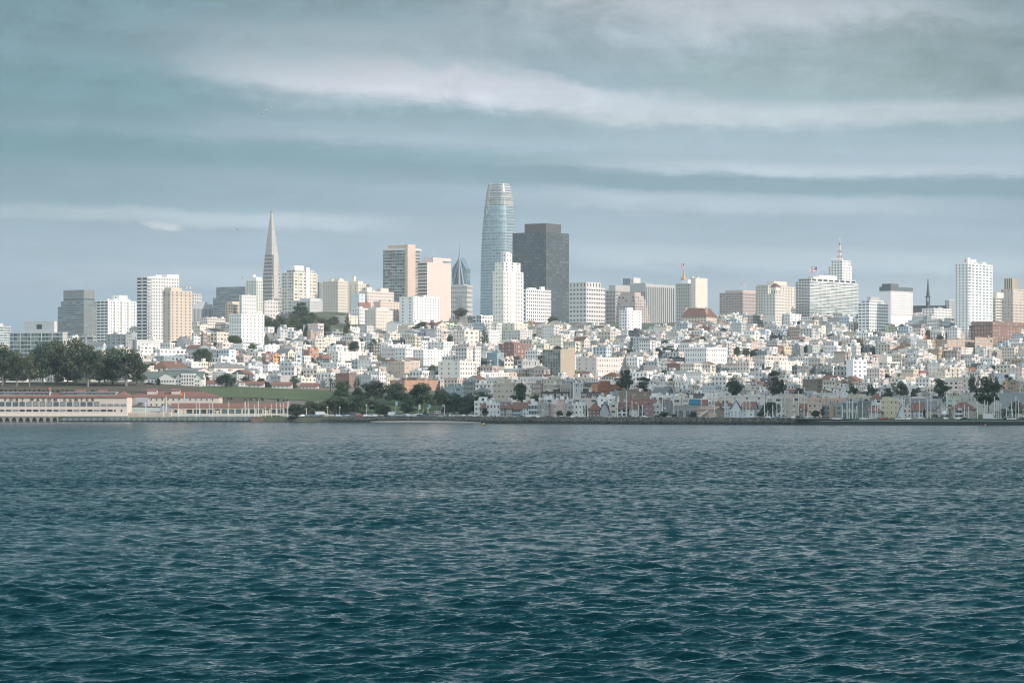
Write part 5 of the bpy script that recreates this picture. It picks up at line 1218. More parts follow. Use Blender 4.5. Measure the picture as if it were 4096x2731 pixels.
def pier_shed():
    Y = 1748.0; k = Y / F; cxp = 250
    x0, x1 = PX(-420, Y), PX(508, Y); z0, z1 = PZ(1664, Y), PZ(1588.5, Y)
    e = empty('pier_shed', (0, Y, 0), 0, 'long cream pier shed with FORT MASON CENTER lettered above its windows', 'pier shed')
    c = (.62, .54, .48)
    mb = MB(); mb.box(x0, x1, 0, 22, z0, z1, c, (1, 1, 0, 0, 0)); mb.build('wall', M['facade'], e)
    def wn(px0, px1, py0, py1, kd):
        add_window(e, kd, 'L', PX((px0 + px1) / 2, Y), PZ((py0 + py1) / 2, Y), (px1 - px0) * k, (py1 - py0) * k, 0)
    q = 0; px = 24.5 - 27.1 * 12
    for i in range(27):
        a = px + i * 27.1
        if a < 385: wn(a, a + 20.5, 1607, 1624, RNG.choice('PB'))
        wn(a, a + 20.5, 1637.5, 1645, RNG.choice('DPB'))
    for i in range(4): wn(403.5 + i * 26.8, 424 + i * 26.8, 1615.5, 1624, 'P')
    for a in (403.5, 430.3): wn(a, a + 20.5, 1637.5, 1645, 'D')
    wn(457, 463, 1638, 1646, 'D'); wn(483.5, 489.5, 1638, 1646, 'D')
    mb = MB(); yc = 11
    mb.quad((x0, -.4, z1), (x1 + .4, -.4, z1), (x1 - 5, yc, z1 + 2.1), (x0, yc, z1 + 2.1)); mb.quad((x1 + .4, 22.4, z1), (x0, 22.4, z1), (x0, yc, z1 + 2.1), (x1 - 5, yc, z1 + 2.1))
    mb.poly([(x1 + .4, -.4, z1), (x1 + .4, 22.4, z1), (x1 - 5, yc, z1 + 2.1)]); mb.quad((x0, -.4, z1 - .3), (x1 + .4, -.4, z1 - .3), (x1 + .4, -.4, z1), (x0, -.4, z1))
    rf = mb.build('roof', M['roof_red'], e)
    for a0, a1 in ((-420, 190), (243, 458)):
        mb = MB(); mb.box(PX(a0, Y), PX(a1, Y), 7, 15, z1 + 1.0, z1 + 2.9, (.40, .41, .42), (30, 1, .9, .5, .8)); mb.box(PX(a0, Y) - .4, PX(a1, Y) + .4, 6.4, 15.6, z1 + 2.9, z1 + 3.3, (.38, .37, .35)); mb.build('roof_monitor', M['facade'], rf)
    L = [('F', 22), ('O', 45), ('R', 68), ('T', 91), ('M', 128), ('A', 152), ('S', 174), ('O', 197), ('N', 221), ('C', 260), ('E', 282), ('N', 305), ('T', 327), ('E', 349), ('R', 371)]
    lettering([(ch, PX(p, Y), PZ(1603.6, Y), 11 * k) for ch, p in L], e, M['ink'], off=-.1, bold=.16)
    # deck on arched piles
    d = empty('pier_deck', (0, Y - 5, 0), 0, 'concrete pier deck on rounded arches below the lettered shed', 'pier')
    mb = MB(); zd = z0; xr = PX(240, Y)
    mb.box(x0, PX(516, Y), 0, 5.5, zd - .9, zd, (.42, .40, .35)); mb.box(x0, PX(516, Y), -.3, 0, zd - .35, zd + .15, (.46, .43, .38)); mb.build('deck_slab', M['facade'], d)
    step = 27.1 * k
    for i in range(-7, 9):
        cx_ = PX(34.5, Y) + (i) * step - step / 2
        mb = MB(); n = 8
        for side in (-1, 1):
            xs = cx_
            for q in range(n):
                t0, t1 = q / n * math.pi / 2, (q + 1) / n * math.pi / 2
                hw = step / 2
                p0 = (xs + side * (.45 + (hw - .45) * (1 - math.cos(t0)) * .8), 0, -1 + (zd + .1) * math.sin(t0)); p1 = (xs + side * (.45 + (hw - .45) * (1 - math.cos(t1)) * .8), 0, -1 + (zd + .1) * math.sin(t1))
                a, b_ = (xs, 0, p0[2]), (xs, 0, p1[2])
                f = [a, p0, p1, b_] if side > 0 else [p0, a, b_, p1]
                mb.quad(*f, (.30, .29, .25))
                g0, g1 = (p0[0], 5, p0[2]), (p1[0], 5, p1[2]); mb.quad(p0, g0, g1, p1, (.22, .22, .2))
        mb.box(xs - .45, xs + .45, .01, 5, -1, zd - .9, (.26, .26, .23)); mb.build('arch_pile', M['facade'], d)
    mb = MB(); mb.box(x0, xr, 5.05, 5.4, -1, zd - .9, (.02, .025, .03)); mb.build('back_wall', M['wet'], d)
    for a0, a1, off, lab in ((240, 432, 0, 'pale weathered seawall section right of the pier arches'), (432, 1012, -1.5, 'long grey-green seawall below the low pier buildings')):
        s = empty('seawall', (PX((a0 + a1) / 2, Y), Y - 5 + off, 0), 0, lab, 'seawall')
        hw = (a1 - a0) / 2 * k
        mb = MB(); mb.box(-hw, hw, 0, 4, .75, 2.62, (.3, .33, .3)); mb.build('wall_face', M['wall_green'], s)
        mb = MB(); mb.box(-hw, hw, -.15, 4, -1, .75); mb.build('waterline_band', M['wet'], s)
        n = int((a1 - a0) / 22)
        mb = MB()
        for q in range(n): xx = -hw + (q + .5) * 2 * hw / n; mb.box(xx - .12, xx + .12, -.3, 0, .2, 2.4)
        mb.build('fenders', M['wet'], s)
        mb = MB()
        for q in range(n * 2): xx = -hw + (q + .5) * hw / n; mb.box(xx - .05, xx + .05, .2, .3, 2.6, 3.5, (.3, .3, .3))
        mb.box(-hw, hw, .22, .28, 3.4, 3.5, (.3, .3, .3)); mb.build('railing', M['facade'], s)
    s = empty('seawall', (PX(1180, Y), Y - 6, 0), 0, 'dark low seawall in front of the parked cars, left of the rocks', 'seawall')
    hw = 170 * k
    mb = MB(); mb.box(-hw, hw, 0, 8, -1, 2.75); mb.build('wall_face', M['wet'], s)
    s = empty('rusty_dock', (PX(1055, Y), Y - 7.5, 0), 0, 'short rust-stained dock between the two seawalls', 'dock')
    mb = MB(); mb.box(-45 * k, 42 * k, 0, 1.4, -1, 2.6); mb.build('dock_face', M['rust'], s)
    BUILT.append((-300, 508, 1570, 1690, Y, PX(100, Y), Y + 10, 70, 'lettered pier shed'))
pier_shed()
def simple_shed(name, label, cat, x0, x1, yt, yb, Y, col, depth, roofm, roofh, kind, wins, group=None, over=.5, front_cols=None, rise=None):
    e = empty(name, (0, Y, 0), 0, label, cat); k = Y / F
    X0, X1 = PX(x0, Y), PX(x1, Y); z0, z1 = min(PZ(yb, Y), gz((X0 + X1) / 2, Y)) - 1, PZ(yt, Y)
    mb = MB(); mb.box(X0, X1, 0, depth, z0, z1, col); mb.build('wall', M['facade'], e)
    mb = MB(); pitched(mb, X0, X1, 0, depth, z1, roofh, kind, over); rf = mb.build('roof', M[roofm], e)
    if kind == 'gx':
        mb = MB()
        for xx in (X0 + .01, X1 - .01): mb.poly([(xx, 0, z1), (xx, depth, z1), (xx, depth / 2, z1 + roofh - .05)], col)
        mb.build('gable', M['facade'], e)
    for (a, b_, c, d, kd) in wins: add_window(e, kd, 'L', PX((a + b_) / 2, Y), PZ((c + d) / 2, Y), (b_ - a) * k, (d - c) * k, 0)
    BUILT.append((x0, x1, toPY(z1 + roofh, Y), yb, Y, (X0 + X1) / 2, Y + depth / 2, (X1 - X0) / 2, label))
    return e, rf, z1
# three-storey building with the broad red roof
ws = []
for i in range(12): ws.append((602 + i * 22.3, 608 + i * 22.3, 1593, 1602, 'd'))
for i in range(3): ws.append((602 + i * 22.3, 608 + i * 22.3, 1613, 1624, 'd')); ws.append((602 + i * 22.3, 608 + i * 22.3, 1637, 1647, 'd'))
for px_ in (516, 552, 560, 580):
    for y0_, y1_ in ((1593, 1602), (1613, 1624), (1637, 1647)): ws.append((px_, px_ + 5.5, y0_, y1_, 'd'))
e, rf, z1 = simple_shed('barracks_building', 'three-storey cream building with a broad red hipped roof behind the pier shed', 'barracks', 510, 876, 1588, 1662, 1800, (.60, .54, .49), 22, 'roof_red', 3.4, 'hip', ws)
for a0, a1 in ((584, 624), (682, 716)):
    mb = MB(); X0, X1 = PX(a0, 1800), PX(a1, 1800); mb.box(X0, X1, 5, 9, z1 + 1.0, z1 + 4.0, (.56, .50, .46)); dm = mb.build('roof_dormer', M['facade'], rf)
    mb = MB(); pitched(mb, X0, X1, 5, 9, z1 + 4.0, 1.2, 'gx', .3); mb.build('dormer_roof', M['roof_red'], dm)
# recessed blue-grey stair bay with a fire escape
mb = MB(); mb.box(PX(541, 1800), PX(592, 1800), -.5, -.01, PZ(1662, 1800), PZ(1589, 1800), (.36, .40, .43)); mb.build('stair_bay', M['facade'], e)
for q in range(3):
    mb = MB(); xx = PX(562, 1800); zz = PZ(1612 + q * 14, 1800)
    mb.box(xx - 1.2 - q, xx + 1.8, -1.6, -.52, zz, zz + .2, (.12, .09, .09)); mb.tube((xx - 1.5, -1.5, zz), (xx + 1.5, -1.5, zz - 2.1), .16, .16, 4, (.14, .10, .10)); mb.tube((xx - 1.5, -1.5, zz + 1), (xx + 1.5, -1.5, zz - 1.1), .08, .08, 4, (.14, .10, .10))
    mb.build('fire_escape', M['facade'], e)
# two small red-roofed cupola houses behind the shed
for a0, a1, lab in ((304, 342, 'small red-roofed cupola above the pier shed roof, left one'), (396, 428, 'small red-roofed cupola above the pier shed roof, right one')):
    simple_shed('roof_house', lab, 'cupola', a0, a1, 1565, 1578, 1790, (.55, .48, .40), 4, 'roof_red', 1.1, 'gx', [((a0 + a1) / 2 - 2, (a0 + a1) / 2 + 2, 1567, 1571, 'd')])
simple_shed('red_roof_wing', 'red hipped roof wing joining the pier shed and the three-storey building', 'barracks', 460, 520, 1585, 1640, 1790, (.58, .52, .46), 14, 'roof_red', 3.0, 'hip', [])
# low long building with big dark windows
ws = [(696, 711, 1637, 1652, 'd'), (733, 737, 1637, 1641, 'd'), (733, 737, 1649, 1653, 'd')]
for i in range(4): ws.append((747 + i * 28.3, 769 + i * 28.3, 1637, 1653, 'D'))
ws += [(859, 881, 1636, 1641, 'D'), (859, 866, 1645, 1653, 'd'), (875, 881, 1645, 1653, 'd')]
for i in range(6): ws.append((888 + i * 27.9, 909 + i * 27.9, 1636, 1653, RNG.choice('DB')))
ws += [(1055, 1077, 1635, 1640, 'D'), (1055, 1062, 1644, 1652, 'd'), (1070, 1077, 1644, 1652, 'd')]
for i in range(3): ws.append((1083 + i * 27.9, 1103 + i * 27.9, 1636, 1652, 'D'))
e, rf, z1 = simple_shed('workshop_building', 'long low cream workshop with big dark windows and a brown-red roof behind the masts', 'workshop', 684, 1160, 1628, 1668, 1764, (.62, .51, .41), 12, 'roof_red', 2.4, 'gx', ws)
e, rf, z1 = simple_shed('gabled_shed', 'grey-blue gabled end of the workshop with a round concrete stack', 'shed', 641, 686, 1628, 1668, 1760, (.33, .38, .41), 8, 'roof_grey', 2.6, 'gy', [(672, 680, 1636, 1642, 'p'), (645, 650, 1650, 1655, 'd')])
mb = MB(); Y_ = 1760; mb.poly([(PX(641, Y_), -.02, z1), (PX(686, Y_), -.02, z1), (PX(663.5, Y_), -.02, z1 + 2.55)], (.33, .38, .41)); mb.build('gable', M['facade'], e)
s = empty('concrete_stack', (PX(664, 1757), 1756, 3), 0, 'round concrete stack rising in front of the gabled shed', 'stack')
mb = MB(); mb.rings([(0, .75, .75), (PZ(1588, 1756) - 3, .62, .62), (PZ(1586, 1756) - 3, .7, .7)], 12, (.42, .40, .35)); mb.build('stack', M['facade'], s)
e = empty('apron_wall', (0, 1752, 0), 0, 'low cream apron wall with square vents right of the pier shed', 'wall')
mb = MB(); mb.box(PX(509, 1752), PX(684, 1752), 0, 6, 2.5, PZ(1649, 1752), (.60, .50, .42), (22, 1, .22, .3, 0)); mb.build('wall', M['facade'], e)
# white hospital-like building with green roofs
e, rf, z1 = simple_shed('green_roof_building', 'large white institutional building with green gabled roofs at the edge of the lawn', 'institution', 577, 808, 1512, 1560, 2010, (.66, .66, .65), 26, 'roof_green', 4.6, 'gx',
    [(592 + i * 13.2, 599 + i * 13.2, y, y + 9, 'd') for i in range(6) for y in (1519, 1535)])
Y_ = 2006
for (a0, a1, yt, lab) in ((632, 702, 1503, 'gable'), (702, 726, 1505, 'gable'), (778, 808, 1505, 'gable')):
    X0, X1 = PX(a0, Y_), PX(a1, Y_); zt = PZ(yt + 9, Y_)
    mb = MB(); mb.box(X0, X1, -6, 10, 18, zt, (.68, .67, .65)); mb.poly([(X0, -6.0, zt), (X1, -6.0, zt), ((X0 + X1) / 2, -6.0, zt + 3.4)], (.68, .67, .65)); mb.build('wing', M['facade'], e)
    mb = MB(); pitched(mb, X0, X1, -6, 10, zt, 3.5, 'gy', .4); mb.build('wing_roof', M['roof_green'], e)
    for q in range(int((a1 - a0) / 11)):
        for y in (1519, 1535): add_window(e, 'd', 'L', PX(a0 + 7 + q * 11, Y_), PZ(y + 5, Y_), 1.0, 1.5, -6)
mb = MB(); mb.box(PX(726, Y_), PX(778, Y_), -7, 12, 18, PZ(1494, Y_), (.68, .67, .65), (1, 1, 0, 0, 0)); mb.build('central_wing', M['facade'], e)
for q in range(5):
    for y in (1499, 1513, 1527, 1541): add_window(e, 'd', 'L', PX(731 + q * 10.5, Y_), PZ(y + 5, Y_), .95, 1.5, -7)
tower('villa', 'cream mansion with a broad brown hipped roof and cupola above the green-roofed building', 'mansion', 608, 665, 760, 1442, 1485, 2130, (.70, .58, .47), 'p', (12, 2, .3, .4, .1), roof='hip', roofm='roof_brown', roofh=5, a=15, d=20, minpx=4)
tower('villa', 'cream mansion wing with a grey roof above the green-roofed building', 'mansion', 655, 790, 842, 1470, 1492, 2090, (.66, .58, .49), 's', 's', roof='gx', roofm='roof_grey', roofh=2.2, a=12, clutter=0)
# red-roofed villas on the lawn
for (a0, a1, yt, yb, Y_, lab, ws) in (
    (828, 894, 1532, 1558, 2035, 'white villa with a red roof half behind the dark round tree', 3), (952, 1054, 1537, 1562, 2030, 'wide white villa with a red roof behind the removal van', 5),
    (1087, 1166, 1540, 1564, 2028, 'white villa with a red roof and a small porch, second from the van', 4), (1203, 1272, 1544, 1562, 2030, 'white villa with a red roof above the long low red roof', 4)):
    w_ = [(a0 + 8 + i * (a1 - a0 - 12) / ws, a0 + 13 + i * (a1 - a0 - 12) / ws, yt + 4, yt + 10, 'd') for i in range(ws)]
    w_ += [(a0 + 8 + i * (a1 - a0 - 12) / ws, a0 + 13 + i * (a1 - a0 - 12) / ws, yt + 15, yt + 21, 'd') for i in range(ws)]
    e, rf, z1 = simple_shed('villa', lab, 'villa', a0, a1, yt, yb, Y_, (.60, .58, .56), 11, 'roof_red', 2.2, 'gx', w_)
    mb = MB(); xx = PX((a0 + a1) / 2 + 6, Y_); mb.box(xx - 1.4, xx + 1.4, -1.6, -.02, z1 - 3.2, z1 - 2.9); mb.box(xx - 1.2, xx - 1.0, -1.5, -1.3, z1 - 6, z1 - 3.2); mb.box(xx + 1.0, xx + 1.2, -1.5, -1.3, z1 - 6, z1 - 3.2); mb.build('porch', M['roof_red'], e)
e, rf, z1 = simple_shed('long_lodge', 'long low white lodge with a red roof and a gabled porch above the lawn', 'lodge', 1146, 1306, 1566, 1577, 2012, (.58, .56, .54), 9, 'roof_red', 2.0, 'gx', [(1180 + i * 22, 1187 + i * 22, 1568, 1573, 'd') for i in range(5)])
mb = MB(); X0, X1 = PX(1218, 2012), PX(1250, 2012); mb.box(X0, X1, -3, 0, z1 - 4, z1, (.5, .52, .53)); mb.poly([(X0, -3, z1), (X1, -3, z1), ((X0 + X1) / 2, -3, z1 + 1.8)], (.5, .52, .53)); mb.build('porch', M['facade'], e)
mb = MB(); pitched(mb, X0, X1, -3, 1, z1, 1.9, 'gy', .3); mb.build('porch_roof', M['roof_red'], e)
simple_shed('white_cottage', 'small white cottage with a pale roof between the tall palms', 'cottage', 1378, 1415, 1566, 1578, 2000, (.6, .6, .58), 7, 'roof_grey', 1.8, 'gx', [(1384, 1389, 1569, 1575, 'd')])
simple_shed('brown_villa', 'white house with an orange-red roof seen through the grove', 'villa', 362, 418, 1512, 1535, 2040, (.70, .66, .6), 9, 'roof_red', 3, 'hip', [])
simple_shed('white_hall', 'bright white low building glimpsed behind the grove trunks', 'building', 470, 512, 1518, 1536, 2040, (.74, .74, .72), 9, 'roof_grey', 1.0, 'gx', [])
simple_shed('white_hall', 'low pale building glimpsed at the far left behind the grove trunks', 'building', 20, 106, 1518, 1534, 2040, (.66, .64, .58), 9, 'roof_grey', 1.2, 'gx', [])
# degaussing-style hut by the beach
e, rf, z1 = simple_shed('harbour_office', 'white harbour hut with a small glazed lookout between car park and beach', 'hut', 1716, 1788, 1656, 1670, 1722, (.60, .64, .66), 6, 'roof_red', .5, 'hip', [(1720 + i * 9.5, 1726 + i * 9.5, 1659, 1666, 'd') for i in range(4)])
mb = MB(); X0, X1 = PX(1738, 1722), PX(1762, 1722); mb.box(X0, X1, 1.5, 4.5, z1 + .3, PZ(1643, 1722), (.58, .60, .60), (3, 1, .75, .5, .3)); mb.build('lookout', M['facade'], e)
# sign on the tan hotel tower
lettering([(ch, 2.2, 0, 1.9) for ch in ''], e, M['white'])
hb = [o for o in SC.objects if o.get('label', '').startswith('tan hotel tower')][0]
Lr_h = 10.0
Y_ = hb.location.y; zb_ = hb.location.z
al_ = math.radians(38)
def face_R(px):       # position along the lit face seen at this column
    u = (px - CX) / F; X_ = hb.location.x
    return (u * Y_ - X_) / (math.sin(al_) - u * math.cos(al_))
lettering([(ch, face_R(2254), PZ(1416 + i * 6.6, Y_ + 5) - zb_, 1.05) for i, ch in enumerate('SUITES')], hb, M['white'], side='R', off=-.1, bold=.08)
for a_, dz_ in ((.45, 0),):
    mb = MB(); q0, q1 = face_R(2258), face_R(2277); mb.box(-1.2, .0, q0, q1, 0, 1, (.1, .1, .1))

# ------------------------------------------------------------------ rocks, seawall, beach
def rock_material():
    m = bpy.data.materials.new('rock'); m.use_nodes = True
    t = NT(m.node_tree); b = t.n['Principled BSDF']
    geo = t.node('ShaderNodeNewGeometry').outputs['Position']
    n = t.noise(geo, 0.9, 4, .6); z = t.xyz(geo)[2]
    c = t.ramp(n, [(.3, (.035, .038, .036)), (.55, (.12, .12, .105)), (.72, (.27, .255, .22))])
    wet = t.ss(z, 2.0, 0.9)
    t.put(b.inputs['Base Color'], t.mix(t.m('MULTIPLY', wet, .8), c, (.018, .022, .018))); b.inputs['Roughness'].default_value = .85
    return m
M['rock'] = rock_material()
def riprap():
    phi = (1 + 5 ** .5) / 2
    iv = np.array([(-1, phi, 0), (1, phi, 0), (-1, -phi, 0), (1, -phi, 0), (0, -1, phi), (0, 1, phi), (0, -1, -phi), (0, 1, -phi), (phi, 0, -1), (phi, 0, 1), (-phi, 0, -1), (-phi, 0, 1)]) / 1.9
    fi = np.array([(0, 11, 5), (0, 5, 1), (0, 1, 7), (0, 7, 10), (0, 10, 11), (1, 5, 9), (5, 11, 4), (11, 10, 2), (10, 7, 6), (7, 1, 8), (3, 9, 4), (3, 4, 2), (3, 2, 6), (3, 6, 8), (3, 8, 9), (4, 9, 5), (2, 4, 11), (6, 2, 10), (8, 6, 7), (9, 8, 1)])
    V_, F_ = [], []
    r = np.random.default_rng(3); n = 0
    for _ in range(7600):
        px = r.uniform(1285, 3210)
        Ys = shore(px); t = r.uniform(0, 1)
        back = 11.0 if 1480 < px < 1930 else 0.0       # the beach lies in front here
        k = 1.0 if px < 2950 else .8
        top = 3.6 if px > 1500 else 3.0
        if px < 1350: top *= (px - 1270) / 90
        Y = Ys + back + t * 5.0
        z = (-.5 if back == 0 else 1.0) + t * (top - (-.5 if back == 0 else 1.0) - .3) + r.uniform(-.15, .3)
        s = r.uniform(.45, 1.15) * k * (.8 if back else 1)
        sc = np.array([r.uniform(.8, 1.5), r.uniform(.8, 1.3), r.uniform(.55, 1.0)]) * s * .75
        th = r.uniform(0, 6.28); R = np.array([[math.cos(th), -math.sin(th), 0], [math.sin(th), math.cos(th), 0], [0, 0, 1]])
        v = (iv * r.uniform(.72, 1.18, (12, 1)) * sc) @ R.T + np.array([PX(px, Ys), Y, z])
        V_.append(v); F_.append(fi + n); n += 12
    o = link(bpy.data.objects.new('riprap', np_mesh('riprap', np.concatenate(V_), np.concatenate(F_), M['rock'])))
    tag(o, 'breakwater slope of dark piled rocks along the waterline', 'rocks', kind='stuff')
    # earth body behind the rocks
    us_ = np.linspace(1285, 3220, 60); V2 = []
    for u in us_:
        Ys = shore(u); b_ = 11.0 if 1480 < u < 1930 else 0
        x = PX(u, Ys)
        V2 += [(x, Ys + b_ + .8, -1.5), (x, Ys + b_ + 5.4, 2.75), (x, Ys + b_ + 8, 2.9), (x, Ys + b_ + 16, 2.4)]
    i = np.arange(len(us_) * 4).reshape(-1, 4)
    f = np.stack([i[:-1, :-1], i[1:, :-1], i[1:, 1:], i[:-1, 1:]], -1).reshape(-1, 4)
    o = link(bpy.data.objects.new('embankment', np_mesh('embankment', V2, f, M['rock']))); tag(o, 'earth bank behind the piled rocks', kind='structure')
    V2 = []; us_ = np.linspace(1440, 1960, 30)
    for u in us_:
        Ys = shore(u); w_ = math.sin(math.pi * (u - 1440) / 520) ** .5 if 1440 < u < 1960 else 0
        V2 += [(PX(u, Ys), Ys - 1.5 * w_ + 1.5, -.35), (PX(u, Ys), Ys + 5, .55 * w_), (PX(u, Ys), Ys + 14, 1.35 * w_)]
    i = np.arange(len(us_) * 3).reshape(-1, 3); f = np.stack([i[:-1, :-1], i[1:, :-1], i[1:, 1:], i[:-1, 1:]], -1).reshape(-1, 4)
    o = link(bpy.data.objects.new('beach', np_mesh('beach', V2, f, principled('sand', (.37, .31, .26), .95, vary=.15, scale=.3), True))); tag(o, 'small sandy beach below the rocks', kind='structure')
riprap()
Y0 = 1545.0
s = empty('seawall', (PX(3650, Y0), 1544, 0), 0, 'dark concrete harbour wall under the parked vehicles at the right', 'seawall')
mb = MB()
for a0, a1 in ((3180, 3500), (3500, 3800), (3800, 4300)):
    ya, yb_ = shore(a0), shore(a1); xa, xb = PX(a0, ya), PX(a1, yb_); ox, oy = s.location.x, s.location.y
    P = [(xa - ox, ya - oy, -1), (xb - ox, yb_ - oy, -1), (xb - ox, yb_ - oy, 2.15), (xa - ox, ya - oy, 2.15)]
    mb.quad(*P); mb.quad(P[3], P[2], (P[2][0], P[2][1] + 7, 2.15), (P[3][0], P[3][1] + 7, 2.15))
mb.build('wall_face', M['wet'], s)
mb = MB()
for a0, a1 in ((3180, 3500), (3500, 3800), (3800, 4300)):
    ya, yb_ = shore(a0), shore(a1); xa, xb = PX(a0, ya), PX(a1, yb_)
    P = [(xa - ox, ya - oy - .25, 1.7), (xb - ox, yb_ - oy - .25, 1.7), (xb - ox, yb_ - oy - .25, 2.2), (xa - ox, ya - oy - .25, 2.2)]
    mb.quad(*P); mb.quad(P[3], P[2], (P[2][0], P[2][1] + 1.6, 2.2), (P[3][0], P[3][1] + 1.6, 2.2))
mb.build('coping', M['wall_green'], s)

# ------------------------------------------------------------------ lawns
def sheet(name, us_, Ys_, dz, mat, label):
    V2 = []
    for u in us_:
        for Y in Ys_: V2.append((PX(u, Y), Y, float(ground_z(np.array([float(u)]), np.array([float(Y)]))[0]) + dz))
    i = np.arange(len(us_) * len(Ys_)).reshape(len(us_), len(Ys_)); f = np.stack([i[:-1, :-1], i[1:, :-1], i[1:, 1:], i[:-1, 1:]], -1).reshape(-1, 4)
    o = link(bpy.data.objects.new(name, np_mesh(name, V2, f, mat, True))); tag(o, label, kind='structure'); return o
M['lawn'] = principled('lawn', (.075, .10, .045), .95, vary=.35, scale=.06)
M['dirt'] = principled('dry_bank', (.085, .07, .05), .95, vary=.5, scale=.15)
M['asphalt'] = principled('asphalt', (.07, .072, .072), .9, vary=.2, scale=.3)
sheet('lawn', np.linspace(800, 1320, 60), np.linspace(1888, 2016, 24), .25, M['lawn'], 'green park lawn rolling along the top of the bank')
sheet('park_lawn', np.linspace(1330, 1800, 50), np.linspace(1800, 1990, 24), .25, M['lawn'], 'park lawn seen between the shore trees')
sheet('grove_floor', np.linspace(-200, 820, 80), np.linspace(1886, 2010, 18), .22, M['dirt'], 'dry brown ground under the grove on the bluff')
sheet('shore_yard', np.linspace(505, 1165, 30), np.linspace(1752, 1792, 8), .15, M['concrete'], 'concrete yard between the pier buildings')
sheet('dry_bank', np.linspace(-100, 1000, 80), np.linspace(1794, 1884, 18), .2, M['dirt'], 'dry brown bank below the grove and the lawn')
sheet('car_park', np.linspace(1150, 1900, 40), np.linspace(1732, 1772, 6), .12, M['asphalt'], 'asphalt car park behind the rocks')
sheet('quay_road', np.linspace(3180, 4300, 50), np.linspace(1552, 1600, 5), .06, M['asphalt'], 'asphalt quay road on the harbour wall')

# ------------------------------------------------------------------ vehicles
def car_proto(name, kind, paint, label):
    L_, W_ = {'sedan': (4.6, 1.8), 'suv': (4.7, 1.9), 'hatch': (4.1, 1.75)}[kind]
    prof = {'sedan': [(-2.3, .35), (-2.3, .78), (-2.0, .92), (-1.15, .98), (-.45, 1.42), (.75, 1.42), (1.45, 1.0), (2.2, .92), (2.3, .7), (2.3, .35)],
            'suv': [(-2.35, .42), (-2.35, .95), (-2.1, 1.08), (-1.1, 1.12), (-.55, 1.70), (1.9, 1.72), (2.25, 1.1), (2.35, .95), (2.35, .42)],
            'hatch': [(-2.05, .35), (-2.05, .8), (-1.8, .92), (-1.05, 1.0), (-.4, 1.48), (1.35, 1.48), (1.95, .98), (2.05, .8), (2.05, .35)]}[kind]
    e = empty(name, (0, 0, 0), 0, label, 'car')
    mb = MB(); n = len(prof)
    def half(z): return W_ / 2 * (1.0 if z < 1.05 else .84)
    A = [(x, -half(z), z) for x, z in prof]; Bq = [(x, half(z), z) for x, z in prof]
    mb.poly(A[::-1] if False else A, mi=0); mb.poly(Bq[::-1], mi=0)
    for q in range(n):
        j = (q + 1) % n; mb.quad(A[j], A[q], Bq[q], Bq[j])
    mb.build('body', paint, e)
    zt = max(z for _, z in prof); zb_ = 1.02 if kind != 'suv' else 1.14
    xs = [x for x, z in prof if z > zt - .1]; xa, xb = min(xs), max(xs)
    for s in (-1, 1):
        mb = MB(); y = s * (W_ / 2 * .84 + .02)
        P = [(xa - .42, y, zb_), (xb + .42, y, zb_), (xb + .05, y, zt - .10), (xa + .05, y, zt - .10)]
        mb.quad(*(P if s < 0 else P[::-1])); mb.build('side_window', M['glass_dark'], e)
    mb = MB(); hw = W_ / 2 * .72
    mb.quad((xa - .60, hw, zb_ - .02), (xa - .60, -hw, zb_ - .02), (xa - .06, -hw * .9, zt - .05), (xa - .06, hw * .9, zt - .05)); mb.build('windscreen', M['glass_dark'], e)
    for wx in (-L_ * .31, L_ * .31):
        for s in (-1, 1):
            w_ = link(bpy.data.objects.new('wheel', WHEEL[0]), e); w_.location = (wx, s * (W_ / 2 - .08), .33)
            link(bpy.data.objects.new('rim', WHEEL[1]), w_)
    for s in (-1, 1):
        mb = MB(); mb.box(-L_ / 2 - .02, -L_ / 2 + .08, s * .6 - .18, s * .6 + .18, .62, .78); mb.build('headlight', M['glass_pale'], e)
    return e
mb = MB(); mb.tube((0, -.12, 0), (0, .12, 0), .33, .33, 12); w0 = mb.mesh('wheel', M['tyre'])
mb = MB(); mb.tube((0, -.13, 0), (0, .13, 0), .19, .19, 8); w1 = mb.mesh('rim', M['chrome'])
WHEEL = (w0, w1)
PAINT = {'white': principled('paint_white', (.74, .75, .75), .3), 'silver': principled('paint_silver', (.40, .42, .43), .3, .3), 'black': principled('paint_black', (.025, .027, .03), .25),
         'red': principled('paint_red', (.42, .04, .04), .3), 'blue': principled('paint_blue', (.10, .17, .24), .3), 'grey': principled('paint_grey', (.16, .17, .18), .3), 'tan': principled('paint_tan', (.38, .33, .25), .4)}
PROTO = {}
def copy_tree(o, parent=None):
    c = o.copy(); SC.collection.objects.link(c); c.parent = parent
    for ch in list(o.children): copy_tree(ch, c)
    return c
def car(kind, paint, px, Y, z, flip, label, group, rz=0.0):
    key = (kind, paint)
    if key not in PROTO:
        PROTO[key] = car_proto('parked_car', kind, PAINT[paint], label); o = PROTO[key]
    else: o = copy_tree(PROTO[key])
    o.location = (PX(px, Y), Y, z); o.rotation_euler = (0, 0, (math.pi if flip else 0) + rz)
    o['label'] = label; o['category'] = 'car'
    if group: o['group'] = group
    return o
r = random.Random(21)
zc = lambda px, Y: gz(PX(px, Y), Y) + .14
cars = [(1212, 'sedan', 'white'), (1236, 'suv', 'grey')]
px = 1262
while px < 1905:
    if not 1712 < px < 1795: cars.append((px, r.choice(['sedan', 'suv', 'hatch']), r.choice(['white', 'white', 'silver', 'silver', 'grey', 'black', 'blue', 'tan', 'white'])))
    px += r.uniform(19, 25)
cars[10] = (cars[10][0], 'sedan', 'red')
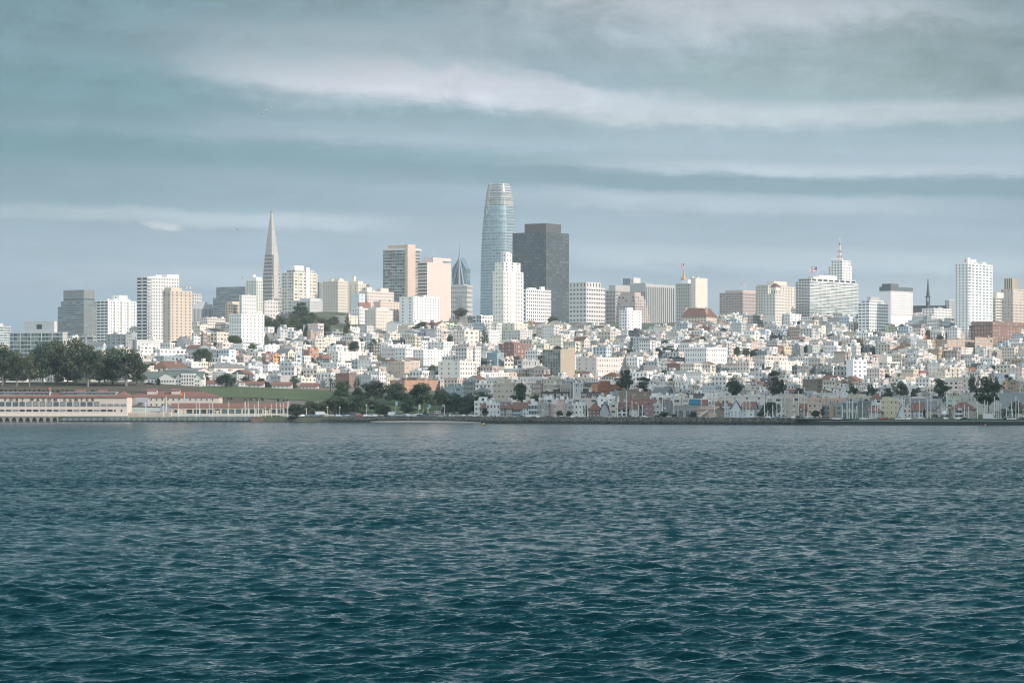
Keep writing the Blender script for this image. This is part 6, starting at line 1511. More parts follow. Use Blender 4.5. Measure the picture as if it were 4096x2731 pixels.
for i, (px, kd, pt) in enumerate(cars):
    car(kd, pt, px, 1738, zc(px, 1738), r.random() < .5, f'{pt} {kd if kd != "suv" else "off-road car"} above the rocks, {ordn(i)} from the dark seawall end', 'cars parked along the rocks', r.uniform(-.5, .5))
back = [(1300, 1757), (1440, 1757), (1545, 1760), (1565, 1760), (1630, 1764), (1650, 1764), (1668, 1764), (1690, 1764)]
for i, (px, Y) in enumerate(back):
    car('suv', ['white', 'silver', 'grey', 'white', 'white', 'grey', 'white', 'silver'][i], px, Y, gz(PX(px, Y), Y) + .5, i % 2 == 0, f'car partly hidden in the back row of the car park, {ordn(i)} from the workshop end', 'cars in the back row of the car park')
i = 0; px = 2085
while px < 2700:
    kd, pt = r.choice(['sedan', 'suv', 'hatch']), r.choice(['white', 'silver', 'grey', 'tan', 'black', 'silver'])
    if not 2320 < px < 2355: car(kd, pt, px, 1655, 2.75, r.random() < .5, f'{pt} car roof over the rocks before the shore houses, {ordn(i)} from the park', 'cars behind the rocks'); i += 1
    px += r.uniform(30, 62)
for i, (px, kd, pt) in enumerate([(3010, 'sedan', 'silver'), (3042, 'suv', 'grey'), (3075, 'sedan', 'white'), (3108, 'hatch', 'blue'), (3142, 'suv', 'silver'), (3172, 'sedan', 'white'), (3198, 'suv', 'black'), (3228, 'sedan', 'silver')]):
    car(kd, pt, px, 1600, 2.62, i % 2 == 0, f'{pt} car parked among the masts, {ordn(i)} right of the blue gabled house', 'cars among the masts')
for px, kd, pt, fl, lab in [(3348, 'suv', 'white', 0, 'white off-road car beside the stone tower on the quay'), (3455, 'suv', 'white', 0, 'white pickup-like car in the middle of the quay'),
        (3484, 'sedan', 'silver', 0, 'pale silver car right behind the white car in mid quay'), (3531, 'sedan', 'red', 1, 'dark red car on the quay'), (3599, 'suv', 'white', 1, 'white off-road car right of the dark red car'),
        (3632, 'sedan', 'white', 0, 'low white saloon beside the white off-road car'), (3676, 'sedan', 'silver', 0, 'silver saloon left of the motor yachts'), (3692, 'hatch', 'silver', 1, 'small silver car next to the silver saloon'),
        (3756, 'suv', 'grey', 0, 'dark grey off-road car in front of the first motor yacht'), (3858, 'sedan', 'black', 1, 'black car between the second motor yacht and the box truck'),
        (4032, 'suv', 'black', 0, 'large black off-road car right of the box truck'), (4046, 'suv', 'white', 1, 'white off-road car in front of the large black car'), (4074, 'sedan', 'grey', 0, 'dark car second from the right edge'), (4092, 'sedan', 'black', 0, 'dark car at the right edge')]:
    Y = 1556 if 'in front of' in lab else 1562
    car(kd, pt, px, Y, 2.28 if px < 3850 else 2.28, fl, lab, 'cars on the quay')
def box_vehicle(name, label, cat, px, Y, z, Lb, Hb, cabL, paint, stripe=None, flip=False):
    e = empty(name, (PX(px, Y), Y, z), math.pi if flip else 0, label, cat)
    mb = MB(); mb.box(-Lb / 2, Lb / 2, -1.1, 1.1, .75, .75 + Hb); mb.build('box_body', paint, e)
    mb = MB(); x = Lb / 2
    P = [(x + .02, .55), (x + cabL, .55), (x + cabL, 1.15), (x + cabL * .62, 1.3), (x + cabL * .32, 2.15), (x + .02, 2.2)]
    mb.poly([(a, -.95, b_) for a, b_ in P]); mb.poly([(a, .95, b_) for a, b_ in P][::-1])
    for q in range(len(P)):
        j = (q + 1) % len(P); mb.quad((P[j][0], -.95, P[j][1]), (P[q][0], -.95, P[q][1]), (P[q][0], .95, P[q][1]), (P[j][0], .95, P[j][1]))
    mb.build('cab', PAINT['white'], e)
    for s in (-1, 1):
        mb = MB(); Pq = [(x + .25, s * .97, 1.3), (x + cabL * .55, s * .97, 1.3), (x + cabL * .3, s * .97, 2.0), (x + .25, s * .97, 2.0)]; mb.quad(*(Pq if s < 0 else Pq[::-1])); mb.build('side_window', M['glass_dark'], e)
    for wx in (-Lb * .3, x + cabL * .55):
        for s in (-1, 1):
            w_ = link(bpy.data.objects.new('wheel', WHEEL[0]), e); w_.location = (wx, s * .95, .42); w_.scale = (1.25, 1.2, 1.25)
            link(bpy.data.objects.new('rim', WHEEL[1]), w_)
    if stripe:
        mb = MB(); mb.box(-Lb * .15, Lb * .3, -1.13, -1.11, 1.9, 2.7); mb.build('side_panel', stripe, e)
    return e
box_vehicle('box_truck', 'white box truck parked on the quay near the right edge', 'truck', 3952, 1566, 2.3, 5.2, 2.6, 2.0, PAINT['white'])
box_vehicle('removal_van', 'white removal van with an orange-red side panel on the road by the lawn', 'truck', 968, 2000, gz(PX(968, 2000), 2000) + .2, 4.2, 2.4, 1.8, PAINT['white'], M['orange'])
box_vehicle('camper_van', 'white camper van in the car park behind the beach rocks', 'camper van', 1566, 1741, zc(1566, 1741), 4.0, 2.1, 1.7, PAINT['white'])
box_vehicle('camper_van', 'long pale camper van under the trees near the dark seawall', 'camper van', 1280, 1752, zc(1280, 1752) + .3, 5.2, 2.0, 1.4, PAINT['white'])

# ------------------------------------------------------------------ sailboats, yachts
def sail_proto(label, wood=False):
    e = empty('sailboat', (0, 0, 0), 0, label, 'sailboat', 'sailboats moored in the harbour')
    mb = MB(); n = 9; secs = []
    for q in range(n):
        t = q / (n - 1); x = -4.5 + 9 * t; wd = 1.35 * math.sin(math.pi * min(1, .18 + t * .82)) ** .7 * (1 if t > .02 else .9)
        if q == n - 1: wd = .05
        secs.append([(x, -wd, 1.0 + .25 * t), (x, -wd * .7, .1), (x, 0, -.35), (x, wd * .7, .1), (x, wd, 1.0 + .25 * t)])
    for a, b_ in zip(secs, secs[1:]):
        for q in range(4): mb.quad(a[q], b_[q], b_[q + 1], a[q + 1], (.7, .7, .7))
        mb.quad(a[0], a[4], b_[4], b_[0], (.6, .6, .58))
    mb.poly(secs[0], (.7, .7, .7)); mb.build('hull', M['white'], e)
    mb = MB(); mb.box(-1.8, 1.6, -.75, .75, 1.0, 1.6, (.65, .65, .62)); mb.build('cabin', M['white'], e)
    mm = M['mast_wood'] if wood else M['mast']
    mb = MB(); mb.tube((.5, 0, 1.2), (.5, 0, 13), .24, .17, 6); m_ = mb.build('mast', mm, e)
    mb = MB(); mb.tube((.5, -1.0, 7.2), (.5, 1.0, 7.2), .05, .05, 4); mb.tube((-.6, 0, 7.2), (1.6, 0, 7.2), .05, .05, 4); mb.build('spreader', mm, m_)
    mb = MB(); mb.tube((.4, 0, 2.2), (-3.4, 0, 2.1), .12, .1, 6); mb.build('boom', M['glass_blue'], e)
    mb = MB(); mb.tube((4.3, 0, 1.3), (.6, 0, 12.8), .035, .035, 3); mb.tube((-4.3, 0, 1.2), (.4, 0, 12.8), .03, .03, 3); mb.build('rigging', M['mast'], e)
    return e
SP = [sail_proto(''), sail_proto('', True)]
first = [True, True]
def sailboat(px, ytop, Y, tilt, label, wood=0, z=0.0):
    p = SP[wood]
    if first[wood]: o = p; first[wood] = False
    else: o = copy_tree(p)
    o.location = (PX(px, Y), Y, z); H = PZ(ytop, Y) - z; s = H / 13.0
    o.scale = (1, 1, s); o.rotation_euler = (0, tilt, r.uniform(-.9, .9)); o['label'] = label
    return o
masts = [(2337, 1586, 0), (2468, 1610, 0), (2502, 1562, 0), (2526, 1600, 0), (2551, 1615, 0), (2565, 1618, .06), (2646, 1578, 0), (2692, 1566, 0), (2722, 1588, 0), (2802, 1592, 0), (2855, 1560, 0), (2968, 1602, 0), (2980, 1596, .02), (2996, 1600, 0),
         (3055, 1595, 0), (3066, 1640, .09), (3088, 1618, 0), (3104, 1605, 0), (3118, 1610, .13), (3137, 1640, 0), (3174, 1590, -.03), (3190, 1562, 0), (3213, 1548, 0), (3227, 1645, 0), (3368, 1620, -.05), (3385, 1600, 0), (3394, 1592, 0),
         (3408, 1596, 0), (3418, 1622, .14), (3448, 1608, 0), (3466, 1618, 0), (3480, 1600, .12), (3498, 1592, 0), (3502, 1610, .16), (3608, 1590, 0), (3638, 1590, 0), (3675, 1600, 0), (3706, 1595, 0), (3720, 1568, .02), (3732, 1615, 0),
         (3764, 1603, 0), (3784, 1574, 0), (3813, 1600, 0), (3855, 1615, 0), (3870, 1624, 0), (3908, 1604, -.1), (3935, 1600, 0), (3945, 1604, .09), (3975, 1585, 0), (3985, 1600, 0), (3992, 1605, 0), (4000, 1612, 0), (4022, 1628, 0), (4046, 1604, -.1), (4060, 1583, 0), (4071, 1600, 0), (4092, 1592, .06)]
for i, (px, yt, tl) in enumerate(masts):
    Y = (1618 if px > 3180 else 1628) + (i % 5) * 6
    sailboat(px, yt, Y, tl * .55, f'{"sailboat with a leaning mast" if abs(tl) > .05 else "sailboat with an upright mast"}, {ordn(i)} mast rightwards from the brick shore house', 1 if px in (2722, 3466, 3732) else 0, z=.5)
lm = [(1032, 1603), (1060, 1626), (1016, 1618), (913, 1605), (848, 1610), (835, 1612), (979, 1604), (978, 1610), (991, 1604), (1104, 1610), (1119, 1612), (1131, 1608), (1152, 1604), (795, 1607), (783, 1614), (712, 1612), (665, 1614), (652, 1620), (580, 1608), (1085, 1615)]
lm = sorted(set(lm))
for i, (px, yt) in enumerate(lm):
    so_ = sailboat(px, yt, 1750 + (i % 3), 0, f'sailboat mast in front of the pier buildings, {ordn(i)} from the lettered shed', 0, z=.9); so_.scale = (.6, .6, so_.scale[2])
def yacht(px, Y, label, dark):
    e = empty('motor_yacht', (PX(px, Y), Y, .5), 0, label, 'motor yacht')
    mb = MB(); mb.rings([(-.5, 1.6, 3.0), (1.2, 2.3, 4.2), (2.4, 2.5, 4.6)], 16, (.7, .7, .7)); mb.build('hull', M['white'], e)
    mb = MB(); mb.rings([(2.41, 2.2, 3.6), (4.9, 1.9, 3.1), (5.0, 2.15, 3.3), (5.4, 2.1, 3.2)], 12, (.7, .7, .7)); cb = mb.build('cabin', M['white'], e)
    mb = MB(); mb.rings([(3.3, 2.16, 3.52), (4.4, 2.02, 3.3)], 12, (.1, .1, .1), cap=False); mb.build('cabin_window', M['glass_dark'], cb)
    mb = MB(); mb.rings([(5.4, 1.5, 1.8), (6.6, 1.25, 1.5)], 10, (.7, .7, .7)); mb.build('flybridge', M['dark'] if dark else M['white'], e)
    for s in (-1, 1):
        mb = MB(); mb.rings([(6.6, .1, .1), (7.0, .5, .5), (7.5, .55, .55), (7.9, .35, .35)], 10, (.7, .7, .7)); mb.v = [(x + s * 1.1 * (0 if dark and s < 0 else 1), y, z) for x, y, z in mb.v]; mb.build('radar_dome', M['white'], e)
    mb = MB(); mb.tube((0, 0, 6.5), (0, 0, 10.5), .08, .04, 5); mb.build('aerial', M['mast'], e)
yacht(3779, 1585, 'white motor yacht with two round domes behind the harbour wall', False)
yacht(3836, 1587, 'white motor yacht with a dark flybridge behind the harbour wall', True)

# ------------------------------------------------------------------ lamps, poles, buoys, flags, banners
def lamp(px, yt, yb, Y, label):
    z0 = PZ(yb, Y); e = empty('street_lamp', (PX(px, Y), Y, z0), 0, label, 'street lamp', 'lamp posts along the shore'); H = PZ(yt, Y) - z0
    mb = MB(); mb.tube((0, 0, 0), (0, 0, H), .13, .08, 6); mb.build('pole', M['mast'], e)
    mb = MB(); mb.rings([(H - .1, .12, .12), (H + .15, .55, .55), (H + .3, .5, .5), (H + .6, .15, .15)], 8); mb.build('lamp_head', M['white'], e)
for px, yt, yb, Y, l in [(2660, 1634, 1675, 1650, 'white bell-headed lamp post by the dark low cypress'), (2922, 1642, 1678, 1630, 'white lamp post in front of the blue gabled house'), (3204, 1640, 1678, 1570, 'white lamp post among the cars and masts'),
        (3476, 1640, 1680, 1566, 'white lamp post near the middle of the quay'), (3640, 1604, 1676, 1570, 'tall flat-topped lamp post on the quay'), (3754, 1642, 1680, 1566, 'short lamp post left of the first motor yacht'),
        (4050, 1640, 1680, 1566, 'white lamp post near the right edge'), (1310, 1630, 1672, 1745, 'lamp post under the big trees'), (1359, 1631, 1672, 1745, 'second lamp post under the big trees'),
        (1465, 1624, 1672, 1748, 'lamp post in front of the park slope'), (2172, 1640, 1668, 1660, 'lamp post before the ivy-covered house'), (1148, 1632, 1668, 1746, 'lamp post beside the end of the workshop'), (1711, 1634, 1668, 1760, 'lamp post beside the park banners')]:
    lamp(px, yt, yb, Y, l)
for px, yt, yb, Y, l in [(2350, 1588, 1668, 1655, 'tall grey pole beside the brick shore house'), (2220, 1612, 1668, 1658, 'thin pole in front of the pink shore house'), (2319, 1618, 1668, 1658, 'thin pole in front of the white two-storey house'),
        (3304, 1583, 1672, 1596, 'dark utility mast left of the stone tower'), (1225, 1632, 1668, 1742, 'short pole by the first parked cars'), (1151, 1604, 1672, 1740, 'thick white pole at the end of the workshop')]:
    e = empty('utility_pole', (PX(px, Y), Y, PZ(yb, Y)), 0, l, 'pole'); mb = MB(); H = PZ(yt, Y) - PZ(yb, Y); mb.tube((0, 0, 0), (0, 0, H), .2, .13, 6); mb.build('pole', M['dark'] if 'dark' in l else M['mast'], e)
    mb = MB(); mb.tube((-.9, 0, H - .3), (.9, 0, H - .3), .07, .07, 4); mb.build('crossarm', M['dark'] if 'dark' in l else M['mast'], e)
def buoy(px, py, Y, w_, mat, label):
    e = empty('buoy', (PX(px, Y), Y, PZ(py, Y)), 0, label, 'buoy'); s = w_ / F * Y / 2
    mb = MB(); mb.rings([(-s * .6, s * .5, s * .5), (-s * .1, s, s), (s * .35, s, s), (s * .9, s * .6, s * .6), (s * 1.15, s * .2, s * .2)], 12); mb.build('float', mat, e, True)
    mb = MB(); mb.rings([(s * .75, s * .72, s * .72), (s * 1.0, s * .55, s * .55)], 12); mb.build('white_cap', M['white'], e)
buoy(253, 1693, 1600, 7, M['yellow'], 'small yellow buoy floating before the pier')
buoy(1935, 1698.5, 1500, 13, M['yellow'], 'larger orange-yellow buoy with a white top off the beach')
buoy(3942, 1701, 1480, 9, M['orange'], 'orange buoy near the right edge')
flagpole(200, 1550, 1590, 1752, 'red flag on a pole above the pier shed', 'red', 11, 8)
flagpole(737, 1571, 1600, 1790, 'rainbow flag on a slanting pole before the red barracks roof', 'rain', 14, 9)
flagpole(1778, 1618, 1660, 1720, 'white pennant on the pole at the harbour hut', 'white', 8, 5)
flagpole(974, 1107, 1135, 3110, 'pale flag on the pole left of the pale stepped tower', 'us', 6, 9)
for px, y0, y1, lab in [(1586, 1605, 1622, 'blue and white banner on the park slope, left one'), (1678, 1617, 1638, 'tall white banner on the park slope'), (1718, 1619, 1632, 'blue and white banner on the park slope, right one')]:
    Y = 1815; e = empty('banner', (PX(px, Y), Y, gz(PX(px, Y), Y)), 0, lab, 'banner'); b0 = PZ(y1, Y) - e.location.z; b1 = PZ(y0, Y) - e.location.z
    mb = MB(); mb.tube((-.5, .05, 0), (-.5, .05, b1), .06, .05, 4); mb.build('pole', M['mast'], e)
    mb = MB(); mb.box(-.45, .55, 0, .05, b0, b1, (.30, .45, .55) if 'blue' in lab else (.6, .62, .62)); mb.build('cloth', M['facade'], e)

# ------------------------------------------------------------------ birds and people
def bird(px, py, Y, span_px, rise, roll, body, tip, label, yaw=0.5, kind='seagull'):
    s = span_px / F * Y / 2
    e = empty(kind, (PX(px, Y), Y, PZ(py, Y)), yaw, label, 'bird')
    e.rotation_euler = (0, roll, yaw)
    V_, E_, R_ = [(0, -s * .42, .0), (0, -s * .22, .03 * s), (0, 0, 0), (0, s * .25, 0), (0, s * .45, .02 * s)], [(0, 1), (1, 2), (2, 3), (3, 4)], [s * .06, s * .11, s * .16, s * .12, s * .05]
    mb = MB(); n = 8
    secs = []
    for (x, y, z), rr in zip(V_, R_): secs.append([(x + rr * math.cos(2 * math.pi * k / n), y, z + rr * math.sin(2 * math.pi * k / n)) for k in range(n)])
    for a, b_ in zip(secs, secs[1:]):
        for k in range(n): mb.quad(a[k], a[(k + 1) % n], b_[(k + 1) % n], b_[k], body)
    mb.poly(secs[0], body); mb.poly(secs[-1][::-1], body)
    for sd in (-1, 1):
        pts = [(0, .19, 0), (.42, .22, rise * .75), (.75, .15, rise), (1.0, .02, rise * 1.05 if rise > 0 else rise * 1.5)]
        for q, (a, b_) in enumerate(zip(pts, pts[1:])):
            c = body if q < 2 else tip
            for dz, fl in ((.012 * s, 0), (-.012 * s, 1)):
                P = [(sd * a[0] * s, (-a[1] - .0) * s, a[2] * s + dz), (sd * b_[0] * s, -b_[1] * s + .04 * s, b_[2] * s + dz), (sd * b_[0] * s, (b_[1] * .9) * s, b_[2] * s + dz), (sd * a[0] * s, a[1] * s, a[2] * s + dz)]
                mb.quad(*(P if fl == 0 else P[::-1]), c)
    mb.poly([(-.03 * s, s * .42, 0), (.03 * s, s * .42, 0), (.10 * s, s * .62, 0), (-.10 * s, s * .62, 0)], body)
    o = mb.build('body', M['facade'], e)
    return e
WHT, BLK = (.78, .77, .75), (.012, .012, .012)
bird(1062, 445, 560, 44, .06, -.72, WHT, BLK, 'white gull with black wing tips banking in the sky', .5)
bird(1385, 1748, 900, 17, -.22, 0, BLK, BLK, 'black cormorant flying low over the water, wings down, leftmost of three', .25, 'cormorant')
bird(1407, 1746, 905, 18, .20, .3, BLK, BLK, 'black cormorant flying low over the water, middle of three', .9, 'cormorant')
bird(1447, 1747, 895, 16, .55, 0, BLK, BLK, 'black cormorant flying low over the water, wings raised, rightmost of three', .2, 'cormorant')
bird(419, 195, 900, 6, .3, .4, BLK, BLK, 'dark speck of a bird high in the upper left sky', .3)
bird(293, 259, 1300, 5, .2, .3, (.2, .2, .2), BLK, 'faint distant bird in the upper left sky', .3)
bird(948, 917, 1300, 14, .1, .55, WHT, (.3, .3, .3), 'thin-winged distant bird left of the pyramid spire', .9)
bird(1848, 784, 1300, 4, .2, .2, BLK, BLK, 'tiny distant bird left of the tallest tower', .3)
bird(690, 1598, 1500, 9, .15, .5, (.15, .15, .15), BLK, 'small dark bird in front of the barracks wall', .8)
bird(2295, 1241, 1500, 9, .15, .5, (.4, .4, .4), BLK, 'small grey bird before the skylight office block', .8)
def person(px, Y, label, cloth, dz=0.0):
    e = empty('person', (PX(px, Y), Y, gz(PX(px, Y), Y) + .25 + dz), r.uniform(0, 6), label, 'person')
    J = [(0, 0, .95), (0, 0, 1.2), (0, 0, 1.42), (0, 0, 1.55), (0, .02, 1.66), (-.19, 0, 1.40), (-.27, .04, 1.12), (-.24, .14, .88), (.19, 0, 1.40), (.27, -.03, 1.12), (.25, .08, .88),
         (-.10, 0, .9), (-.12, .12, .5), (-.12, .05, .06), (-.12, .18, .04), (.10, 0, .9), (.12, -.1, .5), (.12, -.22, .08), (.12, -.10, .04)]
    E_ = [(0, 1), (1, 2), (2, 3), (3, 4), (2, 5), (5, 6), (6, 7), (2, 8), (8, 9), (9, 10), (0, 11), (11, 12), (12, 13), (13, 14), (0, 15), (15, 16), (16, 17), (17, 18)]
    R_ = [.15, .14, .13, .055, .11, .065, .05, .035, .065, .05, .035, .10, .065, .045, .04, .10, .065, .045, .04]
    me = bpy.data.meshes.new('body'); me.from_pydata(J, E_, []); me.materials.append(cloth)
    o = link(bpy.data.objects.new('body', me), e)
    md = o.modifiers.new('skin', 'SKIN')
    if not me.skin_vertices: me.attributes  # layer is made with the modifier
    if len(me.skin_vertices) == 0:
        bpy.context.view_layer.objects.active = o; o.select_set(True)
        bpy.ops.mesh.customdata_skin_add(); o.select_set(False)
    for v, rr in zip(me.skin_vertices[0].data, R_): v.radius = (rr, rr)
    me.skin_vertices[0].data[0].use_root = True
    o.modifiers.new('sub', 'SUBSURF').levels = 1
    mb = MB(); mb.rings([(1.66, .09, .10), (1.76, .10, .11), (1.81, .05, .06)], 8); mb.build('hair', M['dark'], e)
person(904, 1960, 'dark-clothed person standing alone on the lawn', M['dark'])
person(963, 1935, 'person in dark clothes near the lower edge of the lawn', M['grey'])

# ------------------------------------------------------------------ trees
def leaf_material(name, c0, c1, c2):
    m = bpy.data.materials.new(name); m.use_nodes = True
    t = NT(m.node_tree); b = t.n['Principled BSDF']
    geo = t.node('ShaderNodeNewGeometry').outputs['Position']
    wn = t.node('ShaderNodeTexWhiteNoise', noise_dimensions='3D'); at = t.node('ShaderNodeAttribute', attribute_name='leafid')
    t.put(wn.inputs['Vector'], at.outputs['Vector'])
    n = t.noise(geo, .35, 3, .6)
    f = t.m('ADD', t.m('MULTIPLY', wn.outputs[0], .45), t.m('MULTIPLY', n, .55))
    t.put(b.inputs['Base Color'], t.ramp(f, [(.3, c0), (.5, c1), (.68, c2)])); b.inputs['Roughness'].default_value = .75
    tr = t.node('ShaderNodeBsdfTranslucent'); t.put(tr.inputs[0], c1)
    mx = t.node('ShaderNodeMixShader'); mx.inputs[0].default_value = .2
    out = t.n['Material Output']
    t.l.new(b.outputs[0], mx.inputs[1]); t.l.new(tr.outputs[0], mx.inputs[2]); t.l.new(mx.outputs[0], out.inputs[0])
    return m
LEAF = {'dark': leaf_material('cypress_leaves', (.022, .042, .030), (.06, .092, .058), (.12, .15, .085)),
        'mid': leaf_material('broad_leaves', (.045, .062, .04), (.095, .115, .065), (.16, .175, .095)),
        'olive': leaf_material('olive_leaves', (.045, .065, .03), (.09, .12, .05), (.15, .18, .08))}
def leaf_cloud(clumps, n, size, rs, flat=1.0):
    """clumps: list of (centre, radii); small quads spread through each clump"""
    w_ = np.array([c[1][0] * c[1][1] + c[1][0] * c[1][2] for c in clumps]); w_ = w_ / w_.sum()
    ci = rs.choice(len(clumps), n, p=w_)
    C = np.array([c[0] for c in clumps])[ci]; Rr = np.array([c[1] for c in clumps])[ci]
    d = rs.normal(size=(n, 3)); d /= np.linalg.norm(d, axis=1)[:, None]
    rad = rs.uniform(.55, 1.0, n) ** .6
    P = C + d * Rr * rad[:, None] * (1 + .15 * rs.normal(size=(n, 1)))
    nrm = d * .6 + rs.normal(size=(n, 3)) * .6; nrm /= np.linalg.norm(nrm, axis=1)[:, None]
    a = np.cross(nrm, rs.normal(size=(n, 3))); a /= np.linalg.norm(a, axis=1)[:, None]; b_ = np.cross(nrm, a)
    s = size * rs.uniform(.6, 1.4, n)[:, None]
    v = np.stack([P - a * s - b_ * s * .6 * flat, P + a * s - b_ * s * .5 * flat, P + a * s * .9 + b_ * s * .6 * flat, P - a * s * .7 + b_ * s * .7 * flat], 1).reshape(-1, 3)
    f = np.arange(n * 4).reshape(-1, 4)
    return v, f
def crown_mesh(name, clumps, n, size, seed, mat):
    rs = np.random.default_rng(seed); v, f = leaf_cloud(clumps, n, size, rs)
    me = np_mesh(name, v, f, mat)
    at = me.attributes.new('leafid', 'FLOAT_VECTOR', 'FACE'); at.data.foreach_set('vector', rs.uniform(0, 100, len(f) * 3).astype(np.float32))
    return me
def trunk_mesh(h, rr, lean, seed, branches=5, mat='bark', spread=.3, bz=.35):
    r_ = random.Random(seed); mb = MB(); p = Vector((0, 0, -.06)); pts = [p]
    for q in range(4): pts.append(Vector((lean * (q + 1) / 4 + r_.uniform(-.015, .015), r_.uniform(-.015, .015), h * (q + 1) / 4)))
    for q in range(4): mb.tube(pts[q], pts[q + 1], rr * (1 - q * .2), rr * (.8 - q * .2) + .003, 6)
    for q in range(branches):
        t = r_.uniform(bz, .95); b0 = pts[0].lerp(pts[-1], t); an = r_.uniform(0, 6.28)
        b1 = b0 + Vector((math.cos(an) * spread * r_.uniform(.5, 1), math.sin(an) * spread * r_.uniform(.5, 1), r_.uniform(.12, .3)))
        mid_ = (b0 + b1) / 2 - Vector((0, 0, .03)); mb.tube(b0, mid_, rr * .4, rr * .28, 4); mb.tube(mid_, b1, rr * .28, rr * .1, 4)
    return mb.mesh('trunk', M[mat])
TREES = {}
def tree_variants():
    for kd in ('broad', 'cypress', 'round', 'bush'):
        L_ = []
        for v in range(4):
            r_ = random.Random(hash(kd) % 1000 if False else {'broad': 11, 'cypress': 22, 'round': 33, 'bush': 44}[kd] + v * 7); cl = []
            if kd == 'broad':          # unit height 1, unit width 1
                for q in range(26):
                    an, rad = r_.uniform(0, 6.28), r_.uniform(.02, .38); z = r_.uniform(.38, .90) - rad * .35
                    s = r_.uniform(.08, .16); cl.append(((rad * math.cos(an), rad * math.sin(an), z), (s * 1.1, s * 1.1, s * .75)))
                cl.append(((0, 0, .84), (.2, .2, .14))); tm = trunk_mesh(.72, .032, r_.uniform(-.06, .06), v, 7, 'bark_pale', .33, .35)
            elif kd == 'cypress':      # flat layered plates, wind-shaped
                for q in range(20):
                    z = r_.uniform(.30, .95); w_ = .44 * (1.05 - abs(z - .62) * 1.5); an = r_.uniform(0, 6.28); rad = w_ * r_.uniform(.1, .85)
                    cl.append(((rad * math.cos(an) + .06, rad * math.sin(an), z), (.17 * r_.uniform(.7, 1.2), .17, .055)))
                cl.append(((.05, 0, .62), (.26, .26, .22))); tm = trunk_mesh(.75, .035, .08, v, 9, 'bark', .36, .25)
            elif kd == 'round':
                for q in range(18):
                    an = r_.uniform(0, 6.28); el_ = r_.uniform(-.3, 1.4); cl.append(((.27 * math.cos(an) * math.cos(el_), .27 * math.sin(an) * math.cos(el_), .52 + .30 * math.sin(el_)), (.17, .17, .15)))
                cl.append(((0, 0, .5), (.36, .36, .3))); tm = trunk_mesh(.5, .04, 0, v, 4, 'bark', .2)
            else:
                for q in range(14):
                    an, rad = r_.uniform(0, 6.28), r_.uniform(0, .34); cl.append(((rad * math.cos(an), rad * math.sin(an), r_.uniform(.2, .75) - rad * .5), (.2, .2, .2)))
                tm = trunk_mesh(.35, .03, 0, v, 4, 'bark', .2)
            for mk in ('dark', 'mid', 'olive'):
                nn = {'broad': 5200, 'cypress': 4200, 'round': 3600, 'bush': 1500}[kd]
                L_.append((mk, tm, cl, nn, v))
        TREES[kd] = L_
tree_variants()
CR = {}
def crown_for(kd, mk, v):
    key = (kd, mk, v)
    if key not in CR:
        it = [t for t in TREES[kd] if t[0] == mk and t[4] == v][0]
        CR[key] = (crown_mesh('crown', it[2], it[3], {'broad': .017, 'cypress': .018, 'round': .021, 'bush': .036}[kd], 100 + v, LEAF[mk]), it[1])
    return CR[key]
def tree(cx, yt, yb, wpx, kd, mk, Y, label, group=None, name='tree', rz=None, cat='tree'):
    v = r.randrange(4); cm, tm = crown_for(kd, mk, v)
    if Y > 2080 and toPY(gz(PX(cx, Y), Y), Y) - yb > 12 and name == 'tree': Y = depth_for(cx, yb)
    x = PX(cx, Y); z0 = min(PZ(yb, Y), gz(x, Y)) - .3
    if PZ(yb, Y) > gz(x, Y) + 3: z0 = gz(x, Y) - .3
    H = PZ(yt, Y) - z0; W_ = wpx / F * Y
    e = empty(name, (x, Y, z0), 0, label, cat, group)
    c = link(bpy.data.objects.new('crown', cm), e); t = link(bpy.data.objects.new('trunk', tm), e)
    rz = r.uniform(0, 6.28) if rz is None else rz
    for o in (c, t): o.scale = (W_, W_, H); o.rotation_euler = (0, 0, rz)
    return e
GROVE = 'tall grove trees on the bluff behind the pier shed'
for i, (cx, yt, yb, wd, Y) in enumerate([(8, 1385, 1546, 120, 1945), (66, 1412, 1552, 90, 1925), (118, 1428, 1548, 80, 1915), (172, 1378, 1552, 110, 1960), (228, 1368, 1550, 130, 1975), (300, 1358, 1554, 150, 1960), (352, 1392, 1556, 110, 1930),
                                         (398, 1410, 1552, 100, 1950), (450, 1398, 1550, 120, 1965), (505, 1402, 1554, 150, 1945), (548, 1450, 1552, 70, 1960), (20, 1440, 1550, 100, 1985), (270, 1440, 1552, 110, 1995), (420, 1450, 1550, 110, 1995)]):
    tree(cx, yt - 14, yb, wd * 1.25, 'broad', 'mid' if i % 3 else 'dark', Y, f'tall tree of the bluff grove, {["front rank", "rear rank"][i > 10]}, {ordn(i if i < 11 else i - 11)} from the left', GROVE)
for i, px_ in enumerate(list(range(4, 330, 19)) + [345, 372, 404]):
    tree(px_, 1553 + r.uniform(0, 5), 1566, r.uniform(11, 17), 'bush', 'dark', 1878, f'small dark shrub in the hedge line on the dry bank, {ordn(i)} from the left', 'shrubs along the dry bank', 'shrub', cat='shrub')
for i, (px_, yt) in enumerate([(845, 1583), (890, 1585), (912, 1587), (925, 1586), (980, 1590), (1005, 1592), (1028, 1592), (1050, 1587), (1112, 1589), (1135, 1592), (1150, 1592)]):
    tree(px_, yt, yt + 11, r.uniform(9, 14), 'bush', 'dark', 1872, f'round shrub below the lawn edge, {ordn(i)} from the barracks roof', 'shrubs below the lawn', 'shrub', cat='shrub')
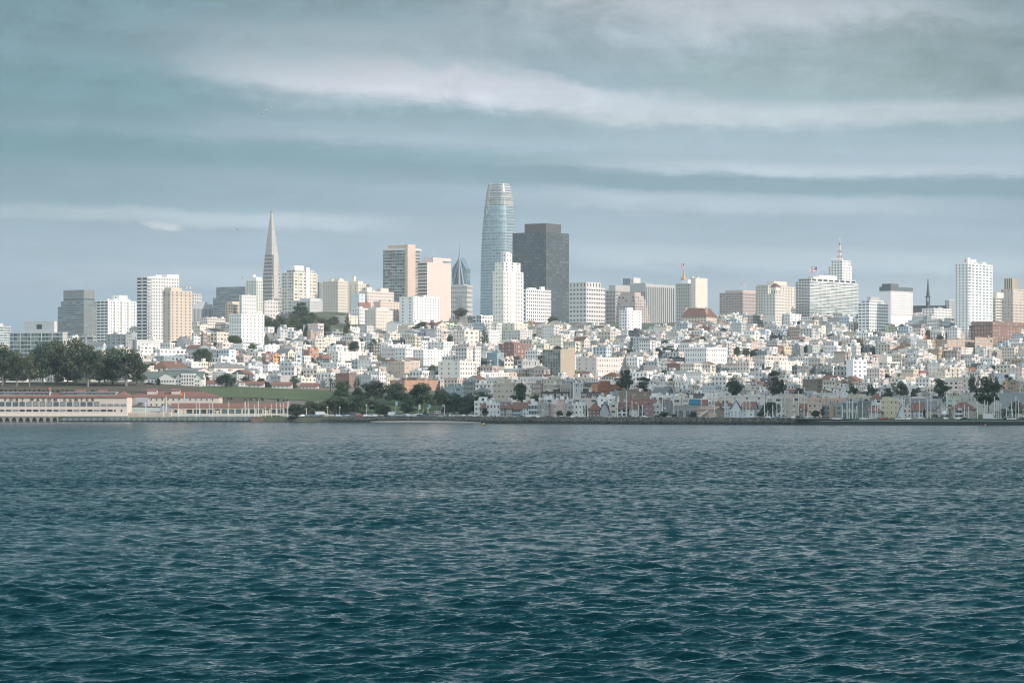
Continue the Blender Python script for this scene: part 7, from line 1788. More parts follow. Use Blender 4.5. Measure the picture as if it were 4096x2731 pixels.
for cx, yt, yb, wd, kd, mk, Y, lab in [
    (598, 1528, 1556, 62, 'round', 'dark', 1985, 'round dark bush before the green-roofed building, left'), (634, 1510, 1556, 22, 'round', 'dark', 1980, 'narrow dark tree before the green-roofed building'), (668, 1540, 1556, 30, 'bush', 'dark', 1985, 'low bush before the green-roofed building'),
    (818, 1492, 1556, 62, 'cypress', 'dark', 2050, 'windswept cypress right of the green-roofed building'), (905, 1490, 1560, 105, 'round', 'dark', 2010, 'big round dark cypress between the first two villas'), (978, 1505, 1545, 60, 'cypress', 'dark', 2070, 'dark tree behind the wide villa'),
    (1046, 1510, 1545, 50, 'round', 'olive', 2065, 'greenish rounded tree right of the wide villa'), (1068, 1525, 1566, 46, 'round', 'dark', 2045, 'dark tree between wide villa and porch villa'), (1180, 1502, 1565, 46, 'cypress', 'mid', 2050, 'layered tree between the porch villa and the right villa'),
    (1120, 1560, 1575, 70, 'bush', 'dark', 2000, 'long dark hedge bush below the porch villa'), (1075, 1562, 1576, 50, 'bush', 'dark', 2000, 'dark hedge bush right of the removal van'), (900, 1553, 1562, 90, 'bush', 'dark', 2004, 'low clipped hedge below the first villa'),
    (1186, 1612, 1670, 112, 'round', 'dark', 1752, 'rounded dark tree at the end of the workshop'), (1243, 1600, 1670, 95, 'round', 'dark', 1764, 'tall dark tree behind the first parked cars'), (1290, 1602, 1670, 80, 'broad', 'mid', 1768, 'thin-limbed tree above the long camper'),
    (1345, 1578, 1672, 130, 'broad', 'dark', 1775, 'large spreading dark tree of the shore clump, left'), (1415, 1575, 1672, 130, 'broad', 'dark', 1780, 'large spreading dark tree of the shore clump, right'), (1478, 1596, 1640, 80, 'broad', 'dark', 1800, 'lower dark tree at the edge of the park lawn'),
    (1365, 1522, 1606, 90, 'broad', 'dark', 1900, 'dark tree behind the tall palms'), (1432, 1548, 1606, 60, 'round', 'dark', 1910, 'dark round tree right of the palms'), (1500, 1515, 1606, 120, 'broad', 'dark', 1890, 'tall spreading park tree, left of the group'),
    (1588, 1528, 1612, 120, 'broad', 'dark', 1885, 'tall spreading park tree, middle of the group'), (1692, 1528, 1632, 140, 'broad', 'dark', 1850, 'tall spreading park tree with a bare trunk on the slope'), (1762, 1545, 1625, 90, 'broad', 'dark', 1860, 'tall park tree, right end of the group'),
    (1530, 1613, 1672, 92, 'round', 'dark', 1752, 'round dark tree behind the camper van in the car park'), (1452, 1640, 1672, 40, 'bush', 'dark', 1750, 'low dark bush in the car park'), (1625, 1600, 1670, 84, 'cypress', 'dark', 1765, 'windswept tree at the foot of the park slope'),
    (1701, 1640, 1670, 28, 'bush', 'dark', 1755, 'small bush left of the harbour hut'), (1815, 1568, 1670, 140, 'broad', 'dark', 1790, 'massive dark tree behind the harbour hut'), (1878, 1572, 1672, 90, 'broad', 'dark', 1775, 'dark tree left of the first shore house'),
    (1860, 1625, 1672, 60, 'round', 'dark', 1745, 'low dark tree behind the beach car park'), (1922, 1562, 1606, 110, 'broad', 'dark', 1840, 'dark tree behind the first red-roofed shore houses'), (2080, 1526, 1618, 88, 'broad', 'dark', 1830, 'tall feathery pine behind the grey balcony shore house'),
    (2058, 1575, 1620, 70, 'round', 'dark', 1820, 'dark tree at the foot of the feathery pine'), (2142, 1574, 1606, 50, 'broad', 'olive', 1830, 'loose greenish tree right of the feathery pine'),
    (2239, 1640, 1668, 36, 'round', 'dark', 1668, 'clipped ball tree before the pink shore house'), (2275, 1641, 1668, 30, 'round', 'dark', 1668, 'clipped ball tree before the narrow grey house'), (2346, 1622, 1668, 32, 'broad', 'dark', 1675, 'dark slender tree beside the brick shore house'),
    (1940, 1628, 1650, 30, 'round', 'dark', 1675, 'small dark tree before the first shore house'), (1966, 1656, 1668, 14, 'bush', 'dark', 1668, 'small parasol bush by the arched white house, left'), (1980, 1656, 1668, 14, 'bush', 'dark', 1668, 'small parasol bush by the arched white house, right'),
    (2655, 1646, 1674, 60, 'cypress', 'dark', 1632, 'low spreading cypress before the clubhouse, left'), (2772, 1646, 1678, 60, 'cypress', 'dark', 1620, 'low spreading cypress before the clubhouse stair'), (2698, 1650, 1668, 26, 'bush', 'dark', 1634, 'small dark bush between the clubhouse cypresses'),
    (3085, 1604, 1672, 98, 'round', 'dark', 1690, 'large round dark tree among the masts'), (3045, 1640, 1675, 40, 'round', 'dark', 1680, 'smaller dark tree left of the large round tree'), (3262, 1640, 1672, 46, 'round', 'dark', 1670, 'dark shrub left of the stone tower'), (3290, 1630, 1668, 26, 'cypress', 'mid', 1675, 'thin layered tree left of the stone tower'),
    (3740, 1655, 1676, 36, 'round', 'dark', 1660, 'dark shrub before the slate-roofed shore house'), (4010, 1632, 1672, 70, 'round', 'dark', 1690, 'dark tree behind the masts near the right edge'), (4066, 1602, 1672, 86, 'broad', 'dark', 1700, 'tall dark tree before the blank hall at the right edge'),
    (1690, 1286, 1368, 88, 'cypress', 'dark', 2700, 'large layered cypress right of the tan penthouse block'), (1766, 1322, 1368, 66, 'cypress', 'dark', 2660, 'smaller layered cypress beside the large one'), (1730, 1455, 1512, 42, 'broad', 'mid', 2230, 'leafy tree between the tan block and the white dark-windowed block'),
    (1898, 1400, 1440, 50, 'round', 'dark', 2370, 'rounded dark green tree below the tall conifer'), (1958, 1395, 1425, 32, 'round', 'dark', 2420, 'small rounded tree above the blue house'), (1845, 1228, 1290, 82, 'broad', 'mid', 2960, 'leafy tree on the ridge below the glass needle tower'),
    (2212, 1262, 1302, 64, 'round', 'olive', 2960, 'rounded olive-green tree below the dark granite tower'), (1085, 1228, 1275, 80, 'cypress', 'dark', 2880, 'flat-topped dark tree below the pyramid tower'), (1212, 1208, 1300, 84, 'cypress', 'dark', 2840, 'tall layered conifer on the wooded hilltop'),
    (935, 1338, 1385, 84, 'round', 'olive', 2520, 'broad green tree left of the white hotel base'), (1010, 1372, 1424, 78, 'round', 'olive', 2440, 'broad green tree below the white hotel'), (868, 1370, 1404, 66, 'cypress', 'dark', 2400, 'flat dark cypress before the pinkish wing'),
    (812, 1390, 1436, 70, 'round', 'olive', 2390, 'pale green tree right of the white terraced building'), (700, 1362, 1396, 52, 'round', 'dark', 2550, 'dark rounded tree at the foot of the yellow-cream tower'), (630, 1362, 1386, 50, 'round', 'dark', 2520, 'dark tree on the podium edge'),
    (2674, 1384, 1432, 80, 'cypress', 'dark', 2450, 'windswept cypress left of the big white apartment block'), (2505, 1478, 1562, 96, 'cypress', 'dark', 2030, 'leaning windswept cypress above the orange building, larger half'), (2572, 1505, 1560, 72, 'cypress', 'dark', 2025, 'leaning windswept cypress, smaller right half'),
    (2932, 1506, 1582, 104, 'broad', 'dark', 1990, 'big dark feathery tree below the modern dark row'), (3098, 1480, 1572, 60, 'cypress', 'dark', 2010, 'tall ragged pine with a bent crown'), (3128, 1512, 1556, 44, 'broad', 'dark', 2015, 'ragged side crown right of the bent pine'),
    (3196, 1547, 1590, 68, 'round', 'dark', 1900, 'round dark tree above the long peach building'), (3408, 1533, 1576, 62, 'cypress', 'dark', 1950, 'dark spreading tree behind the modern grey shore house'), (3482, 1536, 1574, 76, 'cypress', 'dark', 1950, 'dark spreading tree behind the pyramid-roofed white house'),
    (3545, 1550, 1580, 60, 'cypress', 'dark', 1945, 'low dark tree right of the pyramid-roofed white house'), (3602, 1521, 1560, 70, 'broad', 'mid', 1990, 'loose green tree above the yellow shore house'), (3652, 1550, 1576, 30, 'round', 'dark', 1960, 'small dark tree right of the loose green tree'),
    (3757, 1513, 1590, 98, 'cypress', 'dark', 1930, 'layered dark cypress above the slate-roofed shore houses'), (3738, 1580, 1608, 84, 'round', 'olive', 1850, 'green rounded tree below the layered dark cypress'), (3950, 1500, 1672, 146, 'cypress', 'dark', 1740, 'huge dome-topped cypress on a tall ragged trunk near the right edge'),
    (3890, 1496, 1530, 60, 'broad', 'dark', 2060, 'dark tree left of the huge cypress'), (4030, 1497, 1522, 44, 'cypress', 'dark', 2080, 'small dark tree right of the huge cypress'), (3985, 1500, 1522, 30, 'round', 'olive', 2080, 'yellow-green tree behind the huge cypress'),
    (3063, 1379, 1414, 66, 'cypress', 'dark', 2500, 'dark round cypress on the right slope'), (3180, 1361, 1380, 62, 'round', 'olive', 2570, 'flat clipped green tree row, left half'), (3302, 1362, 1380, 62, 'round', 'olive', 2570, 'flat clipped green tree row, right half'),
    (3356, 1300, 1324, 36, 'round', 'dark', 2760, 'small dark tree on the upper right slope'), (3198, 1282, 1304, 30, 'round', 'dark', 2800, 'dark tree before the pale grey-white apartment house'), (3168, 1290, 1306, 34, 'bush', 'dark', 2800, 'low dark tree cluster before the slate-blue house'),
    (3722, 1396, 1430, 58, 'broad', 'mid', 2400, 'bare-looking grey-green tree left of the school hall'), (3556, 1382, 1402, 42, 'broad', 'mid', 2440, 'small grey-green tree right of the charcoal house'), (3482, 1350, 1366, 80, 'bush', 'olive', 2600, 'flat green hedge row on the right slope'),
    (3702, 1275, 1302, 32, 'round', 'dark', 2830, 'small dark tree below the cathedral'), (3520, 1250, 1278, 40, 'cypress', 'dark', 2930, 'dark tree left of the dark-topped hotel'), (4086, 1458, 1500, 40, 'round', 'dark', 2260, 'dark tree cut by the right edge'),
    (2990, 1372, 1392, 40, 'bush', 'mid', 2540, 'low bushy tree in the middle of the right slope'), (2160, 1402, 1420, 30, 'round', 'olive', 2440, 'small green tree left of the tan hotel tower'), (2340, 1338, 1350, 36, 'round', 'olive', 2650, 'light green bush above the tan hotel tower'),
    (2800, 1330, 1342, 40, 'round', 'olive', 2700, 'light green tree below the mansard block'), (1240, 1428, 1450, 44, 'round', 'dark', 2300, 'dark tree below the orange terrace house'), (1172, 1420, 1438, 24, 'round', 'dark', 2330, 'dark round tree beside the light blue house'),
    (1150, 1352, 1392, 40, 'cypress', 'mid', 2480, 'spreading tree below the white pair of houses'), (1395, 1355, 1395, 60, 'round', 'olive', 2560, 'green tree right of the cream awning house'), (1330, 1370, 1400, 40, 'round', 'dark', 2550, 'dark tree among the upper left slope houses')]:
    tree(cx, yt, yb, wd, kd, mk, Y, lab)
hr = [(1068, 1262, 1325, 70, 2770), (1120, 1256, 1330, 74, 2790), (1172, 1252, 1330, 76, 2800), (1228, 1262, 1335, 80, 2780), (1280, 1268, 1332, 70, 2780), (1322, 1270, 1330, 60, 2790), (1100, 1285, 1335, 60, 2720), (1150, 1290, 1338, 70, 2715), (1205, 1292, 1340, 70, 2710),
      (1262, 1290, 1336, 64, 2715), (1306, 1292, 1334, 56, 2730), (1338, 1262, 1312, 46, 2800), (1185, 1240, 1290, 60, 2830), (1245, 1246, 1290, 60, 2830)]
for i, (cx, yt, yb, wd, Y) in enumerate(hr):
    tree(cx, yt, yb, wd, 'round' if i % 2 else 'broad', 'mid' if i % 3 else 'dark', Y, f'leafy tree on the wooded hilltop below the pyramid tower, {ordn(i)} of the clump', 'trees on the wooded hilltop')
def conifer(cx, yt, yb, wd, Y, label, tiers=16, col='dark', sparse=False):
    if toPY(gz(PX(cx, Y), Y), Y) - yb > 12: Y = depth_for(cx, yb)
    x = PX(cx, Y); z0 = gz(x, Y) - .3; H = PZ(yt, Y) - z0; W_ = wd / F * Y; vis0 = max(.05, (PZ(yb, Y) - z0) / H)
    e = empty('conifer', (x, Y, z0), 0, label, 'tree')
    mb = MB(); mb.tube((0, 0, 0), (0, 0, H * .98), .35, .05, 6); mb.build('trunk', M['bark'], e)
    cl = []; r_ = random.Random(int(cx))
    for q in range(tiers):
        t = q / tiers; z = H * (vis0 * .8 + (1 - vis0 * .8) * t); w_ = W_ / 2 * (1 - t) ** .8 + .3
        for k in range(6 if sparse else 8):
            an = r_.uniform(0, 6.28); rad = w_ * r_.uniform(.3, .8); cl.append(((math.cos(an) * rad, math.sin(an) * rad, z - rad * .1 + (rad * .25 if sparse else 0)), (w_ * .28, w_ * .28, H * .012 + .2)))
    me = crown_mesh('crown', cl, 2600, .32, int(cx), LEAF[col]); link(bpy.data.objects.new('crown', me), e)
conifer(1390, 1249, 1345, 40, 2600, 'tall star-branched pine with regular tiers in front of the beige arched block', 20, 'mid', True)
conifer(1937, 1298, 1396, 56, 2560, 'tall dark conifer between the cream and pale grey apartment blocks', 18)
conifer(2181, 1334, 1366, 16, 2640, 'small dark conifer left of the pinkish houses', 9)
conifer(3138, 1452, 1486, 24, 2250, 'small dark fir in front of the cream-white flank', 9)
conifer(3052, 1452, 1505, 26, 2240, 'bare thin pine before the modern dark row', 10, 'mid', True)
conifer(3638, 1456, 1540, 26, 2150, 'tall thin star-branched pine on the right slope', 14, 'mid', True)
def palm(cx, yt, yb, wd, Y, label):
    if toPY(gz(PX(cx, Y), Y), Y) - yb > 12: Y = depth_for(cx, yb)
    x = PX(cx, Y); z0 = gz(x, Y) - .3; H = PZ(yt, Y) - z0; W_ = wd / F * Y / 2
    e = empty('palm_tree', (x, Y, z0), 0, label, 'palm tree', 'palms of the city'); r_ = random.Random(int(cx))
    mb = MB(); mb.tube((0, 0, 0), (0, 0, H - W_ * .6), .4 if wd > 30 else .25, .32 if wd > 30 else .2, 7); mb.build('trunk', M['bark'], e)
    mb = MB(); top = H - W_ * .7
    for q in range(46):
        an = r_.uniform(0, 6.28); el_ = r_.uniform(-.5, 1.4); prev = Vector((0, 0, top)); dirv = Vector((math.cos(an) * math.cos(el_), math.sin(an) * math.cos(el_), math.sin(el_)))
        sd = Vector((-math.sin(an), math.cos(an), 0)) * W_ * .07
        for k in range(4):
            nx_ = prev + dirv * W_ * .30; dirv = (dirv + Vector((0, 0, -.28))).normalized()
            a = 1 - k * .2; b_ = 1 - (k + 1) * .22
            mb.quad(tuple(prev - sd * a), tuple(prev + sd * a), tuple(nx_ + sd * b_), tuple(nx_ - sd * b_)); prev = nx_
    mb.build('fronds', LEAF['dark'], e)
palm(1322, 1508, 1580, 54, 1985, 'big date palm above the long lodge, left of three'); palm(1388, 1515, 1580, 54, 1985, 'big date palm above the white cottage, middle of three'); palm(1434, 1520, 1586, 44, 1985, 'big date palm, right of three by the park trees')
palm(3530, 1300, 1334, 15, 2700, 'slender palm before the yellow-green house'); palm(3607, 1303, 1322, 18, 2720, 'small palm on the right slope, left of the pair'); palm(3634, 1303, 1322, 16, 2720, 'small palm on the right slope, right of the pair'); palm(3665, 1295, 1318, 16, 2740, 'small palm near the white stone building')
palm(2540, 1332, 1370, 12, 2620, 'slender palm in the middle of the slope'); palm(2150, 1590, 1606, 18, 1810, 'small palm behind the window-walled shore house')

# ------------------------------------------------------------------ the packed houses of the slope
SHORT = [(720, 1200, 'the yellow-cream tower'), (1000, 1300, 'the white hotel'), (1080, 1200, 'the pyramid tower'), (1200, 1150, 'the blue-glass cream tower'), (1340, 1150, 'the beige tower'), (1200, 1285, 'the wooded hilltop'), (1515, 1290, 'the tan penthouse block'), (1600, 1180, 'the tan glass tower'),
         (1690, 1325, 'the layered cypress'), (1937, 1340, 'the tall conifer'), (2035, 1250, 'the art deco tower'), (2150, 1230, 'the gridded white office'), (2230, 1250, 'the granite tower'), (2350, 1260, 'the skylight office'), (2520, 1280, 'the white slab tower'), (2640, 1250, 'the ribbed slab'),
         (2790, 1270, 'the mansard block'), (2950, 1240, 'the pinkish office'), (3100, 1230, 'the arcaded hotel'), (3300, 1220, 'the glass apartment slab'), (3600, 1230, 'the dark-topped hotel'), (3715, 1230, 'the cathedral'), (3890, 1240, 'the glass-cornered tower'), (3970, 1330, 'the red brick building'),
         (3830, 1375, 'the orange school'), (3835, 1430, 'the school hall'), (3692, 1500, 'the bell tower'), (3440, 1480, 'the tall plain white block'), (3290, 1490, 'the dark glass block'), (2910, 1480, 'the modern dark row'), (2830, 1425, 'the big white block'), (2240, 1450, 'the tan hotel tower'),
         (2430, 1470, 'the pink-white block'), (2060, 1420, 'the red brick block'), (1725, 1445, 'the tall lit white block'), (1600, 1480, 'the rusty-pipe block'), (1870, 1485, 'the dark-windowed block'), (1980, 1455, 'the blue house'), (2520, 1520, 'the leaning cypress'), (2935, 1545, 'the feathery tree'),
         (3100, 1525, 'the bent pine'), (3757, 1550, 'the layered harbour cypress'), (3950, 1540, 'the huge cypress'), (2560, 1600, 'the long dusty pink house'), (2660, 1565, 'the church house'), (2430, 1555, 'the orange-red building'), (2222, 1583, 'the long dark brown building'), (1380, 1430, 'the white stepped group'),
         (1240, 1415, 'the orange terrace house'), (920, 1475, 'the blank white hall'), (1105, 1443, 'the yellow-orange house'), (690, 1410, 'the white terraced building'), (1130, 1550, 'the porch villa'), (1230, 1550, 'the right villa'), (2570, 1475, 'the mansard pair'), (2685, 1440, 'the dark teal row'), (1650, 1535, 'the low orange building'),
         (3060, 1440, 'the pink terraced house'), (3200, 1400, 'the yellow apartment house'), (3063, 1395, 'the dark slope cypress'), (3100, 1355, 'the low black building'), (3425, 1315, 'the pink four-storey house'), (3530, 1315, 'the yellow-green house'), (2460, 1340, 'the slope palm'), (2670, 1405, 'the slope cypress'), (1180, 1350, 'the white pair of houses'),
         (3555, 1465, 'the capped school'), (3480, 1405, 'the charcoal house'), (1565, 1410, 'the toothed-roof block'), (3140, 1280, 'the slate-blue house'), (2390, 1390, 'the slope behind the tan hotel'), (3800, 1340, 'the long school roof'), (2060, 1345, 'the grey-white four-storey block')]
COLW = [('white', (.77, .745, .715), 30), ('off-white', (.70, .67, .63), 18), ('cream', (.72, .64, .52), 15), ('pale pink', (.70, .58, .53), 10), ('light grey', (.52, .53, .53), 11), ('beige', (.58, .51, .42), 9), ('bluish grey', (.42, .47, .50), 5),
        ('pale yellow', (.68, .62, .48), 3), ('pale blue', (.52, .60, .66), 3), ('pale green', (.55, .58, .52), 1.5), ('brown', (.27, .20, .15), 3), ('brick red', (.32, .17, .13), 1.2), ('salmon', (.64, .48, .40), 2.5), ('ochre', (.50, .36, .22), .7), ('dark grey', (.16, .17, .175), 3), ('taupe', (.42, .36, .32), 4)]
gr = random.Random(99)
cand = []
def occupied(wx, wy, rad):
    for b_ in BUILT:
        if b_[4] > 3650 or abs(b_[5] - wx) > 90: continue
        if math.hypot(b_[5] - wx, b_[6] - wy) < min(b_[7], 22) + rad * .75: return True
    return False
TREEK = [(o.location.x, o.location.y) for o in SC.objects if o.type == 'EMPTY' and o.get('category') == 'tree']
KEEP = [(-500, 1310, 1480, 2065), (1300, 1790, 1480, 2040), (1040, 1345, 2680, 3000)]     # px range, distance range kept free of houses
def add_cands(Ya, Yb, al, pa, pb, blockA, blockB, street):
    s, c = math.sin(al), math.cos(al)
    R0 = int(4200 / pa)
    nb = 0
    for ia in range(-260, 460):
        for ib in range(-260, 260):
            a, b_ = ia * pa, ib * pb
            a += (ia * pa // blockA) * street; b_ += (ib * pb // blockB) * street * .8
            x = a * s - b_ * c; y = 2500 + a * c + b_ * s
            if not (Ya < y < Yb): continue
            px = toPX(x, y)
            if px < -260 or px > 4360: continue
            cand.append((x, y, px, al, pa, pb))
add_cands(2070, 3330, math.radians(35), 8.6, 13.0, 95, 56, 12)
add_cands(1742, 2075, math.radians(9), 15.0, 11.0, 60, 110, 12)
GT = []
for _ in range(4000):
    if len(GT) >= 260: break
    y = gr.uniform(2090, 3120); px = gr.uniform(560, 1500) if gr.random() < .45 else gr.uniform(1500, 4096); x = PX(px, y)
    if any(k[0] < px < k[1] and k[2] < y < k[3] for k in KEEP) or occupied(x, y, 3): continue
    h_ = gr.uniform(7, 12.5); ytop = toPY(gz(x, y) + h_, y); wd = gr.uniform(7, 14) * F / y
    if any(b_[4] > y and b_[0] < px + wd * .4 and b_[1] > px - wd * .4 and ytop < b_[3] - 6 for b_ in BUILT): continue
    GT.append((x, y, px, ytop, wd)); TREEK.append((x, y))
gen = []
for (x, y, px, al, pa, pb) in cand:
    if any(k[0] < px < k[1] and k[2] < y < k[3] for k in KEEP): continue
    if y < 2075 and px < 1930: continue
    if px < 560 and y < 2900 and gr.random() < .4: continue
    if gr.random() < .03: continue
    big = gr.random()
    flat = y < 2075
    wid = (pb if flat else pb) * gr.uniform(.80, .99); dep = pa * gr.uniform(.9, .99) if not flat else gr.uniform(9, 14)
    if flat: wid, dep = pb * gr.uniform(.88, .99), gr.uniform(9, 14)
    h = gr.choice([6.5, 7.5, 9, 9, 10.5, 12]) + gr.uniform(-.6, .6)
    if big > .93 and not flat: h += gr.uniform(3, 7)
    if big > .985 and not flat: h += 4
    if flat: h = gr.choice([6.5, 7.5, 9]) + gr.uniform(-.5, .5)
    rad = math.hypot(wid, dep) / 2
    if occupied(x, y, rad): continue
    if any(abs(tx - x) < 7 and abs(ty - y) < 9 for tx, ty in TREEK): continue
    z = gz(x, y)
    # keep the taller buildings behind clear down to their visible feet
    px0, px1 = px - rad * F / y, px + rad * F / y
    ok = True
    for b_ in BUILT:
        if b_[4] > y + 4 and b_[0] < px1 - 3 and b_[1] > px0 + 3:
            lim = b_[3] - 5
            zt = PZ(lim, y)
            if z + h > zt: h = zt - z
            if h < 4.2: ok = False; break
    if not ok: continue
    gen.append(dict(x=x, y=y, px=px, al=al, w=wid, d=dep, h=h, z=z, flat=flat, rad=rad))
# how much of each shows: coarse front-to-back fill of the view
GW, GH = 1100, 420
buf = np.zeros((GH, GW), dtype=bool)
def rect(px0, px1, py0, py1):
    return max(0, int((px0 + 100) / 4)), min(GW, int((px1 + 100) / 4) + 1), max(0, int((py0 - 900) / 2)), min(GH, int((py1 - 900) / 2) + 1)
items = [('g', g_['y'], g_) for g_ in gen] + [('b', b_[4], b_) for b_ in BUILT]
items.sort(key=lambda t: t[1])
for kd, _, o in items:
    if kd == 'b': R_ = rect(o[0], o[1], o[2], o[3] + 6)
    else:
        k = F / o['y']; hw = (o['w'] * math.cos(o['al']) + o['d'] * math.sin(o['al'])) / 2
        o['cpx'] = o['px']; R_ = rect(o['px'] - hw * k, o['px'] + hw * k, toPY(o['z'] + o['h'], o['y']), toPY(o['z'], o['y']))
    a0, a1, b0, b1 = R_
    if a1 <= a0 or b1 <= b0:
        if kd == 'g': o['vis'] = 0
        continue
    sub = buf[b0:b1, a0:a1]
    if kd == 'g': o['vis'] = int((~sub).sum())
    sub[:] = True
for g_ in gen:
    if not (-40 < g_['px'] < 4136): g_['vis'] = min(g_['vis'], 1)
gen.sort(key=lambda g_: -g_['vis'])
N_IND = 560
def pick():
    t = gr.uniform(0, sum(c[2] for c in COLW))
    for n, c, w_ in COLW:
        t -= w_
        if t <= 0: return n, c
    return COLW[0][:2]
def near_short(px, py):
    b_ = sorted(SHORT, key=lambda s: ((s[0] - px) / 1.2) ** 2 + ((s[1] - py) * 1.3) ** 2)[0]
    dx_, dy_ = px - b_[0], py - b_[1]
    dist = 'just' if math.hypot(dx_, dy_) < 60 else ('somewhat' if math.hypot(dx_, dy_) < 120 else 'well')
    v = ('below' if dy_ > 0 else 'above') if abs(dy_) > abs(dx_) * .45 else ''
    h_ = ('right of' if dx_ > 0 else 'left of') if abs(dx_) > abs(dy_) * .6 else ''
    rel = (v + (' and ' if v and h_ else '') + h_).strip()
    return dist, rel, b_[2]
used_labels = {}
def house_geo(mb, roofb, g_, c, style, rk, detail):
    w_, d_, h = g_['w'], g_['d'], g_['h']; x0, x1, y0, y1 = -w_ / 2, w_ / 2, -d_ / 2, d_ / 2
    fl = max(2, round(h / 3.0)); nx = max(2, round(w_ / gr.uniform(2.3, 3.2))); ny = max(2, round(d_ / gr.uniform(2.3, 3.2)))
    L_ = (nx, fl, gr.uniform(.34, .5), gr.uniform(.42, .55), gr.uniform(0, .5)); R_ = (ny, fl, gr.uniform(.34, .5), gr.uniform(.42, .55), gr.uniform(0, .5))
    q = gr.random()
    if q < .22: L_ = (nx, fl, .2, .35, .1)
    elif q > .85: R_ = (max(1, ny // 2), fl, .14, .3, .1)
    if q > .55 and q < .62: L_ = (1, 1, 0, 0, 0)
    mb.box(x0, x1, y0, y1, -3, h, c, (L_[0], L_[1] + 1) + L_[2:], (R_[0], R_[1] + 1) + R_[2:], (.40, .40, .38))
    return x0, x1, y0, y1, h, L_, R_
M_ROOFS = [('roof_red', 'red'), ('roof_grey', 'grey'), ('roof_grey', 'grey'), ('roof_brown', 'brown')]
cnt_i = 0
stuff = MB(); 
def xf(mb, g_, i0):
    c, s = math.cos(-g_['al']), math.sin(-g_['al'])
    for i in range(i0, len(mb.v)):
        x, y, z = mb.v[i]; mb.v[i] = (g_['x'] + x * c - y * s, g_['y'] + x * s + y * c, g_['z'] + z)
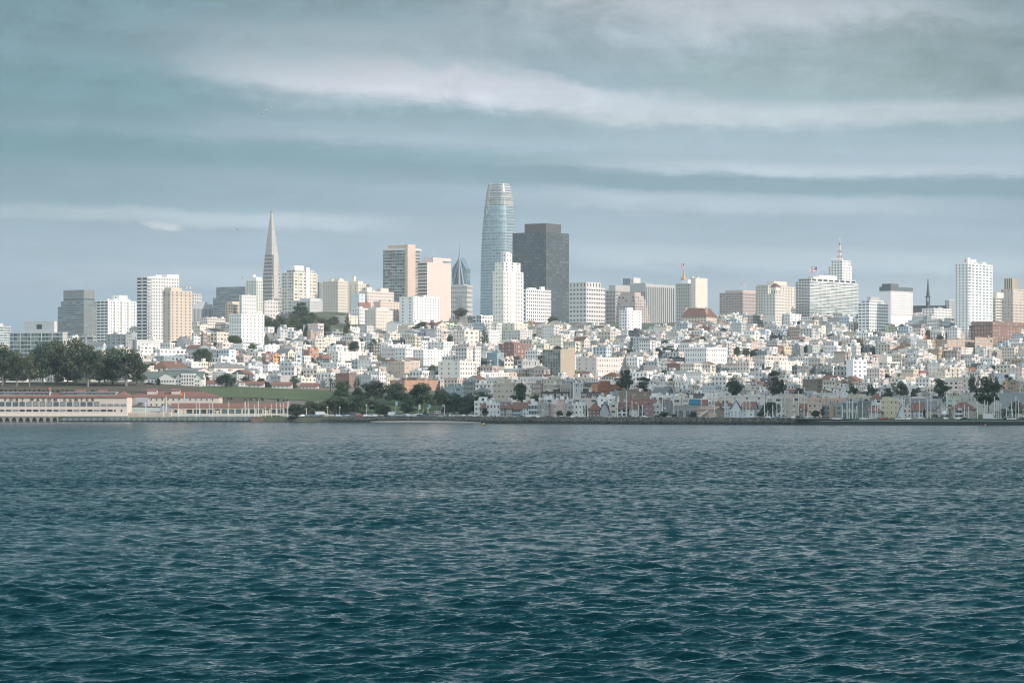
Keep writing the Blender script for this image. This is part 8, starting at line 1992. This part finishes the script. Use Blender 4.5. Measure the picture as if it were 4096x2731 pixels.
for rank, g_ in enumerate(gen):
    if g_['vis'] <= 0: continue
    cn, c = pick(); k = gr.uniform(.88, 1.08); c = tuple(min(.82, v * k) for v in mute(c, .25))
    py = toPY(g_['z'] + g_['h'] * .7, g_['y'])
    pitched_ = gr.random() < (.10 if not g_['flat'] else .34)
    if rank < N_IND and g_['vis'] > 2:
        tall = g_['h'] > 10
        nm = 'slope_apartment_house' if tall else 'slope_house'
        e = empty(nm, (g_['x'], g_['y'], g_['z']), -g_['al'], None, 'apartment house' if tall else 'house', 'apartment houses packed on the slope' if tall else 'houses packed on the slope')
        mb = MB(); x0, x1, y0, y1, h, L_, R_ = house_geo(mb, None, g_, c, None, None, True); mb.build('wall', M['facade'], e)
        feat = ''
        if pitched_:
            rm, rn = gr.choice(M_ROOFS); kind = gr.choice(['gx', 'gy', 'hip']); rh = gr.uniform(1.8, 3.2)
            mb = MB(); pitched(mb, x0, x1, y0, y1, h + .02, rh, kind, .35); mb.build('roof', M[rm], e); feat = f'{rn} {"hipped" if kind == "hip" else "pitched"} roof'
            if kind == 'gy':
                mb = MB(); mb.poly([(x0, y0 + .02, h), (x1, y0 + .02, h), ((x0 + x1) / 2, y0 + .02, h + rh - .05)], c); mb.build('gable', M['facade'], e)
            if kind == 'gx':
                mb = MB(); mb.poly([(x1 - .02, y0, h), (x1 - .02, y1, h), (x1 - .02, (y0 + y1) / 2, h + rh - .05)], c); mb.build('gable', M['facade'], e)
        else:
            mb = MB(); kc = gr.uniform(.72, 1.08); pc = tuple(min(.84, v * kc) for v in c); t_ = .3; o_ = gr.choice([.1, .1, .35]); hh = gr.uniform(.5, 1.1)
            for (a0, a1, b0, b1) in ((x0 - o_, x1 + o_, y0 - o_, y0 + t_), (x0 - o_, x1 + o_, y1 - t_, y1 + o_), (x0 - o_, x0 + t_, y0 + t_, y1 - t_), (x1 - t_, x1 + o_, y0 + t_, y1 - t_)):
                mb.box(a0, a1, b0, b1, h - .35, h + hh, pc)
            mb.build('parapet', M['facade'], e)
            q = gr.random()
            if q < .55:
                bw_, bd = gr.uniform(2.2, min(5, g_['w'] * .5)), gr.uniform(2.2, min(5, g_['d'] * .6)); bx, by = gr.uniform(x0 + bw_ / 2 + .5, x1 - bw_ / 2 - .5), gr.uniform(y0 + bd / 2 + .4, max(y0 + bd / 2 + .5, y1 - bd / 2 - .4))
                mb = MB(); bc = gr.choice([c, (.76, .75, .73), (.5, .5, .5), (.74, .74, .72)]); mb.box(bx - bw_ / 2, bx + bw_ / 2, by - bd / 2, by + bd / 2, h - .1, h + gr.uniform(2.2, 3.2), bc, (1, 1, .3, .5, .3), (2, 1, .4, .4, .3)); mb.build('roof_stair_box', M['facade'], e); feat = 'roof box'
            if gr.random() < .7:
                for _ in range(gr.randrange(1, 4)):
                    mb = MB(); bx, by = gr.uniform(x0 + .8, x1 - .8), gr.uniform(y0 + .8, y1 - .8); mb.box(bx - .35, bx + .35, by - .3, by + .3, h - .1, h + gr.uniform(1.2, 2.4), gr.choice([c, (.7, .68, .66), (.3, .3, .3)])); mb.build('chimney', M['facade'], e)
            if not feat: feat = 'flat roof'
        # projecting bay window stacks on the lit street side
        if gr.random() < .45 and g_['vis'] > 12:
            nb = max(1, int(g_['d'] // 5)); bfeat = True
            for q in range(nb):
                by = y0 + (q + .5) * g_['d'] / nb; mb = MB(); mb.box(x1 + .003, x1 + .95, by - 1.1, by + 1.1, 2.6, h - .6, tuple(min(.84, v * 1.03) for v in c), (1, max(1, L_[1] - 1), .5, .5, .2), (2, max(1, L_[1] - 1), .6, .5, .2)); mb.build('bay_window', M['facade'], e)
            feat = feat + ' and bay windows'
        st_ = {2: 'two-storey', 3: 'three-storey', 4: 'four-storey', 5: 'five-storey', 6: 'six-storey', 7: 'seven-storey', 8: 'eight-storey'}[min(8, max(2, L_[1]))]
        dist, rel, sh = near_short(g_['px'], py)
        lab = f'{cn} {st_} house with {feat} {dist} {rel} {sh}'
        for old, new in ((dist + ' ', ''), (' and bay windows', ' and bays'), (st_ + ' ', ''), (' and bays', ''), ('house with ', '')):
            if len(lab.replace('-', ' ').split()) > 12 + (dist in old and 1): lab = lab.replace(old, new, 1)
        n_ = used_labels.get(lab, 0); used_labels[lab] = n_ + 1
        e['label'] = lab; e['_px'] = g_['px']; cnt_i += 1
    else:
        i0 = len(stuff.v); x0, x1, y0, y1, h, L_, R_ = house_geo(stuff, None, g_, c, None, None, False)
        if gr.random() < .5: stuff.box(-1.2, 1.2, -1.2, 1.2, h - .1, h + 2.4, c)
        xf(stuff, g_, i0)
if stuff.f:
    o = stuff.build('distant_houses', M['facade']); tag(o, 'roofs and wall slivers of the remaining packed city houses', 'houses', kind='stuff')
print('houses', cnt_i, 'candidates', len(gen), 'stuff verts', len(stuff.v), 'windows', N_WIN[0])
# garden trees in the yards between the houses
for x, y, px, ytop, wd in GT:
    dist, rel, sh = near_short(px, ytop)
    kd_, mk_ = gr.choice(['round', 'broad', 'cypress', 'round']), gr.choice(['dark', 'mid', 'olive'])
    lab = f"{ {'dark': 'dark', 'mid': 'grey-green', 'olive': 'olive'}[mk_]} { {'round': 'rounded', 'broad': 'loose', 'cypress': 'layered'}[kd_]} garden tree {rel} {sh}"
    o = tree(px, ytop, ytop + 20, wd, kd_, mk_, y, lab, 'garden trees between the houses', 'garden_tree'); o['_px'] = px

# same-sounding neighbours are told apart by their order
byl = {}
for o in SC.objects:
    if '_px' in o: byl.setdefault(o['label'], []).append(o)
for lab, L_ in byl.items():
    L_.sort(key=lambda o: o['_px'])
    if len(L_) > 1:
        for i, o in enumerate(L_): o['label'] = (f'{ordn(i)} from the left: ' if len(L_) > 2 else ('left one: ' if i == 0 else 'right one: ')) + lab
    for o in L_: del o['_px']
# ------------------------------------------------------------------ the cloud that shades the shore, and the air
def cloud():
    rs = np.random.default_rng(8); V_, F_ = [], []; n = 0
    nl, nm_ = 18, 10
    base_c = Vector((1255, -395, 700))
    blobs = []
    for _ in range(170):
        X_, Y_ = rs.uniform(-950, 950), rs.uniform(-700, 2045)
        if Y_ > 1900: X_ = rs.uniform(-950, 700)
        R_ = rs.uniform(130, 240)
        if X_ - R_ < -110 and Y_ + R_ > 1700: continue      # the pier and the lawn lie in thin sun
        blobs.append((X_, Y_, R_))
    for _ in range(90): blobs.append((rs.uniform(-45, 260), rs.uniform(1500, 1985), 60))
    for X_ in np.arange(-30, 900, 50): blobs.append((X_, 2030 + rs.uniform(-25, 15) - 60, 95))
    th = np.linspace(0, 2 * np.pi, nl, endpoint=False); ph = np.linspace(-np.pi / 2, np.pi / 2, nm_)
    T, P_ = np.meshgrid(th, ph)
    S = np.stack([np.cos(P_) * np.cos(T), np.cos(P_) * np.sin(T), np.sin(P_)], -1).reshape(-1, 3)
    ii = np.arange(nl * nm_).reshape(nm_, nl); fq = np.stack([ii[:-1], np.roll(ii[:-1], -1, 1), np.roll(ii[1:], -1, 1), ii[1:]], -1).reshape(-1, 4)
    for X_, Y_, R_ in blobs:
        wob = 1 + .12 * np.sin(S[:, :1] * 5 + X_) * np.cos(S[:, 1:2] * 4 + Y_)
        z = base_c.z + rs.uniform(0, 50)
        off = z / math.tan(SUN_EL)
        v = S * np.array([R_, R_, min(R_, 140) * .35]) * wob + np.array([X_ + off * SUN_X, Y_ + off * SUN_Y, z])
        V_.append(v); F_.append(fq + n); n += len(v)
    m = bpy.data.materials.new('cloud'); m.use_nodes = True; t = NT(m.node_tree); b = t.n['Principled BSDF']; b.inputs['Base Color'].default_value = (.45, .55, .62, 1); b.inputs['Roughness'].default_value = 1
    o = link(bpy.data.objects.new('cloud', np_mesh('cloud', np.concatenate(V_), np.concatenate(F_), m, True)))
    tag(o, 'low cloud bank off to the side that shades the shore', 'cloud', kind='stuff')
cloud()
def haze():
    mb = MB(); mb.box(-9500, 9500, -2500, 9600, -6, 365); o = mb.build('haze', M['dark'])
    m = bpy.data.materials.new('haze'); m.use_nodes = True; t = NT(m.node_tree); t.n.clear()
    v = t.node('ShaderNodeVolumePrincipled'); v.inputs['Color'].default_value = (.82, .92, 1.0, 1); v.inputs['Density'].default_value = HAZE; v.inputs['Anisotropy'].default_value = 0.0
    ou = t.node('ShaderNodeOutputMaterial'); t.l.new(v.outputs[0], ou.inputs['Volume']); o.data.materials.clear(); o.data.materials.append(m)
    tag(o, 'thin sea air between the viewer and the far towers', kind='stuff')
HAZE = 0.000052
haze()
